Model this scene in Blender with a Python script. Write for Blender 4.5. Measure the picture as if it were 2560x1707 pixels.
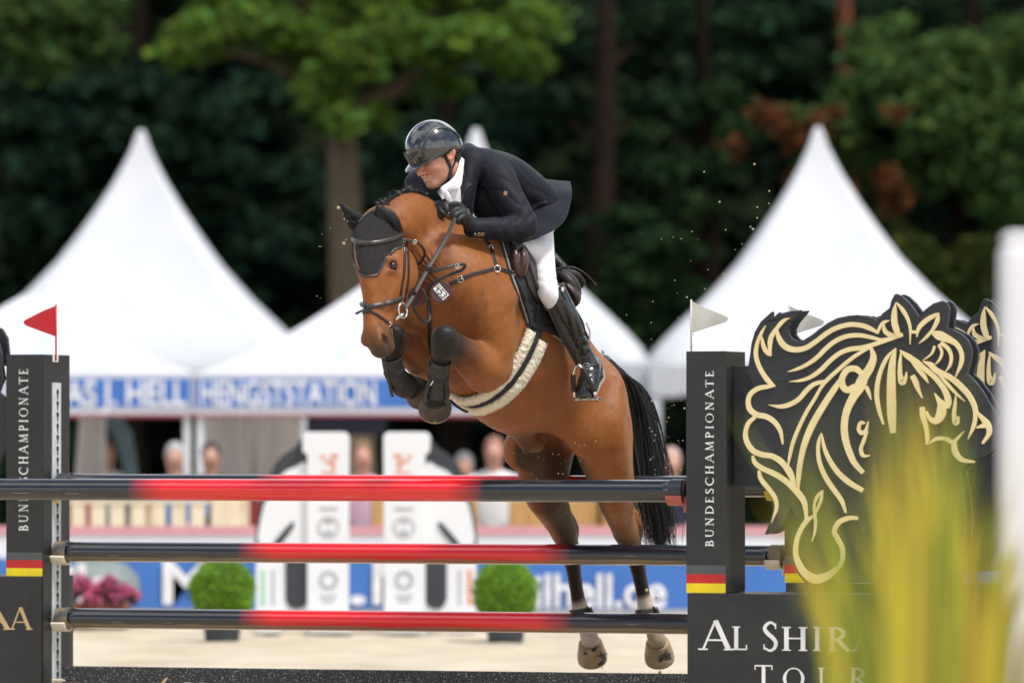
import bpy, bmesh, math, random
import numpy as np
from mathutils import Vector, Matrix, noise as mnoise
from mathutils.bvhtree import BVHTree
from mathutils.geometry import delaunay_2d_cdt

scene = bpy.context.scene
for o in list(bpy.data.objects):
    bpy.data.objects.remove(o)

# ------------------------------------------------------------ camera
FPX, HY, CH = 14222.0, 1100.0, 1.35        # focal length in photo pixels, horizon row, lens height
cam_data = bpy.data.cameras.new('camera')
cam_data.lens = 200.0
cam_data.sensor_width = 36.0
cam_data.shift_y = (HY - 853.5) / 2560.0
cam_data.clip_start = 0.5
cam_data.clip_end = 3000.0
cam_data.dof.use_dof = True
cam_data.dof.focus_distance = 25.75
cam_data.dof.aperture_fstop = 2.2
cam = bpy.data.objects.new('camera', cam_data)
cam.location = (0, 0, CH)
cam.rotation_euler = (math.radians(90), 0, 0)
scene.collection.objects.link(cam)
scene.camera = cam

# ------------------------------------------------------------ sky
SUN_EL, SUN_AZ = math.radians(60), math.radians(128)   # azimuth clockwise from +Y (away from camera)
world = bpy.data.worlds.new('World')
scene.world = world
world.use_nodes = True
nt = world.node_tree
nt.nodes.clear()
def wn(t, **k):
    n = nt.nodes.new(t)
    for a, b in k.items():
        setattr(n, a, b)
    return n
w_out = wn('ShaderNodeOutputWorld'); w_bg = wn('ShaderNodeBackground')
w_sky = wn('ShaderNodeTexSky', sky_type='NISHITA', sun_disc=False, sun_elevation=SUN_EL, sun_rotation=SUN_AZ)
w_sky.air_density = 1.0; w_sky.dust_density = 1.0; w_sky.ozone_density = 2.0
w_tc = wn('ShaderNodeTexCoord'); w_map = wn('ShaderNodeMapping')
w_map.inputs['Scale'].default_value = (1.0, 1.0, 2.1)
w_map.inputs['Location'].default_value = (0.35, 0.1, 0.0)
w_noise = wn('ShaderNodeTexNoise'); w_noise.inputs['Scale'].default_value = 1.35
w_noise.inputs['Detail'].default_value = 9.0; w_noise.inputs['Roughness'].default_value = 0.58
w_ramp = wn('ShaderNodeValToRGB')
w_ramp.color_ramp.elements[0].position = 0.44; w_ramp.color_ramp.elements[1].position = 0.54
w_n2 = wn('ShaderNodeTexNoise'); w_n2.inputs['Scale'].default_value = 3.0; w_n2.inputs['Detail'].default_value = 6.0
w_r2 = wn('ShaderNodeValToRGB')
w_r2.color_ramp.elements[0].color = (7.5, 7.8, 8.4, 1); w_r2.color_ramp.elements[1].color = (15.0, 15.0, 15.2, 1)
w_r2.color_ramp.elements[0].position = 0.3; w_r2.color_ramp.elements[1].position = 0.62
w_mix = wn('ShaderNodeMixRGB')
L = nt.links.new
L(w_tc.outputs['Generated'], w_map.inputs['Vector']); L(w_map.outputs[0], w_noise.inputs['Vector'])
L(w_map.outputs[0], w_n2.inputs['Vector'])
L(w_noise.outputs[0], w_ramp.inputs[0]); L(w_n2.outputs[0], w_r2.inputs[0])
L(w_ramp.outputs[0], w_mix.inputs[0]); L(w_sky.outputs[0], w_mix.inputs[1]); L(w_r2.outputs[0], w_mix.inputs[2])
L(w_mix.outputs[0], w_bg.inputs['Color']); w_bg.inputs['Strength'].default_value = 0.10
L(w_bg.outputs[0], w_out.inputs['Surface'])

# ------------------------------------------------------------ sun (thin cloud in front of it: soft)
sd = bpy.data.lights.new('sun', 'SUN')
sd.energy = 3.0; sd.angle = math.radians(9.0); sd.color = (1.0, 0.955, 0.89)
sun = bpy.data.objects.new('sun', sd)
to_sun = Vector((math.sin(SUN_AZ) * math.cos(SUN_EL), math.cos(SUN_AZ) * math.cos(SUN_EL), math.sin(SUN_EL)))
sun.rotation_euler = to_sun.to_track_quat('Z', 'Y').to_euler()
sun.location = (0, 0, 30)
scene.collection.objects.link(sun)

vs = scene.view_settings
vs.view_transform = 'Standard'; vs.look = 'None'; vs.gamma = 1.0; vs.exposure = 0.30
vs.use_curve_mapping = False
scene.cycles.use_denoising = True
scene.cycles.max_bounces = 8
scene.cycles.diffuse_bounces = 4
scene.cycles.transparent_max_bounces = 12
scene.cycles.sample_clamp_indirect = 8.0

# ------------------------------------------------------------ helpers
C = scene.collection
R = random.Random(7)

def P(x, y, D):
    """photo pixel at depth D (metres from the lens) -> world point"""
    return Vector(((x - 1280.0) / FPX * D, D, CH - (y - HY) / FPX * D))

def pix(v):
    return (v[0] / v[1] * FPX + 1280.0, HY - (v[2] - CH) / v[1] * FPX)

def ray(x, y):
    return Vector(((x - 1280.0) / FPX, 1.0, -(y - HY) / FPX)).normalized()

CAMP = Vector((0, 0, CH))

def tag(o, label=None, cat=None, group=None, kind=None):
    if label: o['label'] = label
    if cat: o['category'] = cat
    if group: o['group'] = group
    if kind: o['kind'] = kind
    return o

def thing(name, loc, label, cat, group=None):
    o = bpy.data.objects.new(name, None)
    o.empty_display_size = 0.1
    o.location = loc
    C.objects.link(o)
    return tag(o, label, cat, group)

def world_loc(o):
    v = Vector(o.location)
    p = o.parent
    while p is not None:
        if p.type == 'EMPTY':
            v = Vector(p.location)
        p = p.parent
    return v

def attach(o, parent):
    """parent while the mesh keeps its world coordinates"""
    if parent is None:
        return o
    o.parent = parent
    root = parent
    while root.parent is not None:
        root = root.parent
    if parent.type == 'EMPTY':
        o.matrix_parent_inverse = Matrix.Translation(-Vector(parent.location))
    return o

def mesh_obj(name, verts, faces, material, parent=None, smooth=False, colors=None):
    me = bpy.data.meshes.new(name)
    if isinstance(verts, np.ndarray):
        verts = verts.astype(np.float64)
        nv = len(verts); nf = len(faces)
        faces = np.asarray(faces)
        k = faces.shape[1]
        me.vertices.add(nv); me.vertices.foreach_set('co', verts.ravel())
        me.loops.add(nf * k); me.loops.foreach_set('vertex_index', faces.ravel().astype(np.int32))
        me.polygons.add(nf)
        me.polygons.foreach_set('loop_start', np.arange(0, nf * k, k, dtype=np.int32))
        me.update(calc_edges=True)
        me.validate()
    else:
        me.from_pydata([tuple(v) for v in verts], [], faces)
        me.validate()
    if colors is not None and len(colors) == len(me.vertices):
        a = me.color_attributes.new('Col', 'FLOAT_COLOR', 'POINT')
        c4 = np.ones((len(colors), 4), np.float32); c4[:, :3] = colors
        a.data.foreach_set('color', c4.ravel())
    if smooth:
        me.polygons.foreach_set('use_smooth', [True] * len(me.polygons))
    me.update()
    o = bpy.data.objects.new(name, me)
    if material is not None:
        me.materials.append(material)
    C.objects.link(o)
    return attach(o, parent)

def copy_tree(o, offset, parent=None):
    c = o.copy()
    C.objects.link(c)
    if parent is None:
        c.location = Vector(o.location) + Vector(offset)
    else:
        c.parent = parent
        c.matrix_parent_inverse = o.matrix_parent_inverse.copy()
    for ch in list(o.children):
        copy_tree(ch, offset, c)
    return c

# ------------------------------------------------------------ materials
def M(name, col, rough=0.6, col2=None, scale=8.0, detail=4.0, bump=0.0, bscale=None, metal=0.0, coat=0.0,
      coat_rough=0.1, sheen=0.0, spec=0.5, attr=False, contrast=(0.35, 0.65), translucent=0.0, voro=False,
      stretch=None, emit=None, spots=None):
    m = bpy.data.materials.new(name)
    m.use_nodes = True
    t = m.node_tree
    b = t.nodes['Principled BSDF']
    b.inputs['Roughness'].default_value = rough
    b.inputs['Metallic'].default_value = metal
    b.inputs['Coat Weight'].default_value = coat
    b.inputs['Coat Roughness'].default_value = coat_rough
    b.inputs['Sheen Weight'].default_value = sheen
    b.inputs['Specular IOR Level'].default_value = spec
    tc = t.nodes.new('ShaderNodeTexCoord')
    vec = tc.outputs['Object']
    if stretch:
        mp = t.nodes.new('ShaderNodeMapping'); mp.inputs['Scale'].default_value = stretch
        t.links.new(vec, mp.inputs['Vector']); vec = mp.outputs[0]
    nz = t.nodes.new('ShaderNodeTexNoise'); nz.inputs['Scale'].default_value = scale
    nz.inputs['Detail'].default_value = detail
    t.links.new(vec, nz.inputs['Vector'])
    rp = t.nodes.new('ShaderNodeValToRGB')
    rp.color_ramp.elements[0].position, rp.color_ramp.elements[1].position = contrast
    t.links.new(nz.outputs[0], rp.inputs[0])
    c2 = col2 if col2 else tuple(x * 0.8 for x in col)
    if attr:
        at = t.nodes.new('ShaderNodeAttribute'); at.attribute_name = 'Col'
        mx = t.nodes.new('ShaderNodeMixRGB'); mx.blend_type = 'MULTIPLY'; mx.inputs[0].default_value = 1.0
        rp.color_ramp.elements[0].color = (*[1 - (1 - x) * 1.0 for x in c2], 1)
        rp.color_ramp.elements[1].color = (*col, 1)
        t.links.new(at.outputs['Color'], mx.inputs[1]); t.links.new(rp.outputs[0], mx.inputs[2])
        cout = mx.outputs[0]
    else:
        rp.color_ramp.elements[0].color = (*c2, 1)
        rp.color_ramp.elements[1].color = (*col, 1)
        cout = rp.outputs[0]
    if spots:                                   # (colour, scale, threshold): specks of dirt
        sn = t.nodes.new('ShaderNodeTexNoise'); sn.inputs['Scale'].default_value = spots[1]
        sn.inputs['Detail'].default_value = 3.0
        t.links.new(tc.outputs['Object'], sn.inputs['Vector'])
        sr = t.nodes.new('ShaderNodeValToRGB')
        sr.color_ramp.elements[0].position = spots[2]; sr.color_ramp.elements[1].position = spots[2] + 0.04
        t.links.new(sn.outputs[0], sr.inputs[0])
        sm = t.nodes.new('ShaderNodeMixRGB'); sm.inputs[2].default_value = (*spots[0], 1)
        t.links.new(sr.outputs[0], sm.inputs[0]); t.links.new(cout, sm.inputs[1])
        cout = sm.outputs[0]
    t.links.new(cout, b.inputs['Base Color'])
    if bump:
        bn = t.nodes.new('ShaderNodeBump'); bn.inputs['Strength'].default_value = bump
        bn.inputs['Distance'].default_value = 0.01
        if voro:
            tx = t.nodes.new('ShaderNodeTexVoronoi')
        else:
            tx = t.nodes.new('ShaderNodeTexNoise'); tx.inputs['Detail'].default_value = 3.0
        tx.inputs['Scale'].default_value = bscale or scale * 4
        t.links.new(vec, tx.inputs['Vector'])
        t.links.new(tx.outputs[0], bn.inputs['Height'])
        t.links.new(bn.outputs[0], b.inputs['Normal'])
    if translucent:
        out = t.nodes['Material Output']
        tl = t.nodes.new('ShaderNodeBsdfTranslucent'); ms = t.nodes.new('ShaderNodeMixShader')
        t.links.new(cout, tl.inputs['Color'])
        ms.inputs[0].default_value = translucent
        t.links.new(b.outputs[0], ms.inputs[1]); t.links.new(tl.outputs[0], ms.inputs[2])
        t.links.new(ms.outputs[0], out.inputs['Surface'])
    return m

# ------------------------------------------------------------ mesh builder
class MB:
    def __init__(self):
        self.v = []; self.f = []
    def add(self, vs, fs):
        n = len(self.v)
        self.v += [Vector(x) for x in vs]
        self.f += [tuple(i + n for i in f) for f in fs]
    def box(self, o, ax, ay, az):
        """corner o, three edge vectors"""
        o, ax, ay, az = map(Vector, (o, ax, ay, az))
        vs = [o, o + ax, o + ax + ay, o + ay, o + az, o + ax + az, o + ax + ay + az, o + ay + az]
        if ax.cross(ay).dot(az) > 0:
            fs = [(0, 3, 2, 1), (4, 5, 6, 7), (0, 1, 5, 4), (1, 2, 6, 5), (2, 3, 7, 6), (3, 0, 4, 7)]
        else:
            fs = [(1, 2, 3, 0), (7, 6, 5, 4), (4, 5, 1, 0), (5, 6, 2, 1), (6, 7, 3, 2), (7, 4, 0, 3)]
        self.add(vs, fs)
    def tube(self, pts, rad, n=8, cap=True):
        pts = [Vector(p) for p in pts]
        if not hasattr(rad, '__len__'):
            rad = [rad] * len(pts)
        base = len(self.v); up = None
        for i, p in enumerate(pts):
            d = (pts[min(i + 1, len(pts) - 1)] - pts[max(i - 1, 0)])
            if d.length < 1e-9: d = Vector((0, 0, 1))
            d.normalize()
            if up is None:
                up = d.orthogonal().normalized()
            up = (up - d * up.dot(d)).normalized()
            s = d.cross(up)
            for k in range(n):
                a = 2 * math.pi * k / n
                self.v.append(p + (up * math.cos(a) + s * math.sin(a)) * rad[i])
        for i in range(len(pts) - 1):
            for k in range(n):
                a = base + i * n + k; b = base + i * n + (k + 1) % n
                self.f.append((a, b, b + n, a + n))
        if cap:
            self.f.append(tuple(base + k for k in range(n))[::-1])
            e = base + (len(pts) - 1) * n
            self.f.append(tuple(e + k for k in range(n)))
    def ribbon(self, pts, nors, width, thick):
        """flat strap along pts, lying on surface normals nors, slightly domed"""
        base = len(self.v)
        if not hasattr(width, '__len__'): width = [width] * len(pts)
        for i, p in enumerate(pts):
            d = (pts[min(i + 1, len(pts) - 1)] - pts[max(i - 1, 0)]).normalized()
            n_ = nors[i]; n_ = (n_ - d * n_.dot(d)).normalized(); s = d.cross(n_)
            w = width[i] / 2
            prof = [(-w, 0), (-w, thick * .7), (-w * .55, thick), (w * .55, thick), (w, thick * .7), (w, 0)]
            for a, b in prof:
                self.v.append(p + s * a + n_ * b)
        m = 6
        for i in range(len(pts) - 1):
            for k in range(m):
                a = base + i * m + k; b = base + i * m + (k + 1) % m
                self.f.append((a, a + m, b + m, b))
        self.f.append(tuple(base + k for k in range(m)))
        e = base + (len(pts) - 1) * m
        self.f.append(tuple(e + k for k in range(m))[::-1])
    def lathe(self, base_pt, axis, prof, n=16, ref=None):
        axis = Vector(axis).normalized()
        up = Vector(ref).normalized() if ref is not None else axis.orthogonal().normalized()
        up = (up - axis * up.dot(axis)).normalized(); s = axis.cross(up)
        base = len(self.v); base_pt = Vector(base_pt)
        for (r, z) in prof:
            for k in range(n):
                a = 2 * math.pi * k / n
                self.v.append(base_pt + axis * z + (up * math.cos(a) + s * math.sin(a)) * r)
        for i in range(len(prof) - 1):
            for k in range(n):
                a = base + i * n + k; b = base + i * n + (k + 1) % n
                self.f.append((a, b, b + n, a + n))
        self.f.append(tuple(base + k for k in range(n))[::-1])
        e = base + (len(prof) - 1) * n
        self.f.append(tuple(e + k for k in range(n)))
    def prism(self, pts, depth):
        """closed planar polygon (world points) extruded by vector depth; caps tessellated"""
        from mathutils.geometry import tessellate_polygon
        pts = [Vector(p) for p in pts]; depth = Vector(depth)
        n = len(pts)
        tris = tessellate_polygon([pts])
        nrm = Vector((0, 0, 0))
        for i in range(n):
            a, b = pts[i], pts[(i + 1) % n]
            nrm += a.cross(b)
        flip = nrm.dot(depth) > 0
        base = len(self.v)
        self.v += pts + [p + depth for p in pts]
        for t in tris:
            a, b, c = t
            tn = (pts[b] - pts[a]).cross(pts[c] - pts[a])
            if tn.dot(depth) > 0: a, c = c, a
            self.f.append((base + a, base + b, base + c))
            self.f.append((base + n + c, base + n + b, base + n + a))
        for i in range(n):
            j = (i + 1) % n
            q = (base + i, base + j, base + n + j, base + n + i)
            self.f.append(q[::-1] if not flip else q)
    def obj(self, name, material, parent=None, smooth=False, bevel=0.0, auto=None):
        o = mesh_obj(name, self.v, self.f, material, parent, smooth)
        if bevel:
            b = o.modifiers.new('bevel', 'BEVEL'); b.width = bevel; b.segments = 2; b.limit_method = 'ANGLE'
            b.angle_limit = math.radians(40)
        if auto is not None:
            bm = bmesh.new(); bm.from_mesh(o.data)
            for f in bm.faces: f.smooth = True
            for e in bm.edges:
                if len(e.link_faces) == 2 and e.calc_face_angle(0) > math.radians(auto): e.smooth = False
            bm.to_mesh(o.data); bm.free()
        return o

def catmull(pts, n=6, closed=False):
    pts = [np.asarray(p, float) for p in pts]
    out = []
    m = len(pts)
    rng = range(m) if closed else range(m - 1)
    for i in rng:
        if closed:
            p0, p1, p2, p3 = pts[(i - 1) % m], pts[i], pts[(i + 1) % m], pts[(i + 2) % m]
        else:
            p1, p2 = pts[i], pts[i + 1]
            p0 = pts[i - 1] if i > 0 else 2 * p1 - p2
            p3 = pts[i + 2] if i + 2 < m else 2 * p2 - p1
        for k in range(n):
            t = k / n
            out.append(0.5 * ((2 * p1) + (-p0 + p2) * t + (2 * p0 - 5 * p1 + 4 * p2 - p3) * t * t + (-p0 + 3 * p1 - 3 * p2 + p3) * t ** 3))
    if not closed:
        out.append(pts[-1])
    return out

# ------------------------------------------------------------ implicit surfaces for bodies and clothing
def f32(a): return np.asarray(a, np.float32)

class Field:
    def __init__(self, lo, hi, h):
        self.lo = np.asarray(lo, float); self.h = h
        self.n = np.ceil((np.asarray(hi, float) - self.lo) / h).astype(int) + 1
        self.D = np.full(self.n, 0.3, np.float32)
        self.ax = [f32(self.lo[i] + h * np.arange(self.n[i])) for i in range(3)]
    def box(self, lo, hi):
        i0 = np.clip(np.floor((np.asarray(lo) - self.lo) / self.h).astype(int), 0, self.n)
        i1 = np.clip(np.ceil((np.asarray(hi) - self.lo) / self.h).astype(int) + 1, 0, self.n)
        sl = tuple(slice(a, b) for a, b in zip(i0, i1))
        g = (self.ax[0][sl[0]][:, None, None], self.ax[1][sl[1]][None, :, None], self.ax[2][sl[2]][None, None, :])
        return sl, g
    def apply(self, prim, k=0.03, mode='add'):
        pad = k + 3 * self.h
        sl, g = self.box(prim.lo - pad, prim.hi + pad)
        if any(s.stop <= s.start for s in sl): return
        d = prim.eval(g)
        a = self.D[sl]
        if mode == 'sub':
            d = -d
            hh = np.clip(k - np.abs(a - d), 0, None) / k
            self.D[sl] = np.maximum(a, d) + hh * hh * k * 0.25
        else:
            hh = np.clip(k - np.abs(a - d), 0, None) / k
            self.D[sl] = np.minimum(a, d) - hh * hh * k * 0.25
    def sample(self, pts):
        q = (pts - self.lo) / self.h
        i = np.clip(q.astype(int), 0, self.n - 2); f = q - i
        out = 0
        for dx in (0, 1):
            for dy in (0, 1):
                for dz in (0, 1):
                    w = (f[:, 0] if dx else 1 - f[:, 0]) * (f[:, 1] if dy else 1 - f[:, 1]) * (f[:, 2] if dz else 1 - f[:, 2])
                    out = out + w * self.D[i[:, 0] + dx, i[:, 1] + dy, i[:, 2] + dz]
        return out
    def mesh(self):
        D = self.D; ins = D < 0
        c = np.zeros(np.array(D.shape) - 1, np.uint8)
        nx, ny, nz = c.shape
        for a in (0, 1):
            for b in (0, 1):
                for e in (0, 1):
                    c += ins[a:a + nx, b:b + ny, e:e + nz]
        cells = np.argwhere((c > 0) & (c < 8))
        idx = np.full(c.shape, -1, np.int32)
        idx[tuple(cells.T)] = np.arange(len(cells))
        cor = np.array([(a, b, e) for a in (0, 1) for b in (0, 1) for e in (0, 1)])
        V = np.stack([D[cells[:, 0] + a, cells[:, 1] + b, cells[:, 2] + e] for a, b, e in cor], 1)
        acc = np.zeros((len(cells), 3)); cnt = np.zeros(len(cells))
        for i in range(8):
            for j in range(i + 1, 8):
                if np.abs(cor[i] - cor[j]).sum() != 1: continue
                m = (V[:, i] < 0) != (V[:, j] < 0)
                t = V[m, i] / (V[m, i] - V[m, j])
                acc[m] += cor[i] + (cor[j] - cor[i]) * t[:, None]
                cnt[m] += 1
        verts = self.lo + self.h * (cells + acc / cnt[:, None])
        quads = []
        for axis in range(3):
            s0 = [slice(None)] * 3; s1 = [slice(None)] * 3
            s0[axis] = slice(0, -1); s1[axis] = slice(1, None)
            A = ins[tuple(s0)]; B = ins[tuple(s1)]
            e = np.argwhere(A != B)
            u, v = (axis + 1) % 3, (axis + 2) % 3
            ok = (e[:, u] > 0) & (e[:, v] > 0) & (e[:, u] < D.shape[u] - 1) & (e[:, v] < D.shape[v] - 1)
            e = e[ok]
            def cell(du, dv):
                q = e.copy(); q[:, u] -= du; q[:, v] -= dv
                return idx[q[:, 0], q[:, 1], q[:, 2]]
            q = np.stack([cell(0, 0), cell(1, 0), cell(1, 1), cell(0, 1)], 1)
            fl = ~A[e[:, 0], e[:, 1], e[:, 2]]
            q[fl] = q[fl][:, ::-1]
            quads.append(q)
        F = np.concatenate(quads); F = F[(F >= 0).all(1)]
        return verts, F

class Loft:
    """elliptic tube through stations (point, half-width along side, half-height), flattened ends"""
    def __init__(self, pts, w, h, side=None, sub=3, endr=None):
        pts = np.array([tuple(p) for p in pts], float)
        n = len(pts)
        w = np.broadcast_to(np.asarray(w, float), (n,)).copy(); h = np.broadcast_to(np.asarray(h, float), (n,)).copy()
        if side is None:
            side = np.tile([0.871, -0.492, 0.0], (n, 1))
        side = np.array([tuple(s) for s in side], float) if np.ndim(side) == 2 or not np.isscalar(side) and len(np.shape(side)) == 2 else np.tile(np.asarray(tuple(side), float), (n, 1))
        data = np.concatenate([pts, w[:, None], h[:, None], side], 1)
        if sub > 1 and n > 2:
            data = np.array(catmull(list(data), sub))
        self.d = data
        r = np.maximum(data[:, 3], data[:, 4])[:, None]
        self.lo = (data[:, :3] - r).min(0); self.hi = (data[:, :3] + r).max(0)
        self.endr = endr
    def eval(self, g):
        X, Y, Z = g
        shp = np.broadcast(X, Y, Z).shape
        out = np.full(shp, 1.0, np.float32)
        d = self.d
        for i in range(len(d) - 1):
            a, b = d[i, :3], d[i + 1, :3]
            ab = b - a; L2 = ab @ ab
            if L2 < 1e-12: continue
            Ln = math.sqrt(L2); ax = ab / Ln
            rm = max(d[i, 3], d[i, 4], d[i + 1, 3], d[i + 1, 4]) + 0.13
            lo = np.minimum(a, b) - rm; hi = np.maximum(a, b) + rm
            sl = []
            for G, l_, h_ in zip((X, Y, Z), lo, hi):
                q = G.ravel(); sl.append(slice(int(np.searchsorted(q, l_)), int(np.searchsorted(q, h_))))
            if any(s.stop <= s.start for s in sl): continue
            x = X[sl[0]] - np.float32(a[0]); y = Y[:, sl[1]] - np.float32(a[1]); z = Z[:, :, sl[2]] - np.float32(a[2])
            t = x * np.float32(ax[0] / Ln) + y * np.float32(ax[1] / Ln) + z * np.float32(ax[2] / Ln)
            tc = np.clip(t, 0, 1)
            e = (t - tc) * np.float32(Ln)
            px = x - tc * np.float32(ab[0]) - e * np.float32(ax[0])
            py = y - tc * np.float32(ab[1]) - e * np.float32(ax[1])
            pz = z - tc * np.float32(ab[2]) - e * np.float32(ax[2])
            s = d[i, 5:8] + d[i + 1, 5:8]
            s = s - ax * (s @ ax); s /= np.linalg.norm(s); v = np.cross(ax, s)
            S = px * np.float32(s[0]) + py * np.float32(s[1]) + pz * np.float32(s[2])
            V = px * np.float32(v[0]) + py * np.float32(v[1]) + pz * np.float32(v[2])
            w = np.float32(d[i, 3]) + tc * np.float32(d[i + 1, 3] - d[i, 3])
            h = np.float32(d[i, 4]) + tc * np.float32(d[i + 1, 4] - d[i, 4])
            er = np.minimum(w, h) if self.endr is None else np.float32(self.endr)
            q = np.sqrt((S / w) ** 2 + (V / h) ** 2 + (e / er) ** 2) + np.float32(1e-6)
            r = np.sqrt(S * S + V * V + e * e)
            dd = np.where(q < 0.3, (q - 1) * np.minimum(w, h), r * (1 - 1 / q))
            out[tuple(sl)] = np.minimum(out[tuple(sl)], dd)
        return out

class Ell:
    """ellipsoid: centre, three axes (rows, unit) and radii"""
    def __init__(self, c, r, axes=None):
        self.c = np.array(tuple(c), float); self.r = np.broadcast_to(np.asarray(r, float), (3,)).copy()
        self.A = np.eye(3) if axes is None else np.array([tuple(a) for a in axes], float)
        m = self.r.max(); self.lo = self.c - m; self.hi = self.c + m
    def eval(self, g):
        x, y, z = [f32(G - np.float32(c)) for G, c in zip(g, self.c)]
        L = [x * np.float32(a[0]) + y * np.float32(a[1]) + z * np.float32(a[2]) for a in self.A]
        q = np.sqrt(sum((l / np.float32(r)) ** 2 for l, r in zip(L, self.r))) + np.float32(1e-6)
        r = np.sqrt(sum(l * l for l in L))
        return np.where(q < 0.3, (q - 1) * np.float32(self.r.min()), r * (1 - 1 / q))

def tubeloft(pts, r, sub=3):
    return Loft(pts, r, r, side=(0.31, 0.52, 0.79), sub=sub)

def sdf_points(prim, pts):
    """prim value at scattered points, by brute force on a (n,1,1)-shaped grid"""
    out = np.empty(len(pts), np.float32)
    for i, p in enumerate(pts):
        out[i] = prim.eval((f32([[[p[0]]]]), f32([[[p[1]]]]), f32([[[p[2]]]])))[0, 0, 0]
    return out

def polyline_dist(pts, poly):
    """distance of points to a polyline (n,3), and the parameter along it"""
    poly = np.array([tuple(p) for p in poly], float)
    best = np.full(len(pts), 9.0); par = np.zeros(len(pts))
    for i in range(len(poly) - 1):
        a, ab = poly[i], poly[i + 1] - poly[i]
        t = np.clip(((pts - a) @ ab) / (ab @ ab), 0, 1)
        d = np.linalg.norm(pts - a - t[:, None] * ab, axis=1)
        m = d < best
        best[m] = d[m]; par[m] = i + t[m]
    return best, par

def sstep(x, a, b):
    t = np.clip((x - a) / (b - a), 0, 1)
    return t * t * (3 - 2 * t)

def lsmooth(verts, quads, it=2, lam=0.5):
    v = verts.copy()
    e = np.concatenate([quads[:, [0, 1]], quads[:, [1, 2]], quads[:, [2, 3]], quads[:, [3, 0]]])
    e = np.concatenate([e, e[:, ::-1]])
    deg = np.bincount(e[:, 0], minlength=len(v)).astype(float)[:, None]
    for _ in range(it):
        acc = np.stack([np.bincount(e[:, 0], weights=v[e[:, 1], k], minlength=len(v)) for k in range(3)], 1)
        v = v + lam * (acc / np.maximum(deg, 1) - v)
    return v

def vnormals(v, q):
    a = np.cross(v[q[:, 2]] - v[q[:, 0]], v[q[:, 3]] - v[q[:, 1]])
    n = np.zeros_like(v)
    for k in range(4):
        for c in range(3):
            n[:, c] += np.bincount(q[:, k], weights=a[:, c], minlength=len(v))
    return n / np.maximum(np.linalg.norm(n, axis=1), 1e-12)[:, None]

def bvh_of(verts, faces):
    return BVHTree.FromPolygons([tuple(v) for v in verts], [tuple(int(i) for i in f) for f in faces])

# ============================================================ GROUND
m_sand = M('riding sand', (.51, .44, .33), .9, col2=(.38, .31, .22), scale=1.6, detail=9, bump=.9, bscale=7, contrast=(.30, .62), spots=((.40, .32, .22), 3.2, .66))
m_soil = M('forest floor', (.010, .014, .007), .95, col2=(.006, .009, .004), scale=.8, detail=6, spec=0.0)
rg = np.random.RandomState(4)
# the arena: a fine grid near the lens field with hoof-churned relief, then out to the horizon
gx = np.linspace(-9, 9, 150); gy = np.concatenate([np.linspace(2, 24, 40)[:-1], np.linspace(24, 47, 200)])
Vg = []
for y in gy:
    for x in gx:
        z = .022 * mnoise.noise(Vector((x * 2.3, y * 1.9, 0))) + .014 * mnoise.noise(Vector((x * 6, y * 5, 3))) if 2 < y < 46.9 else 0
        edge = min(1, (47 - y) / 1.0, (9 - abs(x)) / 1.0, (y - 2) / 1.0)
        Vg.append((x, y, -.012 + z * max(0, edge)))
nx_ = len(gx)
Fg = [(j * nx_ + i, j * nx_ + i + 1, (j + 1) * nx_ + i + 1, (j + 1) * nx_ + i) for j in range(len(gy) - 1) for i in range(nx_ - 1)]
b = MB(); b.v = [Vector(v) for v in Vg]; b.f = Fg
n0 = len(b.v)
z0 = -.012
b.add([(-1500, -600, z0), (1500, -600, z0), (1500, 2, z0), (-1500, 2, z0), (-1500, 47, z0), (1500, 47, z0), (1500, 58, z0), (-1500, 58, z0), (-9, 2, z0), (-9, 47, z0), (9, 2, z0), (9, 47, z0)],
      [(0, 1, 2, 3), (4, 5, 6, 7), (3, 8, 9, 4), (10, 2, 5, 11)])
o = b.obj('ground', m_sand, None); tag(o, kind='structure')
b = MB(); b.add([(-1500, 57.9, -.016), (1500, 57.9, -.016), (1500, 1800, -.016), (-1500, 1800, -.016)], [(0, 1, 2, 3)])
b.obj('forest_floor', m_soil, None)['kind'] = 'structure'
# wooded slope closing the view
b = MB(); nxs = 60; V = []
for j, (y, z) in enumerate(((104, -.02), (112, 2.5), (124, 7), (140, 13), (170, 22), (260, 30))):
    for i in range(nxs + 1):
        x = -90 + 180 * i / nxs
        V.append((x, y + 3 * mnoise.noise(Vector((x * .1, j, 0))), z + (1.2 * mnoise.noise(Vector((x * .15, j * 2.0, 5))) if j else 0)))
F = [(j * (nxs + 1) + i, j * (nxs + 1) + i + 1, (j + 1) * (nxs + 1) + i + 1, (j + 1) * (nxs + 1) + i) for j in range(5) for i in range(nxs)]
b.v = [Vector(v) for v in V]; b.f = F
b.obj('hillside', m_soil, None, smooth=True)['kind'] = 'structure'

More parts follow.
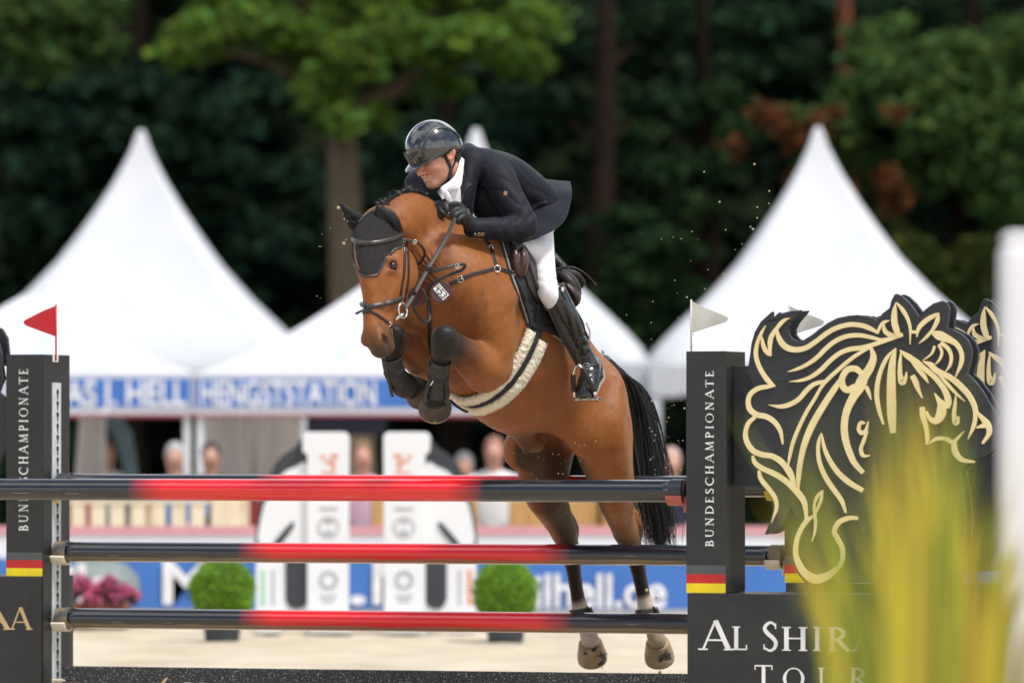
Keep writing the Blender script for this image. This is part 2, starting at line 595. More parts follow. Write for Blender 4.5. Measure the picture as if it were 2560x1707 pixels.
# ============================================================ TREES
def leaf_mesh(clumps, count, size, rnd, flat=.45, droop=.25):
    """clumps: (centre, (rx, ry, rz)); small folded leaf faces through the clump volume, denser at its skin"""
    clumps = [(Vector(c), r) for c, r in clumps]
    vol = [r[0] * r[1] * r[2] for _, r in clumps]; tot = sum(v ** .8 for v in vol)
    Vs = []; Cs = []
    for (c, r), v in zip(clumps, vol):
        n = max(8, int(count * v ** .8 / tot))
        d = rnd.normal(size=(n, 3)); d /= np.linalg.norm(d, axis=1)[:, None]
        rad = rnd.uniform(.25, 1.0, n) ** .55
        ph = rnd.uniform(0, 6.28, 3)
        lump = 1 + .22 * np.sin(d[:, 0] * 4 + ph[0]) * np.sin(d[:, 2] * 5 + ph[1]) + .15 * np.sin(d[:, 1] * 7 + ph[2])
        p = np.array(tuple(c)) + d * (rad * lump)[:, None] * np.array(r)
        s = size * rnd.uniform(.55, 1.35, n)
        a = rnd.normal(size=(n, 3)) * np.array([1, 1, flat]) + np.array([0, 0, -droop]); a /= np.linalg.norm(a, axis=1)[:, None]
        u = rnd.normal(size=(n, 3)); u -= a * (u * a).sum(1)[:, None]; u /= np.linalg.norm(u, axis=1)[:, None]
        q = np.stack([p - a * s[:, None] * .5, p + u * s[:, None] * .32, p + a * s[:, None] * .5, p - u * s[:, None] * .32], 1)
        Vs.append(q.reshape(-1, 3))
        tone = rnd.uniform(.65, 1.3, n); hue = rnd.uniform(-1, 1, n)
        col = np.stack([tone * (1 + .25 * hue), tone, tone * (1 - .2 * hue)], 1)
        Cs.append(np.repeat(col, 4, 0))
    V = np.concatenate(Vs); Cc = np.concatenate(Cs)
    return V, np.arange(len(V)).reshape(-1, 4), Cc

def leafmat(name, col, tr=.25, rough=.55):
    return M(name, col, .8, col2=tuple(x * .7 for x in col), scale=1.3, attr=True, translucent=tr, spec=.04)
m_oak = leafmat('oak leaves', (.135, .235, .040), .4)
m_mid = leafmat('mid green leaves', (.070, .130, .034), .3)
m_dark = leafmat('dark leaves', (.022, .048, .022), .2)
m_darkb = leafmat('dark blue green needles', (.020, .046, .027), .2)
m_rust = leafmat('rust brown leaves', (.12, .048, .018), .2)
m_bark = M('grey brown bark', (.19, .145, .095), .9, col2=(.13, .098, .066), scale=6, bump=.9, bscale=9, stretch=(3, 3, .6), spec=.05)
m_barkd = M('dark bark', (.016, .012, .009), .9, col2=(.010, .008, .006), scale=6, bump=.9, bscale=9, stretch=(3, 3, .6), spec=0.0)
m_barkr = M('red pine bark', (.17, .062, .032), .9, col2=(.09, .034, .020), scale=5, bump=.9, bscale=9, stretch=(3, 3, .8), spec=.05)

def tree(name, label, x, D, r0, height, bark, leaf, clumps, count, size, seed, group='trees behind the tents', lean=0.0, extra=None, limbs=True):
    """x: photo column of the trunk at eye level; clumps: (px, py, depth offset, radius px[, flatten])"""
    rnd = np.random.RandomState(seed)
    base = P(x, HY, D); base.z = -.05
    t = thing(name, base, label, 'tree', group)
    b = MB(); pts = []; rad = []
    for k in range(13):
        f = k / 12
        pts.append(base + Vector((lean * f + .10 * math.sin(f * 5 + seed), .1 * math.sin(f * 4), height * f)))
        rad.append(r0 * (1.25 - .25 * min(1, f * 8)) * (1 - .72 * f))
    b.tube(pts, rad, 12)
    cl = []
    for (cx, cy, dd, rp, *rest) in clumps:
        c = P(cx, cy, D + dd); r = rp * D / FPX; fl = rest[0] if rest else .75
        cl.append((c, (r, r, r * fl)))
        if limbs:
            zt = max(.6, c.z - r * .8 - .12 * abs(c.x - base.x)); f = min(.95, max(.05, zt / height)); k = f * 12; k0 = min(int(k), 11)
            st = pts[k0].lerp(pts[k0 + 1], k - k0)
            mid = st.lerp(c, .5) + Vector((0, 0, .10 * (c - st).length))
            lr = max(.02, min(rad[k0] * .4, .045 * (c - st).length + .02))
            b.tube([Vector(q) for q in catmull([st, mid, c + Vector((0, 0, r * .2))], 5)], [lr * (1 - .75 * i / 10) for i in range(11)], 7)
    b.obj('trunk', bark, t, smooth=True)
    V, F, Cc = leaf_mesh(cl, count, size, rnd)
    mesh_obj('crown', V, F, leaf, t, colors=Cc)
    if extra:
        V, F, Cc = leaf_mesh([(P(ex, ey, D + dd), (er * 1.7 * D / FPX, er * 2 * D / FPX, er * 1.5 * D / FPX)) for ex, ey, dd, er in extra], int(count * .05), size, rnd)
        mesh_obj('withered_leaves', V, F, m_rust, t, colors=Cc)
    return t

tree('oak_tree', 'broad oak with bright green leaves and pale brown trunk behind the horse head', 860, 80, .34, 11.5, m_bark, m_oak,
     [(1300, 150, -1, 85, .6), (1200, 95, -1.5, 95, .6), (1090, 110, -1, 100, .65), (980, 70, -.5, 110), (870, 150, -1, 95), (800, 240, -1, 75, .8), (850, 310, -1.2, 62, .7), (935, 300, -.8, 60, .6), (760, 100, -.5, 100), (640, 60, -1, 105, .6), (520, 90, -1, 100, .6), (440, 135, -1.2, 62, .6), (1010, 210, 0, 60, .6), (1120, 215, -.6, 65, .5), (900, -60, 0, 150), (1150, -80, 0, 150), (600, -70, 0, 160), (1330, 60, 0, 90)], 9500, .20, 1)
tree('broadleaf_tree', 'mid green leafy tree cut by the top left corner', -90, 84, .30, 11, m_barkd, m_mid,
     [(40, 60, -1, 110, .7), (160, 40, -1, 110, .7), (240, 120, -1, 75, .6), (100, 150, -1.3, 90, .6), (220, 0, 0, 110), (40, -60, 0, 130)], 4200, .21, 2)
tree('broadleaf_tree', 'bushy green tree with rusty leaves above the right tent', 2420, 78, .28, 10, m_barkd, m_mid,
     [(2250, 200, -1, 120, .8), (2150, 250, -.8, 95, .8), (2080, 330, -1, 85, .7), (2330, 300, -1.3, 120), (2440, 390, -1, 120), (2520, 300, -1, 110), (2400, 180, -.5, 130), (2500, 500, -1, 90), (2300, 430, -.6, 95), (2180, 420, -.5, 80), (2050, 410, -.5, 70), (2560, 620, -.5, 90), (2200, 120, 0, 110), (2530, 130, 0, 120), (1960, 300, -.5, 55)], 8200, .19, 3,
     extra=[(1890, 280, -1.8, 20), (1925, 292, -1.8, 26), (1962, 318, -2, 28), (1990, 350, -2, 22), (2062, 305, -2, 26), (2090, 290, -2, 18), (1835, 372, -1.8, 22), (2228, 450, -2.6, 24), (2234, 485, -2.6, 26), (2230, 520, -2.6, 22), (2240, 275, -2.5, 20), (1985, 440, -2, 16)])
tree('dark_fir', 'dark fir filling the gap left of the oak trunk', 330, 88, .30, 14, m_barkd, m_darkb,
     [(250, 330, -1, 130, .5), (400, 380, -1.2, 130, .45), (520, 300, -.8, 130, .5), (150, 420, -1, 130, .5), (560, 420, -1, 120, .45), (300, 520, -.6, 150, .5), (90, 560, -1, 130, .5), (500, 560, -.5, 140, .5), (40, 300, -.5, 130, .5), (620, 600, -.5, 120, .5), (650, 230, -.3, 110, .5), (330, 230, 0, 140, .5), (120, 230, 0, 130, .5)], 7500, .24, 4)
tree('dark_fir', 'dark tree with straight brown trunk right of the rider back', 1500, 87, .25, 15, M('brown bark', (.030, .020, .015), .9, col2=(.018, .013, .010), scale=5, spec=.02), m_dark,
     [(1420, 120, .8, 110, .5), (1580, 100, .8, 110, .5), (1650, 260, .5, 110, .5), (1380, 300, 1.5, 110, .5), (1620, 420, .5, 110, .5), (1400, 480, 1.5, 110, .5), (1700, 60, .8, 120, .5), (1560, 560, -.6, 70, .5), (1640, 620, -.8, 90, .5), (1420, 640, 1.0, 100, .5)], 5200, .23, 5)
tree('broadleaf_tree', 'dusky green tree left of the right tent peak', 1760, 83, .2, 10, m_barkd, leafmat('dusky leaves', (.026, .056, .020), .2),
     [(1660, 430, -1, 60, .6), (1610, 330, -.8, 50, .6), (1720, 520, -.8, 70, .6), (1580, 540, -1, 60, .5), (1680, 620, -1, 80, .6), (1600, 700, -1, 90, .55), (1540, 640, -1, 50, .5), (1780, 420, -.3, 75, .6), (1850, 330, -.2, 70, .6), (1500, 760, -1, 80, .5), (1790, 250, 0, 80, .6), (1700, 740, -1, 90, .5), (1620, 820, -1, 80, .5)], 4200, .19, 6)
tree('pine_tree', 'pine with reddish bark at the upper right', 2112, 93, .19, 17, m_barkr, m_dark,
     [(1980, 160, 1.5, 90, .5), (2240, 60, 1.8, 110, .5), (1900, 60, 1.2, 100, .5), (2350, 20, 1, 110, .5), (1850, 180, 1, 90, .5)], 2600, .23, 7, limbs=False)
tree('dark_fir', 'dark fir behind the oak crown and helmet', 1120, 89, .28, 15, m_barkd, m_darkb,
     [(1050, 360, -.5, 130, .5), (1200, 400, -.8, 120, .5), (980, 480, -.5, 120, .5), (1300, 330, -.5, 120, .5), (1120, 540, -.5, 140, .5), (700, 450, 0, 120, .5), (690, 640, 0, 110, .5), (1300, 560, -.5, 130, .5), (960, 620, 0, 110, .5), (1250, 700, -.5, 140, .5)], 5200, .24, 8)
# undergrowth at the right: a loose shrub with yellowing leaves
sh_ = thing('shrub', Vector((P(2330, HY, 76).x, 76, 0)), 'loose shrub with yellow tinged leaves right of the tent peak', 'shrub')
V, F, Cc = leaf_mesh([(P(x, y, 76 + dd), (r * 76 / FPX,) * 3) for x, y, dd, r in ((2280, 640, 0, 70), (2360, 700, 0, 80), (2450, 660, 0, 80), (2530, 740, 0, 90), (2420, 780, 0, 90), (2320, 800, 0, 80), (2220, 560, .4, 50))], 3000, .13, np.random.RandomState(21))
mesh_obj('leaves', V, F, leafmat('shrub leaves', (.060, .080, .018), .3), sh_, colors=Cc)
b = MB()
for k in range(9):
    x = 2240 + k * 36
    b.tube([P(x, HY + 250, 76.2), P(x + R.uniform(-20, 20), 850, 76.1), P(x + R.uniform(-40, 40), 640, 76)], [.03, .02, .006], 6)
b.obj('stem', m_barkd, sh_)
# the wood behind, one mass
rnd = np.random.RandomState(30)
cl = []
for k in range(330):
    x = rnd.uniform(-18, 18); z = rnd.uniform(.2, 18); y = rnd.uniform(96, 104) + max(0, z - 8) * .4
    r = rnd.uniform(1.0, 2.0); cl.append((Vector((x, y, z)), (r, r, r * .7)))
V, F, Cc = leaf_mesh(cl, 66000, .50, rnd)
tag(mesh_obj('far_wood', V, F, leafmat('far wood leaves', (.013, .028, .015), .05), None, colors=Cc), 'dark wood closing the view behind the trees', 'wood', kind='stuff')

# ============================================================ PAGODA TENTS
m_pvc = M('white tent fabric', (.60, .615, .65), .5, col2=(.56, .58, .62), scale=1.5, bump=.05, bscale=3, translucent=.12)
m_alu = M('white tent pole', (.70, .72, .75), .4, col2=(.62, .64, .68), scale=3)
PROF = [(.030, 0.0), (.055, .06), (.113, .235), (.20, .42), (.283, .584), (.447, .867), (.673, 1.215), (.904, 1.545), (1.234, 1.92), (1.52, 2.20), (1.733, 2.41), (1.90, 2.60), (1.99, 2.76), (2.0, 2.80)]
def pagoda(px, py, D, label):
    top = P(px, py, D)
    t = thing('pagoda_tent', Vector((top.x, D, 0)), label, 'tent', 'white pagoda tents')
    b = MB(); n = 10
    for (h, dz) in PROF:
        for side in range(4):
            for k in range(n):
                f = -1 + 2 * k / n
                bow = 1 - .055 * (1 - f * f) * min(1, dz / .8)
                x_, y_ = ((f * h, -h * bow), (h * bow, f * h), (-f * h, h * bow), (-h * bow, -f * h))[side]
                sag = .035 * (1 - f * f) * max(0, (dz - 2.3) / .5)
                b.v.append(Vector((top.x + x_, D + y_, top.z - dz - sag)))
    m = 4 * n
    for i in range(len(PROF) - 1):
        for k in range(m):
            a = i * m + k; e = i * m + (k + 1) % m
            b.f.append((a, a + m, e + m, e))
    b.f.append(tuple(range(m)))
    b.obj('roof', m_pvc, t, smooth=True)
    eave = top.z - 2.80
    b = MB(); N_ = 40
    for side in range(4):
        for k in range(N_):
            f0, f1 = -1 + 2 * k / N_, -1 + 2 * (k + 1) / N_
            def pt(f, z):
                h = 2.004
                x_, y_ = ((f * h, -h), (h, f * h), (-f * h, h), (-h, -f * h))[side]
                return Vector((top.x + x_, D + y_, z))
            sc = lambda f: eave - .30 - .045 * abs(math.sin((f + 1) * 4.5 * math.pi))
            b.add([pt(f0, eave + .01), pt(f1, eave + .01), pt(f1, sc(f1)), pt(f0, sc(f0))], [(0, 1, 2, 3)])
    b.obj('valance', m_pvc, t)
    for sx in (-1, 1):
        for sy in (-1, 1):
            b = MB(); b.box(Vector((top.x + sx * 1.93 - .055, D + sy * 1.93 - .055, 0)), Vector((.11, 0, 0)), Vector((0, .11, 0)), Vector((0, 0, eave)))
            b.obj('leg', m_alu, t, bevel=.01)
    return t
pagoda(353, 326, 66, 'white peaked pagoda tent at the left')
pagoda(1190, 322, 67, 'white peaked pagoda tent mostly hidden behind rider and horse')
pagoda(2045, 318, 66, 'white peaked pagoda tent at the right behind the emblem')

# ============================================================ GAZEBOS WITH BLUE VALANCE
m_gaz = M('white gazebo fabric', (.70, .715, .77), .55, col2=(.66, .68, .74), scale=2, translucent=.28)
m_blue = M('blue print', (.045, .17, .52), .55, col2=(.038, .145, .46), scale=3)
m_paleblue = M('pale blue print', (.42, .52, .74), .6, col2=(.50, .58, .78), scale=5)
m_hem = M('red hem', (.34, .045, .075), .6)
def font_mesh(name, txt, origin, right, up, height, mat, parent, squeeze=1.0, depth=.004, width=None):
    cu = bpy.data.curves.new('f', 'FONT'); cu.body = txt; cu.size = 1.0; cu.offset = .022; cu.fill_mode = 'FRONT'
    tmp = bpy.data.objects.new('f', cu); C.objects.link(tmp)
    dg = bpy.context.evaluated_depsgraph_get(); me = bpy.data.meshes.new_from_object(tmp.evaluated_get(dg))
    bpy.data.objects.remove(tmp); bpy.data.curves.remove(cu)
    k = height / .70
    if width: squeeze = width / (max(v.co.x for v in me.vertices) * k)
    V = [Vector(origin) + Vector(right) * (v.co.x * k * squeeze) + Vector(up) * (v.co.y * k) for v in me.vertices]
    F = [tuple(p.vertices) for p in me.polygons]
    wid = max((v.co.x for v in me.vertices), default=0) * k * squeeze
    bpy.data.meshes.remove(me)
    o = mesh_obj(name, V, F, mat, parent)
    s_ = o.modifiers.new('s', 'SOLIDIFY'); s_.thickness = depth; s_.offset = 0
    return o, wid
def gazebo(x0, x1, D, yap, label, text, tx, tx1):
    a, c = P(x0, 935, D), P(x1, 935, D); w = c.x - a.x
    t = thing('gazebo', Vector(((a.x + c.x) / 2, D + w / 2, 0)), label, 'gazebo', 'white gazebos with blue valances')
    ze = a.z; zb2 = P(x0, 1036, D).z; cx, cy = (a.x + c.x) / 2, D + w / 2
    za_ = CH - (yap - HY) / FPX * cy
    b = MB(); N_ = 8
    for i in range(N_ + 1):
        f = i / N_; h = w / 2 * (1 - f) + .06 * f; z = ze + (za_ - ze) * (f - .10 * math.sin(math.pi * f))
        for s, (sx, sy) in enumerate(((-1, -1), (1, -1), (1, 1), (-1, 1))):
            b.v.append(Vector((cx + sx * h, cy + sy * h, z)))
    for i in range(N_):
        for k in range(4):
            p_ = i * 4 + k; q_ = i * 4 + (k + 1) % 4
            b.f.append((p_, q_, q_ + 4, p_ + 4))
    b.f.append(tuple(N_ * 4 + k for k in range(4)))
    roof = b.obj('roof', m_gaz, t)
    # pale blue horse mark printed on the front slope
    def slope(u, f):
        h = w / 2 * (1 - f); z = ze + (za_ - ze) * (f - .10 * math.sin(math.pi * f))
        return Vector((cx + u, cy - h - .004, z + .006))
    b = MB()
    for (u0, f0, u1, f1, wd) in ((-.32, .18, -.22, .50, .07), (-.22, .50, -.05, .30, .06), (-.05, .30, .10, .25, .06), (.10, .20, .22, .62, .07), (.22, .62, .34, .50, .05), (.14, .40, .30, .36, .05), (.24, .30, .20, .12, .05)):
        b.add([slope(u0 - wd, f0), slope(u0 + wd, f0), slope(u1 + wd, f1), slope(u1 - wd, f1)], [(0, 1, 2, 3)])
    b.obj('roof_logo', m_paleblue, roof)
    th = .012
    for side in range(4):
        dx = (Vector((1, 0, 0)), Vector((0, 1, 0)), Vector((-1, 0, 0)), Vector((0, -1, 0)))[side]
        nn = (Vector((0, -1, 0)), Vector((1, 0, 0)), Vector((0, 1, 0)), Vector((-1, 0, 0)))[side]
        o_ = Vector((cx, cy, 0)) + nn * (w / 2) - dx * (w / 2)
        b = MB(); b.box(o_ + Vector((0, 0, zb2)), dx * w, nn * th, Vector((0, 0, ze - zb2))); v_ = b.obj('valance', m_gaz, t)
        b = MB(); b.box(o_ + Vector((0, 0, zb2 - .018)), dx * w, nn * (th + .002), Vector((0, 0, .020))); b.obj('hem', m_hem, v_)
        if side == 0:
            zl, zh = P(x0, 1018, D).z, P(x0, 946, D).z
            b = MB(); b.box(o_ + dx * .02 + nn * (th + .001) + Vector((0, 0, zl)), dx * (w - .04), nn * .003, Vector((0, 0, zh - zl))); b.obj('blue_band', m_blue, v_)
            font_mesh('lettering', text, Vector((P(tx, 1000, D).x, D - th - .008, zl + .018)), (1, 0, 0), (0, 0, 1), (zh - zl) - .036, m_whiteg, v_, .90, width=(tx1 - tx) * D / FPX)
    for sx in (-1, 1):
        for sy in (-1, 1):
            b = MB(); b.box(Vector((cx + sx * (w / 2 - .05) - .03, cy + sy * (w / 2 - .05) - .03, 0)), Vector((.06, 0, 0)), Vector((0, .06, 0)), Vector((0, 0, ze)))
            b.obj('leg', m_alu, t, bevel=.006)
    return t
m_whiteg = M('white print', (.82, .83, .86), .5)
gazebo(-409, 481, 50, 738, 'white gazebo with blue lettered valance at the left edge', 'NIKOLAS J. HELL', -45, 467)
gazebo(485, 1377, 50, 700, 'white gazebo with blue lettered valance behind the horse head', 'HENGSTSTATION', 500, 940)
# curtains
m_curt = M('pale grey curtain', (.88, .86, .85), .8, col2=(.84, .82, .81), scale=2, translucent=.6)
def curtain(xt0, xt1, xb0, xb1, yt, yb, D, label, folds=7):
    b = MB(); n = folds * 8; rows = 8
    for j in range(rows + 1):
        f = j / rows; e = f * f * .6 + f * .4
        for i in range(n + 1):
            u = i / n; x = (xt0 + (xt1 - xt0) * u) * (1 - e) + (xb0 + (xb1 - xb0) * u) * e
            p = P(x, yt + (yb - yt) * f, D); p.y += .07 * math.sin(u * folds * 2 * math.pi) * (.4 + .6 * f) + .02 * math.sin(u * 31)
            b.v.append(p)
    for j in range(rows):
        for i in range(n):
            a = j * (n + 1) + i; b.f.append((a, a + 1, a + n + 2, a + n + 1))
    o = b.obj('curtain', m_curt, None, smooth=True); s_ = o.modifiers.new('s', 'SOLIDIFY'); s_.thickness = .006
    return tag(o, label, 'curtain', 'gazebo curtains')
curtain(515, 632, 548, 622, 1020, 1330, 50.6, 'pale curtain right of the gazebo leg, left one of the pair')
curtain(632, 756, 640, 712, 1020, 1330, 50.7, 'pale curtain of the pair nearer the white horse shaped wing')
curtain(200, 262, 168, 270, 1020, 1330, 50.6, 'pale curtain beside the left jump wing')
m_teal = M('dusty teal cloth', (.11, .17, .19), .8, col2=(.08, .13, .15), scale=2)
b = MB(); b.prism([P(x, y, 51.2) for x, y in ((270, 1035), (300, 1036), (330, 1080), (345, 1180), (345, 1330), (315, 1330), (310, 1180), (290, 1100), (262, 1060))], Vector((0, .03, 0)))
tag(b.obj('beach_flag', m_teal, None), 'curved dusty teal beach flag under the left gazebo', 'flag')
m_navyb = M('navy sign', (.020, .026, .060), .6, col2=(.014, .018, .045), scale=2)
b = MB(); b.box(P(765, 1088, 53.0), Vector((P(965, 0, 53).x - P(765, 0, 53).x, 0, 0)), Vector((0, .05, 0)), Vector((0, 0, P(0, 1042, 53).z - P(0, 1088, 53).z)))
tag(b.obj('sign_board', m_navyb, None, bevel=.01), 'dark navy sign board hanging under the right gazebo', 'sign')

# ============================================================ BANNER FENCE, BALUSTRADE, CHAIRS
m_wood = M('pale pine', (.80, .69, .50), .7, col2=(.70, .58, .40), scale=4, stretch=(4, 4, .8))
m_wooddk = M('honey pine', (.50, .30, .11), .65, col2=(.42, .24, .085), scale=4, stretch=(4, 4, .8))
m_ban = M('white banner', (.72, .74, .80), .6, col2=(.68, .70, .77), scale=1.0)
ban = thing('banner_fence', Vector((0, 44, 0)), 'blue and white advertising banner along the arena edge', 'banner')
def bx(x0, x1, y0, y1, D, th, mat, parent, name, bevel=0.0):
    b = MB(); p = P(x0, y1, D); q = P(x1, y0, D)
    b.box(p, Vector((q.x - p.x, 0, 0)), Vector((0, th, 0)), Vector((0, 0, q.z - p.z)))
    return b.obj(name, mat, parent, bevel=bevel)
bx(-500, 3100, 1318, 1534, 44, .03, m_ban, ban, 'panel')
bx(-500, 3100, 1314, 1336, 43.985, .012, M('faded red strip', (.62, .30, .34), .6, col2=(.56, .27, .31)), ban, 'red_strip')
bl = bx(-500, 3100, 1396, 1522, 43.98, .01, m_blue, ban, 'blue_panel')
for txt, x, y, h, sq in (('M', 398, 1507, .33, 1.15), ('.', 868, 1507, .33, 1.6), ('M', 924, 1507, .33, 1.0), ('ilhell.de', 1334, 1516, .255, .92), ('nik', 90, 1507, .3, 1.0)):
    font_mesh('lettering', txt, P(x, y, 43.96), (1, 0, 0), (0, 0, 1), h, m_whiteg, bl, sq)
m_fig = M('grey green print', (.36, .43, .44), .7, col2=(.22, .28, .30), scale=6)
b = MB(); b.prism([P(x, y, 43.97) for x, y in ((185, 1400), (275, 1398), (320, 1412), (345, 1440), (352, 1470), (330, 1478), (300, 1456), (285, 1470), (240, 1480), (180, 1480))], Vector((0, .004, 0))); b.obj('printed_picture', m_fig, bl)
for x in range(-460, 3100, 290):
    b = MB(); p = P(x, 1340, 44.06); b.tube([Vector((p.x, 44.07, 0)), Vector((p.x, 44.07, p.z + .05))], .022, 8); b.obj('post', m_alu, ban, smooth=True)
# balustrade of pale boards
bal = thing('wooden_balustrade', Vector((P(350, 0, 46).x, 46, 0)), 'pale wooden balustrade with narrow gaps above the banner', 'balustrade')
bx(120, 615, 1248, 1258, 46, .05, m_wood, bal, 'rail'); bx(120, 615, 1322, 1336, 46, .05, m_wood, bal, 'rail')
xs = [120, 171, 220, 269, 320, 371, 422, 470, 519]
for k, x in enumerate(xs):
    bx(x + 7, x + 42, 1252, 1336, 46.01, .025, m_wood, bal, 'board')
bx(531, 604, 1236, 1336, 45.98, .03, m_wood, bal, 'board')
bpost = P(125, 1336, 46.03)
for x in (125, 370, 612):
    q = P(x, 1250, 46.03); b = MB(); b.box(Vector((q.x - .03, 46.06, 0)), Vector((.06, 0, 0)), Vector((0, .06, 0)), Vector((0, 0, q.z))); b.obj('post', m_wood, bal)

m_redseat = M('dark red seat', (.22, .018, .022), .6)
def chair(x, D, label, mat, back=True):
    p = P(x, HY, D); p.z = 0
    t = thing('chair', p, label, 'chair', 'spectator chairs')
    def q(name, x0, x1, y0, y1, z0, z1):
        b = MB(); b.box(p + Vector((x0, y0, z0)), Vector((x1 - x0, 0, 0)), Vector((0, y1 - y0, 0)), Vector((0, 0, z1 - z0))); b.obj(name, mat, t, bevel=.006)
    q('seat', -.21, .21, -.20, .22, .43, .46)
    for sx in (-.19, .16):
        for sy in (-.18, .17): q('leg', sx, sx + .035, sy, sy + .035, 0, .43)
    q('backrest', -.21, .21, .20, .225, .62, .86)
    for sx in (-.20, .17): q('back_post', sx, sx + .03, .19, .22, .46, .86)
    return t
def spectator(x, yh, D, label, shirt, hair, skin=(.50, .27, .20), trousers=(.03, .035, .06), turn=0.0):
    hc = P(x, yh, D); seat = .46
    t = thing('person', Vector((hc.x, D, seat)), label, 'person', 'seated spectators')
    g = Field(np.array([hc.x - .42, D - .62, .02]), np.array([hc.x + .42, D + .30, hc.z + .2]), .018)
    cz = hc.z; X = hc.x
    V_ = lambda a, c, z: Vector((X + a, D + c, z))
    sh = cz - .26
    g.apply(Ell((X, D, cz), (.078, .095, .118)), .02)
    g.apply(Ell((X - .01, D - .085, cz - .02), (.03, .035, .045)), .03)
    g.apply(Loft([V_(0, .02, cz - .08), V_(0, .03, sh + .02)], [.055, .065], [.055, .065], side=(1, 0, 0)), .04)
    g.apply(Loft([V_(0, .05, seat + .10), V_(0, .06, (seat + sh) / 2), V_(0, .04, sh)], [.15, .14, .15], [.10, .10, .08], side=(1, 0, 0)), .04)
    for s in (-1, 1):
        g.apply(tubeloft([V_(.17 * s, .04, sh), V_(.23 * s, -.02, (sh + seat) / 2 + .05), V_(.16 * s, -.24, seat + .16)], [.05, .042, .032]), .03)
        g.apply(Ell(tuple(V_(.13 * s, -.29, seat + .16)), (.035, .05, .03)), .02)
        g.apply(tubeloft([V_(.09 * s, .04, seat + .08), V_(.12 * s, -.38, seat + .07), V_(.12 * s, -.42, .10), V_(.12 * s, -.52, .06)], [.085, .06, .045, .04]), .03)
    v, q = g.mesh()
    mesh_obj('body', v, q, M('spectator skin', skin, .5, col2=tuple(k * .85 for k in skin)), t, smooth=True)
    g = Field(np.array([X - .42, D - .62, .02]), np.array([X + .42, D + .30, cz + .2]), .018)
    g.apply(Loft([V_(0, .05, seat + .06), V_(0, .06, (seat + sh) / 2), V_(0, .04, sh + .01)], [.185, .17, .18], [.125, .125, .10], side=(1, 0, 0)), .04)
    for s in (-1, 1):
        g.apply(tubeloft([V_(.17 * s, .04, sh), V_(.235 * s, -.02, (sh + seat) / 2 + .05), V_(.18 * s, -.19, seat + .17)], [.068, .056, .046]), .03)
    v, q = g.mesh(); mesh_obj('shirt', v, q, M('spectator shirt', shirt, .8, col2=tuple(k * .85 for k in shirt), scale=5), t, smooth=True)
    g = Field(np.array([X - .3, D - .62, .02]), np.array([X + .3, D + .30, seat + .3]), .02)
    for s in (-1, 1):
        g.apply(tubeloft([V_(.09 * s, .04, seat + .08), V_(.12 * s, -.38, seat + .07), V_(.12 * s, -.42, .14)], [.10, .078, .062]), .03)
    v, q = g.mesh(); mesh_obj('trousers', v, q, M('spectator trousers', trousers, .8), t, smooth=True)
    g = Field(np.array([X - .2, D - .2, cz - .2]), np.array([X + .2, D + .2, cz + .22]), .012)
    g.apply(Ell((X, D + .012, cz + .022), (.086, .098, .112)), .01); g.apply(Ell((X, D - .10, cz - .04), (.10, .085, .10)), .02, 'sub')
    v, q = g.mesh(); mesh_obj('hair', v, q, M('spectator hair', hair, .7), t, smooth=True)
    return t
people = [(437, 1142, 48.5, 'grey haired spectator in a blue shirt left of the gazebo leg', (.06, .16, .42), (.42, .42, .42)),
          (527, 1140, 49.2, 'dark haired spectator in black right of the gazebo leg', (.02, .02, .022), (.03, .02, .015)),
          (906, 1140, 48.0, 'spectator in a pale pink top between the white wings', (.62, .42, .52), (.22, .12, .06)),
          (1235, 1128, 48.0, 'spectator in a white shirt left of the horse hind legs', (.74, .73, .72), (.30, .14, .10)),
          (1678, 1155, 48.0, 'spectator in dark clothes right of the horse tail', (.022, .028, .06), (.45, .30, .26)),
          (266, 1132, 51.4, 'spectator in a pale top half hidden by the left curtain', (.60, .62, .62), (.10, .06, .04)),
          (1160, 1165, 50.2, 'spectator in pale blue at the back beside the white shirt', (.45, .52, .60), (.40, .42, .42))]
seatlab = ['honey wood chair under the spectator in blue', 'honey wood chair under the spectator in black', 'honey wood chair under the spectator in pink', 'honey wood chair under the spectator in white', 'honey wood chair under the spectator right of the tail', 'honey wood chair behind the left curtain', 'honey wood chair under the spectator in pale blue']
for (x, yh, D, lab, shc, hac), cl_ in zip(people, seatlab):
    spectator(x, yh, D, lab, shc, hac); chair(x, D + .08, cl_, m_wooddk)
for x, lab in ((1130, 'empty honey wood chair left of the white shirted spectator'), (1335, 'empty honey wood chair right of the white shirted spectator'), (1455, 'empty honey wood chair between the horse hind legs'), (1545, 'empty honey wood chair behind the near hind leg'), (990, 'empty honey wood chair behind the right white wing')):
    chair(x, 47.4, lab, m_wooddk)
for x, lab in ((172, 'dark red chair beside the left jump wing'), (618, 'dark red chair left of the white wings')):
    chair(x, 46.8, lab, m_redseat)

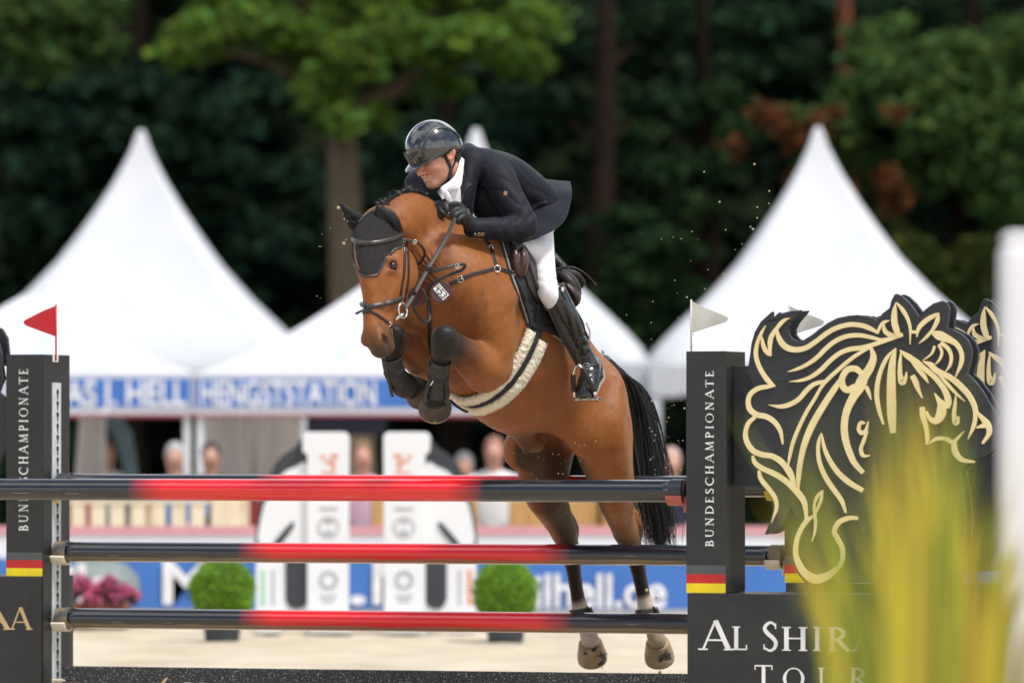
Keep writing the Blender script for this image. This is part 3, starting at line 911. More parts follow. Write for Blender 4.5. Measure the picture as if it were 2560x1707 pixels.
# ============================================================ WHITE HORSE-SHAPED WINGS, PLANTERS, FLOWERS
m_wwhite = M('white wing board', (.76, .77, .79), .5, col2=(.72, .73, .75), scale=2)
m_wdark = M('anthracite wing board', (.032, .038, .046), .5, col2=(.026, .031, .038), scale=3)
m_wgrey = M('grey print', (.42, .43, .45), .6); m_wor = M('orange print', (.78, .26, .14), .6); m_wgr = M('green print', (.35, .68, .45), .6)
def far_wing(label, mirror):
    D = 40.0; X = (lambda x: 1831 - x) if mirror else (lambda x: x)
    t = thing('show_wing', Vector((P(X(760), 0, D).x, D, 0)), label, 'jump wing', 'white horse shaped wings')
    def pr(name, pts, d, th, mat, parent=t, n=0, bevel=0):
        if n: pts = [tuple(p) for p in catmull(pts, n, closed=True)]
        b = MB(); b.prism([P(X(x), y, D + d) for x, y in pts], Vector((0, th, 0))); return b.obj(name, mat, parent, bevel=bevel)
    pr('back_board', [(770, 1116), (735, 1120), (700, 1145), (676, 1182), (657, 1245), (644, 1300), (638, 1350), (640, 1420), (660, 1500), (770, 1510)], .05, .03, m_wdark, n=4)
    pr('neck_board', [(770, 1172), (735, 1168), (700, 1190), (676, 1240), (660, 1262), (646, 1330), (645, 1350), (652, 1372), (676, 1372), (692, 1362), (720, 1372), (770, 1380)], .02, .03, m_wwhite, n=4)
    pr('mouth_line', [(735, 1304), (724, 1310), (700, 1336), (682, 1360), (692, 1366), (712, 1346), (733, 1318)], .008, .015, m_wdark, n=3)
    pr('lower_board', [(640, 1385), (772, 1385), (772, 1560), (640, 1560)], .021, .03, m_wwhite)
    pr('slot', [(714, 1392), (769, 1392), (769, 1496), (763, 1512), (752, 1520), (742, 1522), (731, 1520), (720, 1512), (714, 1496)], .010, .015, m_wdark)
    tw = pr('tower', [(755, 1092), (760, 1083), (770, 1080), (860, 1080), (869, 1084), (873, 1094), (871, 1590), (768, 1590), (768, 1135), (757, 1130)], -.02, .06, m_wwhite, bevel=.008)
    for k, (x, y, w_, h_) in enumerate(((800, 1138, 14, 7), (826, 1135, 20, 9), (812, 1150, 26, 8), (828, 1160, 10, 12), (804, 1178, 38, 5))):
        b = MB(); p = P(X(x), y + h_, D - .024); q = P(X(x + w_), y, D - .024)
        b.box(p, Vector((q.x - p.x, 0, 0)), Vector((0, .003, 0)), Vector((0, 0, q.z - p.z))); b.obj('orange_mark', m_wor, tw)
    def rng(x, y, r0, r1, mat):
        pts = [(x + r1 * math.cos(a), y + r1 * math.sin(a)) for a in [2 * math.pi * k / 24 for k in range(24)]]
        b = MB()
        for k in range(24):
            a0, a1 = 2 * math.pi * k / 24, 2 * math.pi * (k + 1) / 24
            b.add([P(X(x + r0 * math.cos(a0)), y + r0 * math.sin(a0), D - .024), P(X(x + r1 * math.cos(a0)), y + r1 * math.sin(a0), D - .024), P(X(x + r1 * math.cos(a1)), y + r1 * math.sin(a1), D - .024), P(X(x + r0 * math.cos(a1)), y + r0 * math.sin(a1), D - .024)], [(0, 1, 2, 3)])
        b.obj('ring_mark', mat, tw)
    rng(821, 1318, 22, 27, m_wgrey); rng(821, 1450, 15, 24, m_wgrey)
    for (x, y, w_, h_) in ((798, 1268, 46, 7), (812, 1300, 18, 8), (812, 1325, 20, 10), (800, 1487, 42, 6), (806, 1500, 30, 5)):
        b = MB(); p = P(X(x), y + h_, D - .024); q = P(X(x + w_), y, D - .024)
        b.box(p, Vector((q.x - p.x, 0, 0)), Vector((0, .003, 0)), Vector((0, 0, q.z - p.z))); b.obj('grey_mark', m_wgrey, tw)
    for k in range(9):
        for dx, mat in ((650, m_wor if mirror else m_wgr), (678, m_wgrey)):
            y = 1425 + k * 10; b = MB(); p = P(X(dx), y + 7, D + .019); q = P(X(dx + (14 if dx == 650 else 9)), y, D + .019)
            b.box(p, Vector((q.x - p.x, 0, 0)), Vector((0, .0018, 0)), Vector((0, 0, q.z - p.z))); b.obj('side_print', mat, t)
    for x0, x1 in ((640, 700), (770, 880)):
        b = MB(); p = P(X(x0), 1590, D - .3); q = P(X(x1), 1560, D - .3); p.z = 0
        b.box(p, Vector((q.x - p.x, 0, 0)), Vector((0, .6, 0)), Vector((0, 0, .07))); b.obj('foot', m_wwhite, t, bevel=.015)
    return t
far_wing('white horse shaped show wing, left one of the mirrored pair', False)
far_wing('white horse shaped show wing, right one of the mirrored pair', True)

m_pot = M('anthracite planter', (.036, .043, .052), .5, col2=(.030, .036, .044), scale=4)
m_box = leafmat('box leaves', (.24, .46, .06), .35)
m_boxd = M('box ball core', (.06, .13, .02), .9)
def box_ball(x, y, r, px0, px1, ybot, label, seed):
    D = 38.4; c = P(x, y, D); rr_ = r * D / FPX
    t = thing('planter', Vector((c.x, D, 0)), label, 'planter', 'clipped box balls in planters')
    w = (px1 - px0) * D / FPX / 2; zt = P(0, y + r * .8, D).z
    b = MB()
    for (s, z) in ((.90, 0), (1.0, zt - .02), (1.06, zt - .02), (1.06, zt), (.92, zt), (.92, zt - .04)):
        for sx, sy in ((-1, -1), (1, -1), (1, 1), (-1, 1)): b.v.append(Vector((c.x + sx * w * s, D + sy * w * s, z)))
    for i in range(5):
        for k in range(4):
            a = i * 4 + k; e = i * 4 + (k + 1) % 4; b.f.append((a, e, e + 4, a + 4))
    b.f.append((3, 2, 1, 0)); b.f.append((20, 21, 22, 23))
    b.obj('pot', m_pot, t, bevel=.004)
    rnd = np.random.RandomState(seed)
    b = MB(); b.lathe(c - Vector((0, 0, rr_ * .86)), Vector((0, 0, 1)), [(.01, 0), (rr_ * .55, rr_ * .12), (rr_ * .85, rr_ * .5), (rr_ * .88, rr_ * .9), (rr_ * .7, rr_ * 1.45), (rr_ * .3, rr_ * 1.68), (.01, rr_ * 1.72)], 20); b.obj('core', m_boxd, t, smooth=True)
    n = 5200; d = rnd.normal(size=(n, 3)); d /= np.linalg.norm(d, axis=1)[:, None]
    lump = 1 + .05 * np.sin(d[:, 0] * 6 + seed) * np.sin(d[:, 2] * 7)
    p = np.array(tuple(c)) + d * (rr_ * rnd.uniform(.82, 1.10, n) * lump)[:, None]
    s = rnd.uniform(.012, .028, n); a = d * .8 + rnd.normal(size=(n, 3)) * .6 + np.array([0, 0, .3]); a /= np.linalg.norm(a, axis=1)[:, None]
    u = rnd.normal(size=(n, 3)); u -= a * (u * a).sum(1)[:, None]; u /= np.linalg.norm(u, axis=1)[:, None]
    q = np.stack([p - a * s[:, None] * .5, p + u * s[:, None] * .35, p + a * s[:, None], p - u * s[:, None] * .35], 1).reshape(-1, 3)
    tone = rnd.uniform(.7, 1.35, n); col = np.repeat(np.stack([tone * 1.05, tone, tone * .9], 1), 4, 0)
    mesh_obj('leaves', q, np.arange(len(q)).reshape(-1, 4), m_box, t, colors=col)
    return t
box_ball(556, 1478, 76, 507, 599, 1600, 'clipped box ball in a dark planter, left of the white wings', 1)
box_ball(1264, 1482, 76, 1213, 1311, 1604, 'clipped box ball in a dark planter, right of the white wings', 2)

fb_ = thing('flower_box', Vector((P(245, 0, 41).x, 41, 0)), 'terracotta box of pink flowers beside the left jump wing', 'flower box')
b = MB(); p0 = P(150, 1540, 41); p1 = P(325, 1500, 41); zt_ = P(0, 1505, 41).z
b.box(Vector((p0.x, 40.9, 0)), Vector((p1.x - p0.x, 0, 0)), Vector((0, .22, 0)), Vector((0, 0, zt_))); b.obj('box', M('terracotta', (.20, .075, .045), .8), fb_, bevel=.01)
fr = np.random.RandomState(8)
cl = [(P(x, y, 41 + dd), (r * 41 / FPX,) * 3) for x, y, dd, r in ((170, 1478, 0, 30), (205, 1466, .05, 28), (240, 1488, 0, 28), (275, 1470, -.05, 28), (310, 1484, 0, 26), (335, 1494, .03, 16), (225, 1505, -.08, 24), (290, 1504, -.08, 24))]
V, F, Cc = leaf_mesh(cl, 1500, .035, fr); mesh_obj('leaves', V, F, leafmat('flower leaves', (.05, .10, .03)), fb_, colors=Cc)
V, F, Cc = leaf_mesh([(c - Vector((0, .02, -.02)), r) for c, r in cl], 2200, .032, fr); Cc[:, 1] = Cc[:, 0]; mesh_obj('blossoms', V, F, leafmat('pink blossoms', (.85, .22, .40), .35), fb_, colors=Cc)

# ============================================================ OXER
TH = math.radians(20.5)
ju = Vector((math.cos(TH), -math.sin(TH), 0)); jn = Vector((math.sin(TH), math.cos(TH), 0))
JO = P(1715, HY, 24.9); JO.z = 0
OX = 1.41
def JL(s, d, z): return JO + ju * s + jn * d + Vector((0, 0, z))
def onp(x, y, d):
    """photo pixel -> (s, z) on the jump plane d metres behind the front face"""
    r = ray(x, y); t = (jn.dot(JO - CAMP) + d) / jn.dot(r)
    p = CAMP + r * t
    return (p - JO).dot(ju), p.z
def JP(x, y, d):
    s, z = onp(x, y, d); return JL(s, d, z)

m_black = M('black lacquered board', (.026, .027, .029), .36, col2=(.019, .020, .021), scale=5, bump=.05, bscale=70, spots=((.16, .15, .13), 170, .69), spec=.4)
m_blackside = M('black board edge', (.013, .013, .014), .45, col2=(.009, .009, .010), scale=9, spots=((.16, .15, .13), 150, .69))
m_emb = M('black brushed board', (.026, .028, .034), .42, col2=(.017, .019, .023), scale=10, bump=.35, bscale=26, stretch=(1, 1, 14), spec=.45)
m_gold2 = M('pale gold board', (.78, .65, .35), .5, col2=(.72, .59, .31), scale=20)
m_goldt = M('gold lettering', (.55, .39, .19), .5)
m_whitel = M('white lettering', (.80, .80, .80), .5)
m_grey = M('grey stripe', (.075, .082, .086), .5); m_red = M('red stripe', (.50, .012, .015), .45); m_yel = M('yellow stripe', (.80, .62, .005), .45)
m_flagr = M('red flag plastic', (.55, .010, .018), .4, col2=(.48, .009, .015)); m_flagw = M('white flag plastic', (.72, .71, .66), .45, translucent=.25)
m_track = M('galvanised track', (.60, .64, .66), .42, col2=(.50, .54, .56), scale=30, metal=.2)
m_slot = M('slot', (.006, .007, .008), .7)
m_cup = M('cream plastic cup', (.78, .72, .60), .5, col2=(.68, .60, .46), scale=25)
m_cupr = M('red plastic cup', (.52, .13, .10), .5, col2=(.42, .10, .075), scale=25)
m_cupy = M('yellow plastic cup', (.72, .48, .02), .45)

# ---- serif stroke letters -------------------------------------------------
TK, TN = .135, .058
def _arc(cx, cy, rx, ry, a0, a1, n=14):
    return [(cx + rx * math.cos(math.radians(a0 + (a1 - a0) * k / n)), cy + ry * math.sin(math.radians(a0 + (a1 - a0) * k / n))) for k in range(n + 1)]
def glyph(c):
    """list of (polyline, start width, mid width, end width); unit cap height"""
    V = lambda x, y0=0, y1=1, w=TK: ([(x, y0), (x, y1)], w, w, w)
    Hh = lambda x0, x1, y, w=TN: ([(x0, y), (x1, y)], w, w, w)
    sf = lambda x, y: Hh(x - .13, x + .13, y, .05)
    if c == 'A': return .80, [([(.06, 0), (.40, 1.02)], TN, TN, TN), ([(.40, 1.02), (.76, 0)], TK, TK, TK), Hh(.18, .62, .34), sf(.06, .02), sf(.76, .02)]
    if c == 'B': return .60, [V(.16), (_arc(.22, .75, .24, .23, 90, -90), TN, TK, TN), (_arc(.22, .26, .32, .25, 90, -90), TN, TK, TN), Hh(.03, .25, .98), Hh(.03, .25, .02)]
    if c == 'C': return .80, [(_arc(.46, .5, .40, .48, 50, 310, 20), TN, TK, TN), V(.72, .70, .92, .05)]
    if c == 'D': return .80, [V(.16), (_arc(.22, .5, .50, .48, 90, -90, 18), TN, TK, TN), Hh(.03, .25, .98), Hh(.03, .25, .02)]
    if c == 'E': return .58, [V(.16), Hh(.03, .52, .97), Hh(.16, .44, .52), Hh(.03, .55, .03), V(.51, .82, .98, .04), V(.54, .02, .2, .04)]
    if c == 'G': return .82, [(_arc(.46, .5, .40, .48, 50, 330, 20), TN, TK, TN), V(.72, .08, .42, .14)]
    if c == 'H': return .82, [V(.16), V(.66), Hh(.16, .66, .52), sf(.16, .02), sf(.16, .98), sf(.66, .02), sf(.66, .98)]
    if c == 'I': return .34, [V(.17), sf(.17, .02), sf(.17, .98)]
    if c == 'L': return .56, [V(.16), Hh(.03, .52, .03), sf(.16, .98), V(.51, .02, .22, .04)]
    if c == 'M': return .96, [([(.14, 0), (.20, 1)], TN, TN, TN), ([(.20, 1), (.48, .05)], TK * .9, TK * .9, TK * .9), ([(.48, .05), (.76, 1)], TN, TN, TN), ([(.76, 1), (.82, 0)], TK, TK, TK), sf(.14, .02), sf(.82, .02)]
    if c == 'N': return .84, [V(.16, w=TN), ([(.16, 1), (.68, 0)], TK, TK, TK), V(.68, w=TN), sf(.16, .02), sf(.16, .98), sf(.68, .98)]
    if c == 'O': return .88, [(_arc(.44, .5, .39, .48, 90, 450, 28), TN, TN, TN), (_arc(.44, .5, .38, .46, 130, 230, 12), TN, TK, TN), (_arc(.44, .5, .38, .46, -50, 50, 12), TN, TK, TN)]
    if c == 'P': return .58, [V(.16), (_arc(.22, .73, .30, .25, 90, -90), TN, TK, TN), Hh(.03, .25, .98), sf(.16, .02)]
    if c == 'R': return .68, [V(.16), (_arc(.22, .74, .28, .24, 90, -90), TN, TK, TN), Hh(.03, .25, .98), ([(.30, .5), (.66, 0)], TK, TK, TK), sf(.16, .02)]
    if c == 'S': return .52, [([(.44, .86), (.30, .975), (.14, .90), (.08, .75), (.18, .60), (.34, .46), (.45, .30), (.40, .10), (.24, .02), (.06, .12)], TN, TK, TN), V(.44, .76, .95, .04), V(.06, .05, .24, .04)]
    if c == 'T': return .70, [V(.35), Hh(.02, .68, .97), V(.03, .80, .97, .04), V(.67, .80, .97, .04), sf(.35, .02)]
    if c == 'U': return .80, [([(.16, 1), (.16, .35), (.24, .10), (.42, .02), (.58, .10), (.66, .35), (.66, 1)], TK, TN * 1.3, TN), sf(.16, .98), sf(.66, .98)]
    if c == "'": return .2, [V(.1, .7, 1, .1)]
    return .35, []
def stroke_prism(b, pts2, w0, w1, w2, to3, dep, lift):
    n = len(pts2); Lp = []; Rp = []
    for i, (x, y) in enumerate(pts2):
        a = pts2[max(i - 1, 0)]; c = pts2[min(i + 1, n - 1)]
        dx, dy = c[0] - a[0], c[1] - a[1]; l = math.hypot(dx, dy) or 1
        t = i / (n - 1)
        w = (w0 + (w1 - w0) * math.sin(math.pi * t) if t < .5 else w2 + (w1 - w2) * math.sin(math.pi * t)) / 2
        Lp.append((x - dy / l * w, y + dx / l * w)); Rp.append((x + dy / l * w, y - dx / l * w))
    m = len(b.v)
    for (x, y) in Lp + Rp: b.v.append(to3(x, y, lift))
    for (x, y) in Lp + Rp: b.v.append(to3(x, y, 0))
    for i in range(n - 1):
        b.f.append((m + i, m + n + i, m + n + i + 1, m + i + 1))
        b.f.append((m + i, m + i + 1, m + 2 * n + i + 1, m + 2 * n + i))
        b.f.append((m + n + i + 1, m + n + i, m + 3 * n + i, m + 3 * n + i + 1))
    b.f.append((m, m + 2 * n, m + 3 * n, m + n)); b.f.append((m + n - 1, m + 2 * n - 1, m + 4 * n - 1, m + 3 * n - 1))
def letters(txt, place, mat, parent, name='lettering'):
    """place: list of (glyph, to3) where to3 maps unit glyph coords and lift to world"""
    k = 0; b = None
    for ch, to3 in place:
        w, st = glyph(ch); b = MB()
        for (pts, a, m_, e) in st:
            if len(pts) == 2: pts = [pts[0], ((pts[0][0] + pts[1][0]) / 2, (pts[0][1] + pts[1][1]) / 2), pts[1]]
            elif ch in 'SU': pts = [tuple(p) for p in catmull(pts, 4)]
            k += 1
            stroke_prism(b, pts, a, m_, e, to3, 0, .0015 + .00012 * (k % 9))
        b.obj('letter', mat, parent)
    return None

# ---- wing (standard) ---------------------------------------------------------
Z_ = lambda y, d: onp(1715, y, d)[1]
def box_l(name, s0, s1, d0, d1, z0, z1, mat, parent, bevel=.003):
    b = MB(); b.box(JL(s0, d0, z0), ju * (s1 - s0), jn * (d1 - d0), Vector((0, 0, z1 - z0)))
    return b.obj(name, mat, parent, bevel=bevel)
def vtext(txt, s_base, z0, z1, h, d, parent, mat):
    """vertical lettering reading upwards on a front face"""
    ws = [glyph(c)[0] + .28 for c in txt]; tot = sum(ws) - .28; sc = (z1 - z0) / tot
    pl = []; off = 0
    for c, w in zip(txt, ws):
        def to3(x, y, l, off=off): return JL(s_base - y * h, d - l, z0 + (off + x) * sc)
        pl.append((c, to3)); off += w
    return letters(txt, pl, mat, parent)

# emblem outline and gold strokes, in photo pixels of the near board
def za(pts): return [(1850 + x / 3.92, 720 + y / 3.92) + tuple(w / 3.92 for w in r) for x, y, *r in pts]
def zb(pts): return [(2150 + x / 3.824, 720 + y / 3.824) + tuple(w / 3.824 for w in r) for x, y, *r in pts]
OUT = [(1868, 930), (1875, 883), (1878, 858), (1886, 830), (1901, 804), (1929, 779), (1933, 779), (1932, 798), (1940, 789), (1957, 782), (1978, 777), (2004, 775), (1993, 789), (1978, 807), (1971, 822), (1972, 835), (1980, 846), (1993, 852), (2008, 850), (2029, 837), (2049, 821), (2069, 807), (2092, 795), (2120, 789), (2143, 787), (2169, 791), (2193, 800), (2206, 783), (2223, 770), (2228, 751), (2235, 737), (2241, 734), (2255, 740), (2273, 757), (2289, 778), (2296, 791), (2312, 774), (2333, 758), (2357, 751), (2367, 757), (2374, 772), (2371, 796), (2368, 818), (2385, 825), (2406, 836), (2422, 853), (2430, 877), (2427, 903), (2418, 933), (2438, 953), (2459, 981), (2474, 1008), (2490, 1034), (2500, 1055), (2503, 1085), (2490, 1118), (2460, 1140), (2425, 1150), (2400, 1175), (2408, 1230), (2415, 1300), (2408, 1370), (2385, 1425), (2330, 1448), (2240, 1452), (2150, 1456), (2080, 1462), (2039, 1466), (2013, 1458), (1994, 1434), (1984, 1409), (1976, 1373), (1980, 1330), (1988, 1296), (1978, 1270), (1966, 1290), (1955, 1316), (1929, 1333), (1911, 1336), (1924, 1302), (1932, 1266), (1929, 1243), (1912, 1223), (1891, 1192), (1889, 1174), (1874, 1140), (1856, 1108), (1853, 1075), (1864, 1042), (1860, 1010), (1866, 980), (1884, 966), (1878, 950)]
GOLD = [za(p) for p in (
    [(255, 368, 6), (215, 440, 28), (175, 540, 36), (160, 640, 42), (180, 740, 42), (230, 840, 42), (290, 920, 45), (348, 962, 8)],
    [(214, 478, 14), (235, 570, 40), (270, 630, 42), (310, 662, 22)], [(300, 662, 20), (298, 560, 42), (312, 480, 48), (370, 390, 38), (430, 322, 36), (492, 293, 5)],
    [(365, 400, 18), (385, 490, 45), (440, 568, 55), (530, 603, 55), (640, 590, 50), (740, 530, 46), (860, 440, 46), (960, 388, 46), (1080, 358, 46), (1200, 368, 46), (1290, 402, 40), (1362, 444, 18)],
    [(1352, 440, 25), (1385, 370, 32), (1420, 335, 32), (1474, 316, 5)], [(1412, 350, 12), (1425, 420, 42), (1480, 458, 45), (1560, 465, 30)],
    [(474, 820, 5), (560, 795, 28), (660, 750, 36), (760, 680, 42), (850, 590, 44), (940, 520, 44), (1050, 473, 44), (1180, 463, 42), (1300, 485, 36), (1400, 505, 28), (1570, 468, 36)],
    [(488, 916, 5), (600, 905, 28), (700, 870, 38), (800, 800, 44), (890, 710, 44), (980, 640, 44), (1080, 600, 46), (1200, 585, 46), (1300, 558, 42), (1440, 510, 42), (1600, 455, 36)],
    [(286, 1142, 5), (390, 1160, 36), (480, 1145, 46), (580, 1090, 46), (660, 1000, 46), (740, 938, 42), (855, 912, 34)],
    [(1290, 575, 24), (1130, 668, 36), (980, 790, 38), (860, 900, 38), (800, 975, 30), (740, 1080, 32), (660, 1210, 36), (590, 1350, 36), (525, 1510, 36), (492, 1650, 28), (476, 1745, 8)],
    [(1005, 880, 40), (930, 990, 58), (850, 1110, 62), (770, 1240, 66), (700, 1370, 66), (640, 1520, 60), (600, 1680, 50), (580, 1830, 46), (574, 1985, 12)],
    [(1290, 580, 24), (1312, 680, 60), (1280, 780, 80), (1220, 870, 95), (1180, 960, 110), (1120, 1060, 84), (1060, 1180, 72), (1030, 1300, 66), (1030, 1430, 66), (1060, 1560, 62), (1120, 1700, 56), (1210, 1810, 40)],
    [(1205, 850, 40), (1140, 792, 58), (1060, 800, 60), (1008, 880, 60), (1012, 960, 60), (1060, 1000, 60), (1130, 970, 70)],
    [(348, 962, 6), (280, 965, 40), (190, 982, 46), (112, 1035, 46), (86, 1110, 46), (104, 1190, 50), (170, 1240, 52), (260, 1258, 52), (340, 1310, 46), (400, 1400, 36), (424, 1530, 10)],
    [(155, 1262, 36), (92, 1320, 42), (60, 1410, 42), (70, 1500, 46), (130, 1590, 50), (220, 1630, 52), (330, 1650, 52), (430, 1720, 56), (500, 1820, 60), (548, 1935, 30)],
    [(132, 1640, 24), (150, 1705, 42), (220, 1762, 48), (350, 1822, 52), (470, 1900, 56), (560, 1990, 60), (630, 2090, 52), (652, 2200, 36), (655, 2270, 30)],
    [(192, 1785, 26), (212, 1870, 42), (290, 1970, 42), (350, 2060, 38), (362, 2160, 32), (314, 2297, 5)],
    [(735, 2225, 20), (660, 2280, 46), (600, 2370, 46), (560, 2480, 46), (550, 2600, 48), (580, 2700, 58), (640, 2790, 72), (740, 2848, 90), (850, 2822, 76), (940, 2760, 52), (1000, 2690, 42), (1010, 2560, 42), (960, 2450, 46), (930, 2380, 46), (980, 2290, 50), (1080, 2250, 45), (1160, 2255, 30)],
    [(822, 1978, 8), (772, 2030, 32), (737, 2110, 28), (735, 2200, 26), (745, 2300, 26), (735, 2400, 20), (710, 2480, 6)], [(812, 1988, 16), (802, 2070, 26), (766, 2160, 26), (735, 2222, 24)],
    [(802, 1420, 6), (780, 1500, 32), (772, 1600, 36), (790, 1720, 42), (850, 1860, 46), (930, 1980, 46), (1000, 2080, 40), (1042, 2200, 16)], [(804, 1425, 8), (830, 1560, 30), (880, 1680, 40), (960, 1800, 46), (1070, 1900, 50), (1210, 1985, 40)],
    [(1532, 588, 6), (1450, 680, 36), (1390, 800, 40), (1355, 930, 42), (1346, 1060, 42), (1370, 1200, 36), (1412, 1335, 16)], [(1530, 595, 10), (1502, 720, 62), (1490, 900, 84), (1490, 1100, 88), (1492, 1250, 82), (1505, 1420, 50)],
    [(1240, 965, 34), (1270, 1030, 30), (1292, 1094, 6)], [(1228, 1325, 20), (1190, 1320, 36), (1170, 1380, 36), (1200, 1420, 40), (1240, 1390, 30), (1262, 1305, 8)], [(1252, 1400, 22), (1220, 1490, 32), (1190, 1580, 32), (1212, 1640, 32), (1275, 1640, 14)])] + [zb(p) for p in (
    [(350, 138, 5), (336, 230, 48), (336, 330, 58), (362, 420, 50), (392, 474, 5)], [(356, 142, 8), (412, 210, 32), (462, 300, 26), (486, 400, 20), (485, 540, 4)], [(482, 420, 30), (515, 420, 30), (556, 420, 30)],
    [(549, 470, 5), (570, 382, 38), (640, 310, 44), (720, 262, 36), (758, 240, 6)], [(752, 246, 14), (742, 320, 38), (700, 400, 28), (640, 470, 26), (568, 532, 4)],
    [(695, 425, 26), (760, 452, 84), (850, 490, 62), (930, 540, 42), (976, 630, 36), (970, 730, 36), (916, 855, 5)], [(780, 520, 40), (850, 580, 36), (880, 660, 30), (866, 740, 26), (822, 802, 4)], [(760, 540, 26), (790, 610, 26), (770, 680, 22), (718, 738, 4)], [(722, 555, 24), (690, 630, 20), (606, 694, 6)],
    [(388, 594, 8), (460, 650, 48), (560, 720, 52), (650, 790, 48), (740, 870, 48), (820, 980, 54), (852, 1080, 62), (848, 1150, 30)], [(615, 702, 12), (680, 732, 48), (740, 790, 52), (860, 850, 52), (960, 930, 52), (1050, 1030, 48), (1100, 1130, 44), (1112, 1230, 42), (1090, 1330, 36), (1038, 1444, 4)],
    [(738, 800, 12), (820, 890, 32), (900, 980, 28), (1008, 1082, 5)], [(926, 1018, 8), (915, 1120, 30), (905, 1220, 36), (926, 1290, 52), (948, 1225, 14)],
    [(402, 618, 16), (390, 720, 32), (390, 830, 42), (412, 900, 62), (442, 860, 32), (452, 800, 6)], [(498, 700, 14), (560, 770, 38), (620, 840, 38), (662, 908, 5)], [(508, 836, 46), (540, 900, 52), (560, 960, 36), (602, 1052, 4)],
    [(720, 1003, 6), (760, 1070, 42), (790, 1120, 84), (780, 1210, 92), (730, 1270, 62), (670, 1240, 36), (638, 1178, 18)], [(600, 1135, 40), (610, 1220, 52), (640, 1330, 42), (652, 1450, 32), (640, 1495, 8)],
    [(1118, 1178, 10), (1190, 1260, 46), (1230, 1310, 52), (1240, 1390, 42), (1178, 1485, 20)], [(1118, 1335, 10), (1200, 1310, 50), (1230, 1306, 40)], [(658, 1492, 5), (740, 1440, 36), (830, 1440, 36), (900, 1470, 36), (1002, 1368, 5)], [(908, 1465, 44), (915, 1560, 52), (980, 1640, 40), (1100, 1660, 20)])]

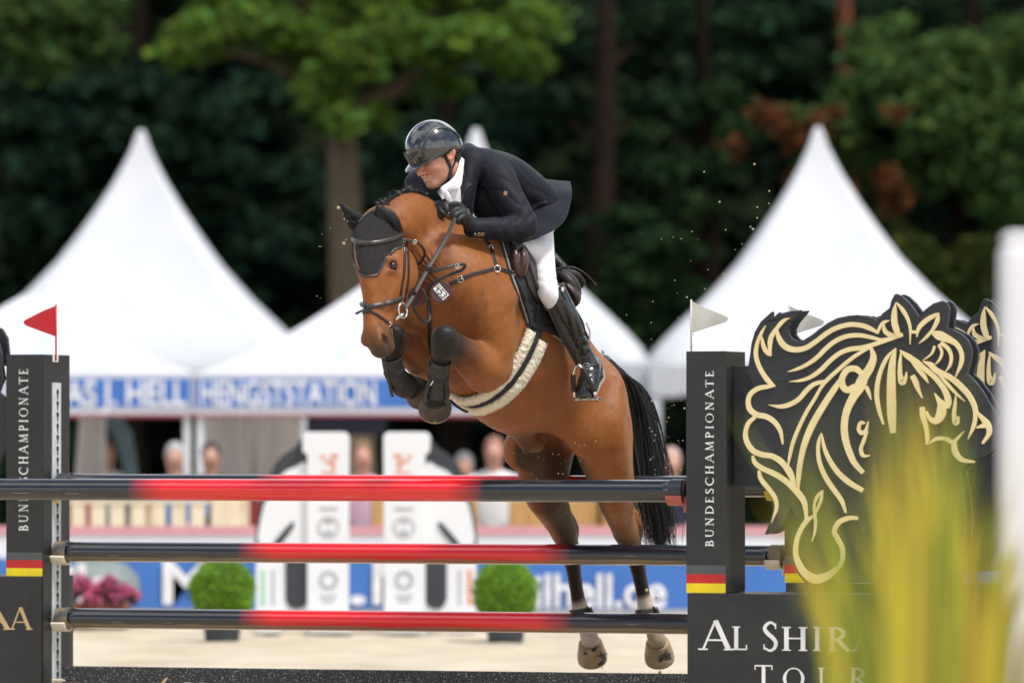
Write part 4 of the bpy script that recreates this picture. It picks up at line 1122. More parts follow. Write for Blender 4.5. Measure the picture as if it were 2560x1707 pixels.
def wing(label, d, mirror_s=None, flag='white', group='jump wings'):
    """right-hand standard; built where the near one stands"""
    w = thing('jump_wing', JL(.4, .1 + d, 0), label, 'jump wing', group)
    s0, zt = onp(1715, 878, 0); s1, _ = onp(1815, 878, 0); zb_ = onp(1718, 1482, 0)[1]
    box_l('post', s0, s1, 0, .27, zb_ + .002, zt, m_black, w)
    sb, _ = onp(1718, 1482, -.012)
    box_l('base_box', sb, sb + 1.62, -.012, .36, 0.0, zb_, m_black, w)
    g = [onp(1715, y, 0)[1] for y in (1412, 1434, 1457, 1481)]
    for k, mt in enumerate((m_grey, m_red, m_yel)):
        box_l('stripe', s0 + .002, s1 - .002, -.0022, .001, g[k + 1], g[k], mt, w, 0)
    vtext('BUNDESCHAMPIONATE', onp(1784, 1100, 0)[0], onp(1764, 1366, 0)[1], onp(1764, 927, 0)[1], onp(1784, 1100, 0)[0] - onp(1764, 1100, 0)[0], -.0005, w, m_whitel)
    # emblem: two shaped boards with a gap
    bs, bz0 = onp(1826, 1212, .06); _, bz1 = onp(1826, 914, .06)
    box_l('bracket', bs, bs + .17, .10, .13, bz0, bz1, m_emb, w)
    out = [onp(x, y, .02) for x, y in OUT]
    em = None
    for dd in (.020, .125):
        b = MB(); b.prism([JL(s, dd, z) for s, z in out], jn * .022)
        o = b.obj('emblem_board', m_emb, w, bevel=.004)
        if em is None: em = o
    b = MB(); k = 0
    for st in GOLD:
        sm = catmull([np.array(p) for p in st], 5)
        k += 1
        pts2 = [onp(p[0], p[1], .02) for p in sm]
        sc = 24.9 / FPX
        n = len(pts2); Lp = []; Rp = []
        for i, (x, y) in enumerate(pts2):
            a = pts2[max(i - 1, 0)]; c = pts2[min(i + 1, n - 1)]
            dx, dy = c[0] - a[0], c[1] - a[1]; l = math.hypot(dx, dy) or 1; wd = max(sm[i][2], 1.0) * sc / 2
            Lp.append((x - dy / l * wd, y + dx / l * wd)); Rp.append((x + dy / l * wd, y - dx / l * wd))
        m = len(b.v); top = .020 - .010 - .00016 * k
        for q in (Lp, Rp):
            for (x, y) in q: b.v.append(JL(x, top, y))
        for q in (Lp, Rp):
            for (x, y) in q: b.v.append(JL(x, .0195, y))
        for i in range(n - 1):
            b.f += [(m + i, m + n + i, m + n + i + 1, m + i + 1), (m + i, m + i + 1, m + 2 * n + i + 1, m + 2 * n + i), (m + n + i + 1, m + n + i, m + 3 * n + i, m + 3 * n + i + 1)]
        b.f += [(m, m + 2 * n, m + 3 * n, m + n), (m + n - 1, m + 2 * n - 1, m + 4 * n - 1, m + 3 * n - 1)]
    b.obj('gold_linework', m_gold2, em)
    # lettering on the base box
    def cap(ch, x0, x1, yt, yb):
        gw = glyph(ch)[0]; sa, zt_ = onp(x0, yt, -.012); se, zb2 = onp(x1, yb, -.012)
        return (ch, lambda x, y, l: JL(sa + (se - sa) * x / gw, -.0125 - l, zb2 + (zt_ - zb2) * y))
    letters('', [cap('A', 1752, 1826, 1551, 1624), cap('L', 1829, 1870, 1565, 1624), cap('S', 1906, 1945, 1553, 1627), cap('H', 1953, 2021, 1566, 1626), cap('I', 2030, 2056, 1566, 1626), cap('R', 2068, 2124, 1567, 1627),
                 cap('A', 2132, 2190, 1567, 1628), cap("'", 2196, 2210, 1567, 1628), cap('A', 2214, 2272, 1568, 1629), cap('A', 2280, 2338, 1568, 1629)], m_whitel, w)
    letters('', [cap('T', 1886, 1932, 1661, 1722), cap('O', 1958, 2011, 1668, 1722), cap('U', 2044, 2090, 1668, 1722), cap('R', 2122, 2170, 1668, 1722)], m_whitel, w)
    b = MB()
    fs, ftop = onp(1728, 751, .12); zf = zt
    b.tube([JL(fs, .12, zf - .03), JL(fs, .12, ftop + .004)], .0042, 8); b.obj('flag_pole', m_flagw, w, smooth=True)
    b = MB(); tri = [onp(x, y, .12) for x, y in ((1727, 752), (1760, 768), (1812, 789), (1820, 794), (1819, 801), (1812, 806), (1770, 819), (1730, 832))]
    b.prism([JL(s, .1185, z) for s, z in tri], jn * .003); b.obj('flag', m_flagw, w)
    return w
w1 = wing('nearest black jump wing with white flag and gold horse head emblem, behind the grass', 0)
w2 = copy_tree(w1, jn * OX + Vector((0, 0, .012)))
w2['label'] = 'black jump wing with gold horse head emblem half hidden behind the nearest wing'

# left-hand standard of the far frame
dL = OX
wl = thing('jump_wing', JP(60, 1800, dL) * 1.0, 'black jump wing with red flag at the left edge of the jump', 'jump wing', 'jump wings')
s0, zt = onp(15, 886, dL); s1, _ = onp(107, 886, dL); zb_ = onp(60, 1440, dL)[1]
box_l('post', s0, s1, dL, dL + .30, zb_ - .02, zt, m_black, wl)
box_l('inner_post', s1 + .0005, s1 + .0025, dL, dL + .302, 0.02, zt - .001, m_blackside, wl, 0)
box_l('base_box', s0 - 1.5, s1 - .004, dL - .012, dL + .36, 0, zb_, m_black, wl)
box_l('foot', s1 - .003, s1 + .0005, dL, dL + .30, 0, zb_ - .0, m_blackside, wl, 0)
g = [onp(60, y, dL)[1] for y in (1381, 1400, 1420, 1440)]
for k, mt in enumerate((m_grey, m_red, m_yel)):
    box_l('stripe', s0 + .002, s1 - .002, dL - .0022, dL + .001, g[k + 1] + .001, g[k] + .001, mt, wl, 0)
vtext('BUNDESCHAMPIONATE', onp(70, 1100, dL)[0], onp(60, 1327, dL)[1], onp(60, 922, dL)[1], onp(70, 1100, dL)[0] - onp(48, 1100, dL)[0], dL - .0005, wl, m_whitel)
def capl(ch, x0, x1, yt, yb):
    gw = glyph(ch)[0]; sa, zt_ = onp(x0, yt, dL - .012); se, zb2 = onp(x1, yb, dL - .012)
    return (ch, lambda x, y, l: JL(sa + (se - sa) * x / gw, dL - .0125 - l, zb2 + (zt_ - zb2) * y))
letters('', [capl('A', -48, 24, 1518, 1573)], m_goldt, wl); letters('', [capl('A', 26, 76, 1518, 1573)], m_goldt, wl)
# mirrored emblem, most of it left of the frame
b = MB(); es = onp(20, 840, dL)[0]; sref = max(onp(x, y, .02)[0] for x, y in OUT); smin = min(onp(x, y, .02)[0] for x, y in OUT)
b.prism([JL(es - (onp(x, y, .02)[0] - smin), dL + .02, onp(x, y, .02)[1]) for x, y in OUT][::-1], jn * .022); b.obj('emblem_board', m_emb, wl, bevel=.004)
b = MB(); b.prism([JL(s, dL + .125, z) for s, z in [onp(x, y, dL + .125) for x, y in ((-60, 815), (-20, 812), (5, 822), (18, 845), (22, 880), (20, 915), (-60, 915))]], jn * .022); b.obj('emblem_board', m_emb, wl, bevel=.004)
# track with keyhole slots on the inner face
st = s1 + .0025
def onside(x, y, s):
    r = ray(x, y); t = (ju.dot(JO - CAMP) + s) / ju.dot(r); p = CAMP + r * t
    return (p - JO).dot(jn), p.z
da, _ = onside(129, 1200, st); db, ztr = onside(150, 957, st)
box_l('track', st, st + .006, da, db, .06, ztr, m_track, wl, .001)
dm, _ = onside(144, 1200, st + .006)
slot_me = None; zz = ztr - .045; n_sl = 0
while zz > .10:
    b = MB()
    kp = [(math.cos(a) * .0135, math.sin(a) * .0135) for a in [math.radians(-60 + 300 * k / 12) for k in range(13)]] + [(-.005, -.034), (.005, -.034)]
    if slot_me is None:
        b.prism([JL(st + .0062, dm + x, zz + z) for x, z in kp], ju * .0008)
        o = b.obj('slot', m_slot, wl); slot_me = o; z0s = zz
    else:
        o = slot_me.copy(); C.objects.link(o); o.location = slot_me.location + Vector((0, 0, zz - z0s))
    zz -= .0548; n_sl += 1
b = MB(); fs, ftop = onp(140, 763, dL + .12)
b.tube([JL(fs, dL + .12, zt - .03), JL(fs, dL + .12, ftop + .004)], .0045, 8); b.obj('flag_pole', m_flagr, wl, smooth=True)
b = MB(); b.prism([JL(s, dL + .1185, z) for s, z in [onp(x, y, dL + .12) for x, y in ((141, 764), (110, 776), (66, 798), (59, 803), (60, 810), (68, 815), (105, 829), (139, 841))]], jn * .003); b.obj('flag', m_flagr, wl)
hd, hz = onside(137, 896, st); b = MB(); b.box(JL(st, hd - .03, hz - .017), ju * .006, jn * .06, Vector((0, 0, .036))); b.obj('flag_holder', m_whitel, wl, bevel=.002)

# ---- poles -------------------------------------------------------------------
def pole_mat(name, s_a, s_b, soft, mud):
    m = bpy.data.materials.new(name); m.use_nodes = True; t = m.node_tree; N_ = t.nodes; b = N_['Principled BSDF']
    tc = N_.new('ShaderNodeTexCoord'); sp = N_.new('ShaderNodeSeparateXYZ'); t.links.new(tc.outputs['Object'], sp.inputs[0])
    def mth(op, a, c, clamp=False):
        n = N_.new('ShaderNodeMath'); n.operation = op; n.use_clamp = clamp
        for i, v_ in enumerate((a, c)):
            if isinstance(v_, (int, float)): n.inputs[i].default_value = v_
            else: t.links.new(v_, n.inputs[i])
        return n.outputs[0]
    up = mth('MULTIPLY', mth('SUBTRACT', sp.outputs[0], s_a - soft), 1 / (2 * soft), True)
    dn_ = mth('MULTIPLY', mth('SUBTRACT', s_b + soft, sp.outputs[0]), 1 / (2 * soft), True)
    red = mth('MULTIPLY', up, dn_)
    nz = N_.new('ShaderNodeTexNoise'); nz.inputs['Scale'].default_value = 9; nz.inputs['Detail'].default_value = 6
    mp = N_.new('ShaderNodeMapping'); mp.inputs['Scale'].default_value = (.5, 6, 6); t.links.new(tc.outputs['Object'], mp.inputs[0]); t.links.new(mp.outputs[0], nz.inputs['Vector'])
    mix = N_.new('ShaderNodeMixRGB'); mix.inputs[1].default_value = (.0075, .0095, .0155, 1); mix.inputs[2].default_value = (.70, .006, .010, 1); t.links.new(red, mix.inputs[0])
    # scuffs: thin pale scratches along the pole
    sc = N_.new('ShaderNodeTexNoise'); sc.inputs['Scale'].default_value = 16; sc.inputs['Detail'].default_value = 8
    mp2 = N_.new('ShaderNodeMapping'); mp2.inputs['Scale'].default_value = (.45, 9, 9); t.links.new(tc.outputs['Object'], mp2.inputs[0]); t.links.new(mp2.outputs[0], sc.inputs['Vector'])
    sr = N_.new('ShaderNodeValToRGB'); sr.color_ramp.elements[0].position = .66; sr.color_ramp.elements[1].position = .74; t.links.new(sc.outputs[0], sr.inputs[0])
    mx2 = N_.new('ShaderNodeMixRGB'); mx2.inputs[2].default_value = (.34, .30, .28, 1); t.links.new(mth('MULTIPLY', sr.outputs[0], .55), mx2.inputs[0]); t.links.new(mix.outputs[0], mx2.inputs[1])
    # dried sand caked on the underside
    under = mth('MULTIPLY', mth('SUBTRACT', mth('MULTIPLY', nz.outputs[0], .030), mth('ADD', sp.outputs[2], .0545 - mud)), 90, True)
    mx3 = N_.new('ShaderNodeMixRGB'); mx3.inputs[2].default_value = (.22, .155, .085, 1); t.links.new(mth('MULTIPLY', under, .8 if mud else 0.0), mx3.inputs[0]); t.links.new(mx2.outputs[0], mx3.inputs[1])
    t.links.new(mx3.outputs[0], b.inputs['Base Color'])
    b.inputs['Roughness'].default_value = .30; b.inputs['Specular IOR Level'].default_value = .15; b.inputs['Coat Weight'].default_value = 1.0; b.inputs['Coat IOR'].default_value = 1.65; b.inputs['Coat Roughness'].default_value = .07
    bn = N_.new('ShaderNodeBump'); bn.inputs['Strength'].default_value = .03; bn.inputs['Distance'].default_value = .01; t.links.new(nz.outputs[0], bn.inputs['Height']); t.links.new(bn.outputs[0], b.inputs['Normal'])
    return m
m_cap = M('pole end sleeve', (.055, .058, .065), .4, col2=(.20, .15, .09), scale=16, contrast=(.45, .62))
m_capd = M('dark pole end sleeve', (.030, .035, .048), .35, col2=(.024, .028, .038), scale=10)
def pole(x0, y0, x1, y1, d, r, reds, label, mud=0.0, L=None, soft=.09, side='left'):
    a = onp(x0, y0, d); c = onp(x1, y1, d)
    A3 = JL(a[0], d, a[1]); B3 = JL(c[0], d, c[1])
    dirv = (B3 - A3)
    if L: A3 = B3 - dirv.normalized() * L
    ln = (B3 - A3).length
    rs = [(JL(onp(x, (y0 + y1) / 2, d)[0], d, A3.z) - A3).dot(dirv.normalized()) for x in reds]
    m = pole_mat('pole paint', rs[0], rs[1], soft, mud)
    b = MB(); n = 40
    for i in range(41):
        for k in range(n):
            an = 2 * math.pi * k / n
            b.v.append(Vector((ln * i / 40, math.cos(an) * r, math.sin(an) * r)))
    for i in range(40):
        for k in range(n):
            p_ = i * n + k; q_ = i * n + (k + 1) % n
            b.f.append((p_, q_, q_ + n, p_ + n))
    b.f.append(tuple(range(n))[::-1]); b.f.append(tuple(40 * n + k for k in range(n)))
    e = thing('jump_pole', A3, label, 'pole', 'striped jump poles')
    xd = dirv.normalized(); yd = Vector((0, 0, 1)).cross(xd).normalized(); zd = xd.cross(yd)
    rot = Matrix((xd, yd, zd)).transposed().to_4x4()
    e.rotation_euler = rot.to_euler()
    o = mesh_obj('shaft', b.v, b.f, m, None, smooth=False); o.parent = e
    bm = bmesh.new(); bm.from_mesh(o.data)
    for f in bm.faces: f.smooth = len(f.verts) == 4
    bm.to_mesh(o.data); bm.free()
    for xs, f_ in ((0.0, 1), (ln, -1)):
        b = MB(); b.lathe(Vector((xs - .012 * f_, 0, 0)), Vector((f_, 0, 0)), [(r * .55, .008), (r * .96, .0), (r + .003, .004), (r + .0035, .058), (r + .001, .066), (r - .002, .066)], 32)
        o = b.obj('end_cap', m_cap if mud else m_capd, None, auto=35); o.parent = e
    return e, A3, B3
DC = .13
pole(0, 1222.5, 1706, 1227, DC, .0495, (372, 1172), 'nearest top striped pole running out of the frame at the left', 0.0, 3.5)
pole(152, 1209, 1952, 1216, OX + DC, .0485, (690, 1440), 'top striped pole of the far frame just behind the nearest pole')
pole(146, 1378, 1955, 1388.5, OX + DC, .0485, (645, 1392), 'middle striped pole below the top pair, mud along its underside', .018)
pole(152, 1544, 1955, 1561, OX + DC, .0485, (645, 1395), 'lowest striped pole just above the black plank', .018)

# cups
def cup(x, y, d, s_dir, mat, label, r=.054):
    """half-round cup whose cradle opens upwards, on a back plate with a tongue; x,y is the pole centre's end"""
    s, z = onp(x, y, d)
    e = thing('pole_cup', JL(s, d, z), label, 'pole cup', 'pole cups')
    b = MB(); n = 12; prof = []
    for k in range(n + 1):
        a = math.radians(200 + 140 * k / n); prof.append((math.cos(a) * r, math.sin(a) * r))
    inner = [(p[0] * 1.0, p[1] * 1.0) for p in prof]; outer = [(p[0] * 1.16, p[1] * 1.14 - .004) for p in prof]
    b.prism([JL(s, d + q[0], z + q[1]) for q in inner + outer[::-1]], ju * (.075 * s_dir)); b.obj('cradle', mat, e, bevel=.002)
    b = MB(); b.box(JL(s - .012 * s_dir, d - .020, z - r * 1.75), ju * (.014 * s_dir), jn * .04, Vector((0, 0, r * 1.3))); b.obj('tongue', mat, e, bevel=.003)
    return e
cup(136, 1378, OX + DC, 1, m_cup, 'cream pole cup under the middle pole at the left wing')
cup(138, 1544, OX + DC, 1, m_cup, 'cream pole cup under the lowest pole at the left wing')
cup(134, 1690, OX + DC, 1, m_cup, 'cream pole cup holding the black plank at the left wing', .03)
cup(142, 1209, OX + DC, 1, m_cupy, 'yellow pole cup under the far top pole at the left wing')
cup(1713, 1227, DC, -1, m_cupr, 'faded red pole cup under the end of the nearest pole')
cup(1958, 1388.5, OX + DC, -1, m_cup, 'cream pole cup under the right end of the middle pole')
cup(1958, 1216, OX + DC, -1, m_cupy, 'yellow pole cup at the right end of the far top pole')

# plank
m_plank = M('black plank', (.016, .018, .022), .5, col2=(.012, .013, .016), scale=6, spots=((.30, .29, .27), 150, .60), bump=.1, bscale=120)
pl = thing('jump_plank', JP(900, 1800, OX + .10), 'black plank speckled with sand lying under the striped poles', 'plank', None)
a = onp(156, 1664, OX + .10); c = onp(1958, 1687, OX + .10)
b = MB(); A3 = JL(a[0], OX + .10, a[1]); B3 = JL(c[0], OX + .10, c[1])
b.box(A3 - Vector((0, 0, .30)), B3 - A3, jn * .035, Vector((0, 0, .30))); b.obj('board', m_plank, pl, bevel=.003)
def pk(name, poly, mat):
    b = MB(); b.prism([JL(s, OX + .0985, z) for s, z in [onp(x, y, OX + .10) for x, y in poly]], jn * -.0012 * -1); b.obj(name, mat, pl)
pk('lettering', [(402, 1707), (414, 1693), (421, 1693), (409, 1709), (400, 1722)], m_goldt)
pk('lettering', [(168, 1706), (200, 1706), (200, 1716), (168, 1716)], m_goldt)
pk('lettering', [(454, 1709), (462, 1705), (476, 1705), (484, 1709), (488, 1720), (450, 1720)], m_whitel)
pk('lettering', [(498, 1706), (512, 1706), (512, 1720), (498, 1720)], m_whitel)

# ============================================================ HORSE
HEAD_ = math.radians(29.5); PIT = math.radians(31.0)
fwd = Vector((-math.sin(HEAD_) * math.cos(PIT), -math.cos(HEAD_) * math.cos(PIT), math.sin(PIT)))
LAT = Vector((math.cos(HEAD_), -math.sin(HEAD_), 0.0))      # the horse's left
UPH = fwd.cross(LAT).normalized()
if UPH.z < 0: UPH = -UPH
WITH = P(1250, 575, 26.05)

def T(a, l, u):
    """trunk frame: a metres behind the withers, l to the horse's left, u up"""
    return WITH - fwd * a + LAT * l + UPH * u

trunk_st = [(-.43, -.45, .12, .12), (-.34, -.44, .21, .19), (-.20, -.425, .285, .235), (-.05, -.425, .345, .25),
            (.12, -.42, .39, .265), (.30, -.41, .38, .295), (.50, -.40, .35, .305), (.70, -.385, .275, .285),
            (.86, -.335, .22, .25), (1.0, -.305, .18, .215), (1.12, -.30, .14, .165), (1.19, -.305, .09, .09)]
trunk = Loft([T(a, 0, u) for a, u, h, w in trunk_st], [s[3] for s in trunk_st], [s[2] for s in trunk_st], side=LAT)

hf = Field((-.86, 24.85, .1), (.98, 27.55, 2.62), 0.0075)
hf.apply(trunk, .05)
hf.apply(Loft([T(-.16, 0, -.20), T(-.02, 0, -.13), T(.12, 0, -.12), T(.32, 0, -.14)], [.05, .055, .07, .08], [.08, .085, .085, .08], side=LAT), .08)   # withers
hf.apply(Loft([T(.6, 0, -.17), T(.82, 0, -.15), T(1.0, 0, -.19), T(1.15, 0, -.26)], [.11, .13, .11, .07], [.09, .09, .09, .07], side=LAT), .10)      # croup

# neck: crest and underside traced, so stations are (px, py, depth, half-height, half-width)
NECK = [(1182, 728, 25.98, .255, .17), (1130, 668, 25.86, .203, .140), (1090, 618, 25.73, .172, .112),
        (1056, 579, 25.61, .157, .096), (1021, 557, 25.50, .139, .086), (992, 556, 25.41, .100, .080)]
LATN = Vector((math.cos(math.radians(31)), -math.sin(math.radians(31)), 0))
neck = Loft([P(*s[:3]) for s in NECK], [s[4] for s in NECK], [s[3] for s in NECK], side=LATN)
hf.apply(neck, .07)

# head frame
POLL = P(962, 540, 25.30); MUZ = P(949, 880, 25.075)
HAX = (MUZ - POLL).normalized()
HL = Vector((math.cos(math.radians(37)), -math.sin(math.radians(37)), 0.0)); HL = (HL - HAX * HL.dot(HAX)).normalized()
HD = HAX.cross(HL).normalized()
if HD.y > 0: HD = -HD                       # dorsal: out of the face, towards the camera
HLEN = (MUZ - POLL).length
def H(t, l, d):
    """head frame: t metres from the poll towards the muzzle, l left, d out of the face"""
    return POLL + HAX * t + HL * l + HD * d
# (photo row, centre x, half-width, half-depth)
HST = [(549, 957, .066, .070), (568, 953, .082, .108), (600, 949, .092, .135), (640, 955, .098, .150), (668, 958, .098, .153),
       (698, 962, .090, .146), (728, 961, .077, .124), (755, 955, .066, .098), (785, 947, .058, .080),
       (815, 946, .0565, .074), (845, 948, .057, .074), (862, 950, .049, .059), (877, 951, .030, .036)]
def head_c(y, x):
    t = (y - 540) / (880 - 540.0)
    return P(x, y, 25.30 + (25.075 - 25.30) * t)
headl = Loft([head_c(s[0], s[1]) for s in HST], [s[2] for s in HST], [s[3] for s in HST], side=HL)
hf.apply(headl, .03)

def HP(y, l, d):
    """point on head: photo row of the head axis, lateral, dorsal offsets from the loft centre line"""
    ys = [s[0] for s in HST]; xs = [s[1] for s in HST]
    x = float(np.interp(y, ys, xs))
    q = head_c(y, x) + HL * l + HD * d
    return q + HAX * ((HD.z * d + HL.z * l) / -HAX.z)      # stay on the photo row
ax_h = (HL, HD, HAX)
for s in (1, -1):
    hf.apply(Ell(HP(675, .062 * s, -.075), (.040, .085, .092), ax_h), .03)           # jowl
    hf.apply(Loft([HP(690, .083 * s, .035), HP(730, .071 * s, .030), HP(770, .055 * s, .030)], [.012, .010, .008], [.018, .016, .012], side=HL), .03)  # facial crest
    hf.apply(Ell(HP(652, .088 * s, .062), (.024, .032, .022), ax_h), .025)            # brow
    hf.apply(Ell(HP(668, .104 * s, .050), (.020, .031, .0215), ax_h), .010, 'sub')     # socket
    hf.apply(Ell(HP(683, .092 * s, .055), (.016, .026, .010), ax_h), .02)             # lower lid ridge
    hf.apply(Ell(HP(632, .090 * s, .055), (.010, .024, .022), ax_h), .03, 'sub')      # hollow above the eye
    hf.apply(Ell(HP(848, .044 * s, .042), (.024, .028, .036), ax_h), .016)             # nostril flare
    hf.apply(Loft([HP(837, .064 * s, .050), HP(851, .067 * s, .044), HP(865, .058 * s, .036)], [.015, .017, .011], [.012, .016, .011], side=HL), .008, 'sub')
    hf.apply(Loft([HP(815, .0595 * s, -.022), HP(850, .0585 * s, -.014), HP(876, .050 * s, -.004)], [.004] * 3, [.004] * 3, side=HL), .012, 'sub')  # mouth line
hf.apply(Loft([HP(610, 0, .128), HP(690, 0, .138), HP(760, 0, .086), HP(820, 0, .064)], [.040, .034, .026, .022], [.014] * 4, side=HL), .04)          # nasal bone
hf.apply(Ell(HP(868, 0, -.040), (.036, .034, .030), ax_h), .03)                       # chin
hf.apply(Ell(HP(882, 0, .010), (.028, .028, .014), ax_h), .025)                       # upper lip
# throat latch folds joining head and neck

# ---- shoulders, breast
for s in (1, -1):
    hf.apply(Loft([T(-.02, .13 * s, -.16), T(-.14, .19 * s, -.32), T(-.28, .175 * s, -.47)], [.07, .085, .085], [.13, .15, .11], side=LAT), .10)   # shoulder blade
    hf.apply(Loft([T(-.31, .16 * s, -.47), T(-.20, .205 * s, -.57), T(-.06, .215 * s, -.67)], [.075, .085, .075], [.11, .12, .10], side=LAT), .09)  # upper arm
    hf.apply(Ell(T(-.40, .085 * s, -.50), (.11, .09, .13), (LAT, fwd, UPH)), .08)      # breast muscle

# ---- forelegs (near = the horse's left, far = its right): joints traced in the photo
def limb(pts, k=.05, side=None, add=True):
    """pts: (px, py, depth, half-width in picture, half-depth)"""
    Lf = Loft([P(p[0], p[1], p[2]) for p in pts], [p[3] for p in pts], [p[4] for p in pts], side=side or (1, 0, 0))
    if add: hf.apply(Lf, k)
    return Lf
FL_fore = [(1228, 915, 25.66, .10, .10), (1205, 917, 25.56, .098, .10), (1172, 893, 25.45, .080, .085), (1140, 866, 25.36, .060, .064), (1114, 848, 25.30, .054, .056)]
limb(FL_fore, .04, side=(.55, 0, .83))
hf.apply(Ell(P(1208, 952, 25.60), (.055, .06, .05)), .05)                              # point of elbow
FL_can = [(1111, 842, 25.295, .058, .052), (1108, 868, 25.30, .054, .050), (1102, 892, 25.33, .041, .040), (1097, 925, 25.37, .034, .036), (1094, 962, 25.45, .037, .040), (1092, 982, 25.48, .048, .048), (1089, 1000, 25.49, .050, .048)]
limb(FL_can, .03)
FR_fore = [(1085, 905, 25.88, .09, .09), (1058, 900, 25.78, .085, .085), (1026, 876, 25.64, .068, .07), (998, 850, 25.52, .052, .055), (985, 842, 25.48, .050, .052)]
limb(FR_fore, .04, side=(.55, 0, .83))
FR_can = [(982, 838, 25.475, .052, .050), (980, 862, 25.475, .047, .046), (979, 892, 25.50, .036, .036), (985, 925, 25.53, .034, .035), (997, 952, 25.57, .040, .040), (1014, 966, 25.63, .043, .043), (1028, 968, 25.67, .041, .041)]
limb(FR_can, .03)

# ---- hindquarters and hind legs
HLp = [(1500, 992, 26.64, .115, .17), (1508, 1070, 26.50, .136, .20), (1518, 1150, 26.52, .120, .17), (1534, 1215, 26.60, .098, .125), (1547, 1275, 26.74, .074, .092), (1563, 1325, 26.85, .058, .066)]
limb(HLp, .10)
HLc = [(1563, 1325, 26.86, .056, .060), (1576, 1362, 26.90, .052, .058), (1590, 1400, 26.92, .041, .046), (1600, 1445, 26.95, .035, .038), (1609, 1490, 26.98, .035, .038), (1617, 1528, 27.0, .043, .046), (1630, 1565, 27.0, .038, .042), (1643, 1598, 27.0, .046, .048)]
limb(HLc, .03)
hf.apply(Loft([P(1578, 1280, 26.92), P(1592, 1322, 26.98), P(1590, 1350, 26.96)], [.030, .034, .024], [.03, .035, .03], side=(1, 0, 0)), .04)         # point of hock
HRp = [(1380, 1000, 26.88, .115, .17), (1372, 1075, 26.80, .122, .19), (1362, 1150, 26.75, .128, .17), (1358, 1215, 26.72, .108, .125), (1384, 1275, 26.84, .080, .092), (1408, 1325, 26.93, .060, .066)]
limb(HRp, .10)
HRc = [(1408, 1325, 26.94, .056, .060), (1420, 1362, 26.97, .052, .056), (1430, 1400, 26.99, .041, .046), (1437, 1445, 27.02, .035, .038), (1444, 1490, 27.05, .034, .037), (1452, 1528, 27.07, .043, .046), (1464, 1565, 27.08, .037, .041), (1475, 1598, 27.08, .046, .048)]
limb(HRc, .03)
hf.apply(Loft([P(1410, 1272, 27.0), P(1431, 1318, 27.05), P(1433, 1348, 27.03)], [.026, .032, .024], [.03, .035, .03], side=(1, 0, 0)), .04)
# stifle, flank fold, buttock
hf.apply(Ell(T(.84, .20, -.56), (.09, .12, .12), (LAT, fwd, UPH)), .10)
hf.apply(Ell(T(.97, -.19, -.58), (.08, .09, .11), (LAT, fwd, UPH)), .08)
hf.apply(Ell(T(1.02, .12, -.50), (.085, .11, .14), (LAT, fwd, UPH)), .09)
hf.apply(Ell(T(1.04, -.13, -.46), (.09, .12, .15), (LAT, fwd, UPH)), .09)
# groin: open space between the thighs
hf.apply(Loft([P(1352, 1128, 26.22), P(1392, 1142, 26.38), P(1420, 1160, 26.55)], [.052, .066, .058], [.10, .13, .12], side=(.95, 0, .3)), .05, 'sub')
# sheath and soft folds behind the belly
hf.apply(Loft([T(.62, 0, -.69), T(.72, 0, -.70), T(.80, 0, -.67)], [.035, .042, .04], [.035, .042, .035], side=LAT), .04)
hf.apply(Loft([T(.715, .01, -.735), T(.725, 0, -.752)], [.022, .014], [.022, .014], side=LAT), .015)
# knee detail
for px_, py_, D_ in ((1111, 845, 25.26), (983, 842, 25.44)):
    hf.apply(Ell(P(px_, py_ - 8, D_), (.044, .03, .034)), .03)
# muscle relief
for pts_, r_, k_ in (
    ([T(-.02, .20, -.22), T(-.12, .262, -.38), T(-.20, .268, -.50)], .024, .07),       # spine of the shoulder blade
    ([P(1546, 960, 26.42), P(1541, 1060, 26.32), P(1545, 1160, 26.40)], .022, .08),):
    hf.apply(tubeloft(pts_, r_), k_)

def surf(x, y, lo=24.85, hi=25.9):
    Ds = np.linspace(lo, hi, 420); pts = np.array([tuple(P(x, y, D_)) for D_ in Ds]); val = hf.sample(pts)
    i = int(np.argmax(val < 0)); return Vector(pts[i])
for (xa, ya), (xb, yb) in (((955, 841), (966, 864)),):
    p_, q_ = surf(xa, ya), surf(xb, yb)
    hf.apply(Loft([p_ + Vector((.004, .004, 0)), p_.lerp(q_, .5) + Vector((.006, .005, 0)), q_ + Vector((.002, .004, 0))], [.006, .0115, .007], [.012, .018, .011], side=(1, 0, .3)), .006, 'sub')
hv, hq = hf.mesh()
hv = lsmooth(hv, hq, 2, .5)
hs_ = lsmooth(hv, hq, 9, .5)
mk_ = sstep(hv[:, 0] / hv[:, 1] * FPX + 1280, 1050, 1090)[:, None] * .9
hv = hv * (1 - mk_) + hs_ * mk_
hn = vnormals(hv, hq)
# skin folds at the throat and behind the elbow: shallow real relief
def fold(center, radius, direction, wavelength, amp):
    global hv
    c = np.array(tuple(center)); d = np.array(tuple(direction)); d /= np.linalg.norm(d)
    r = np.linalg.norm(hv - c, axis=1)
    m = r < radius
    w = (1 - (r[m] / radius) ** 2) ** 2
    ph = (hv[m] - c) @ d / wavelength * 2 * math.pi
    ph = ph + 1.3 * np.sin(((hv[m] - c) @ np.array([.3, .2, .93])) * 55)
    hv[m] += hn[m] * (np.sin(ph) * amp * w)[:, None]
fold(P(1060, 665, 25.40), .10, (.75, 0, .66), .020, .0060)
fold(P(1068, 720, 25.42), .10, (.55, 0, .83), .021, .0060)
fold(P(1165, 850, 25.42), .06, (.5, 0, .86), .017, .0022)

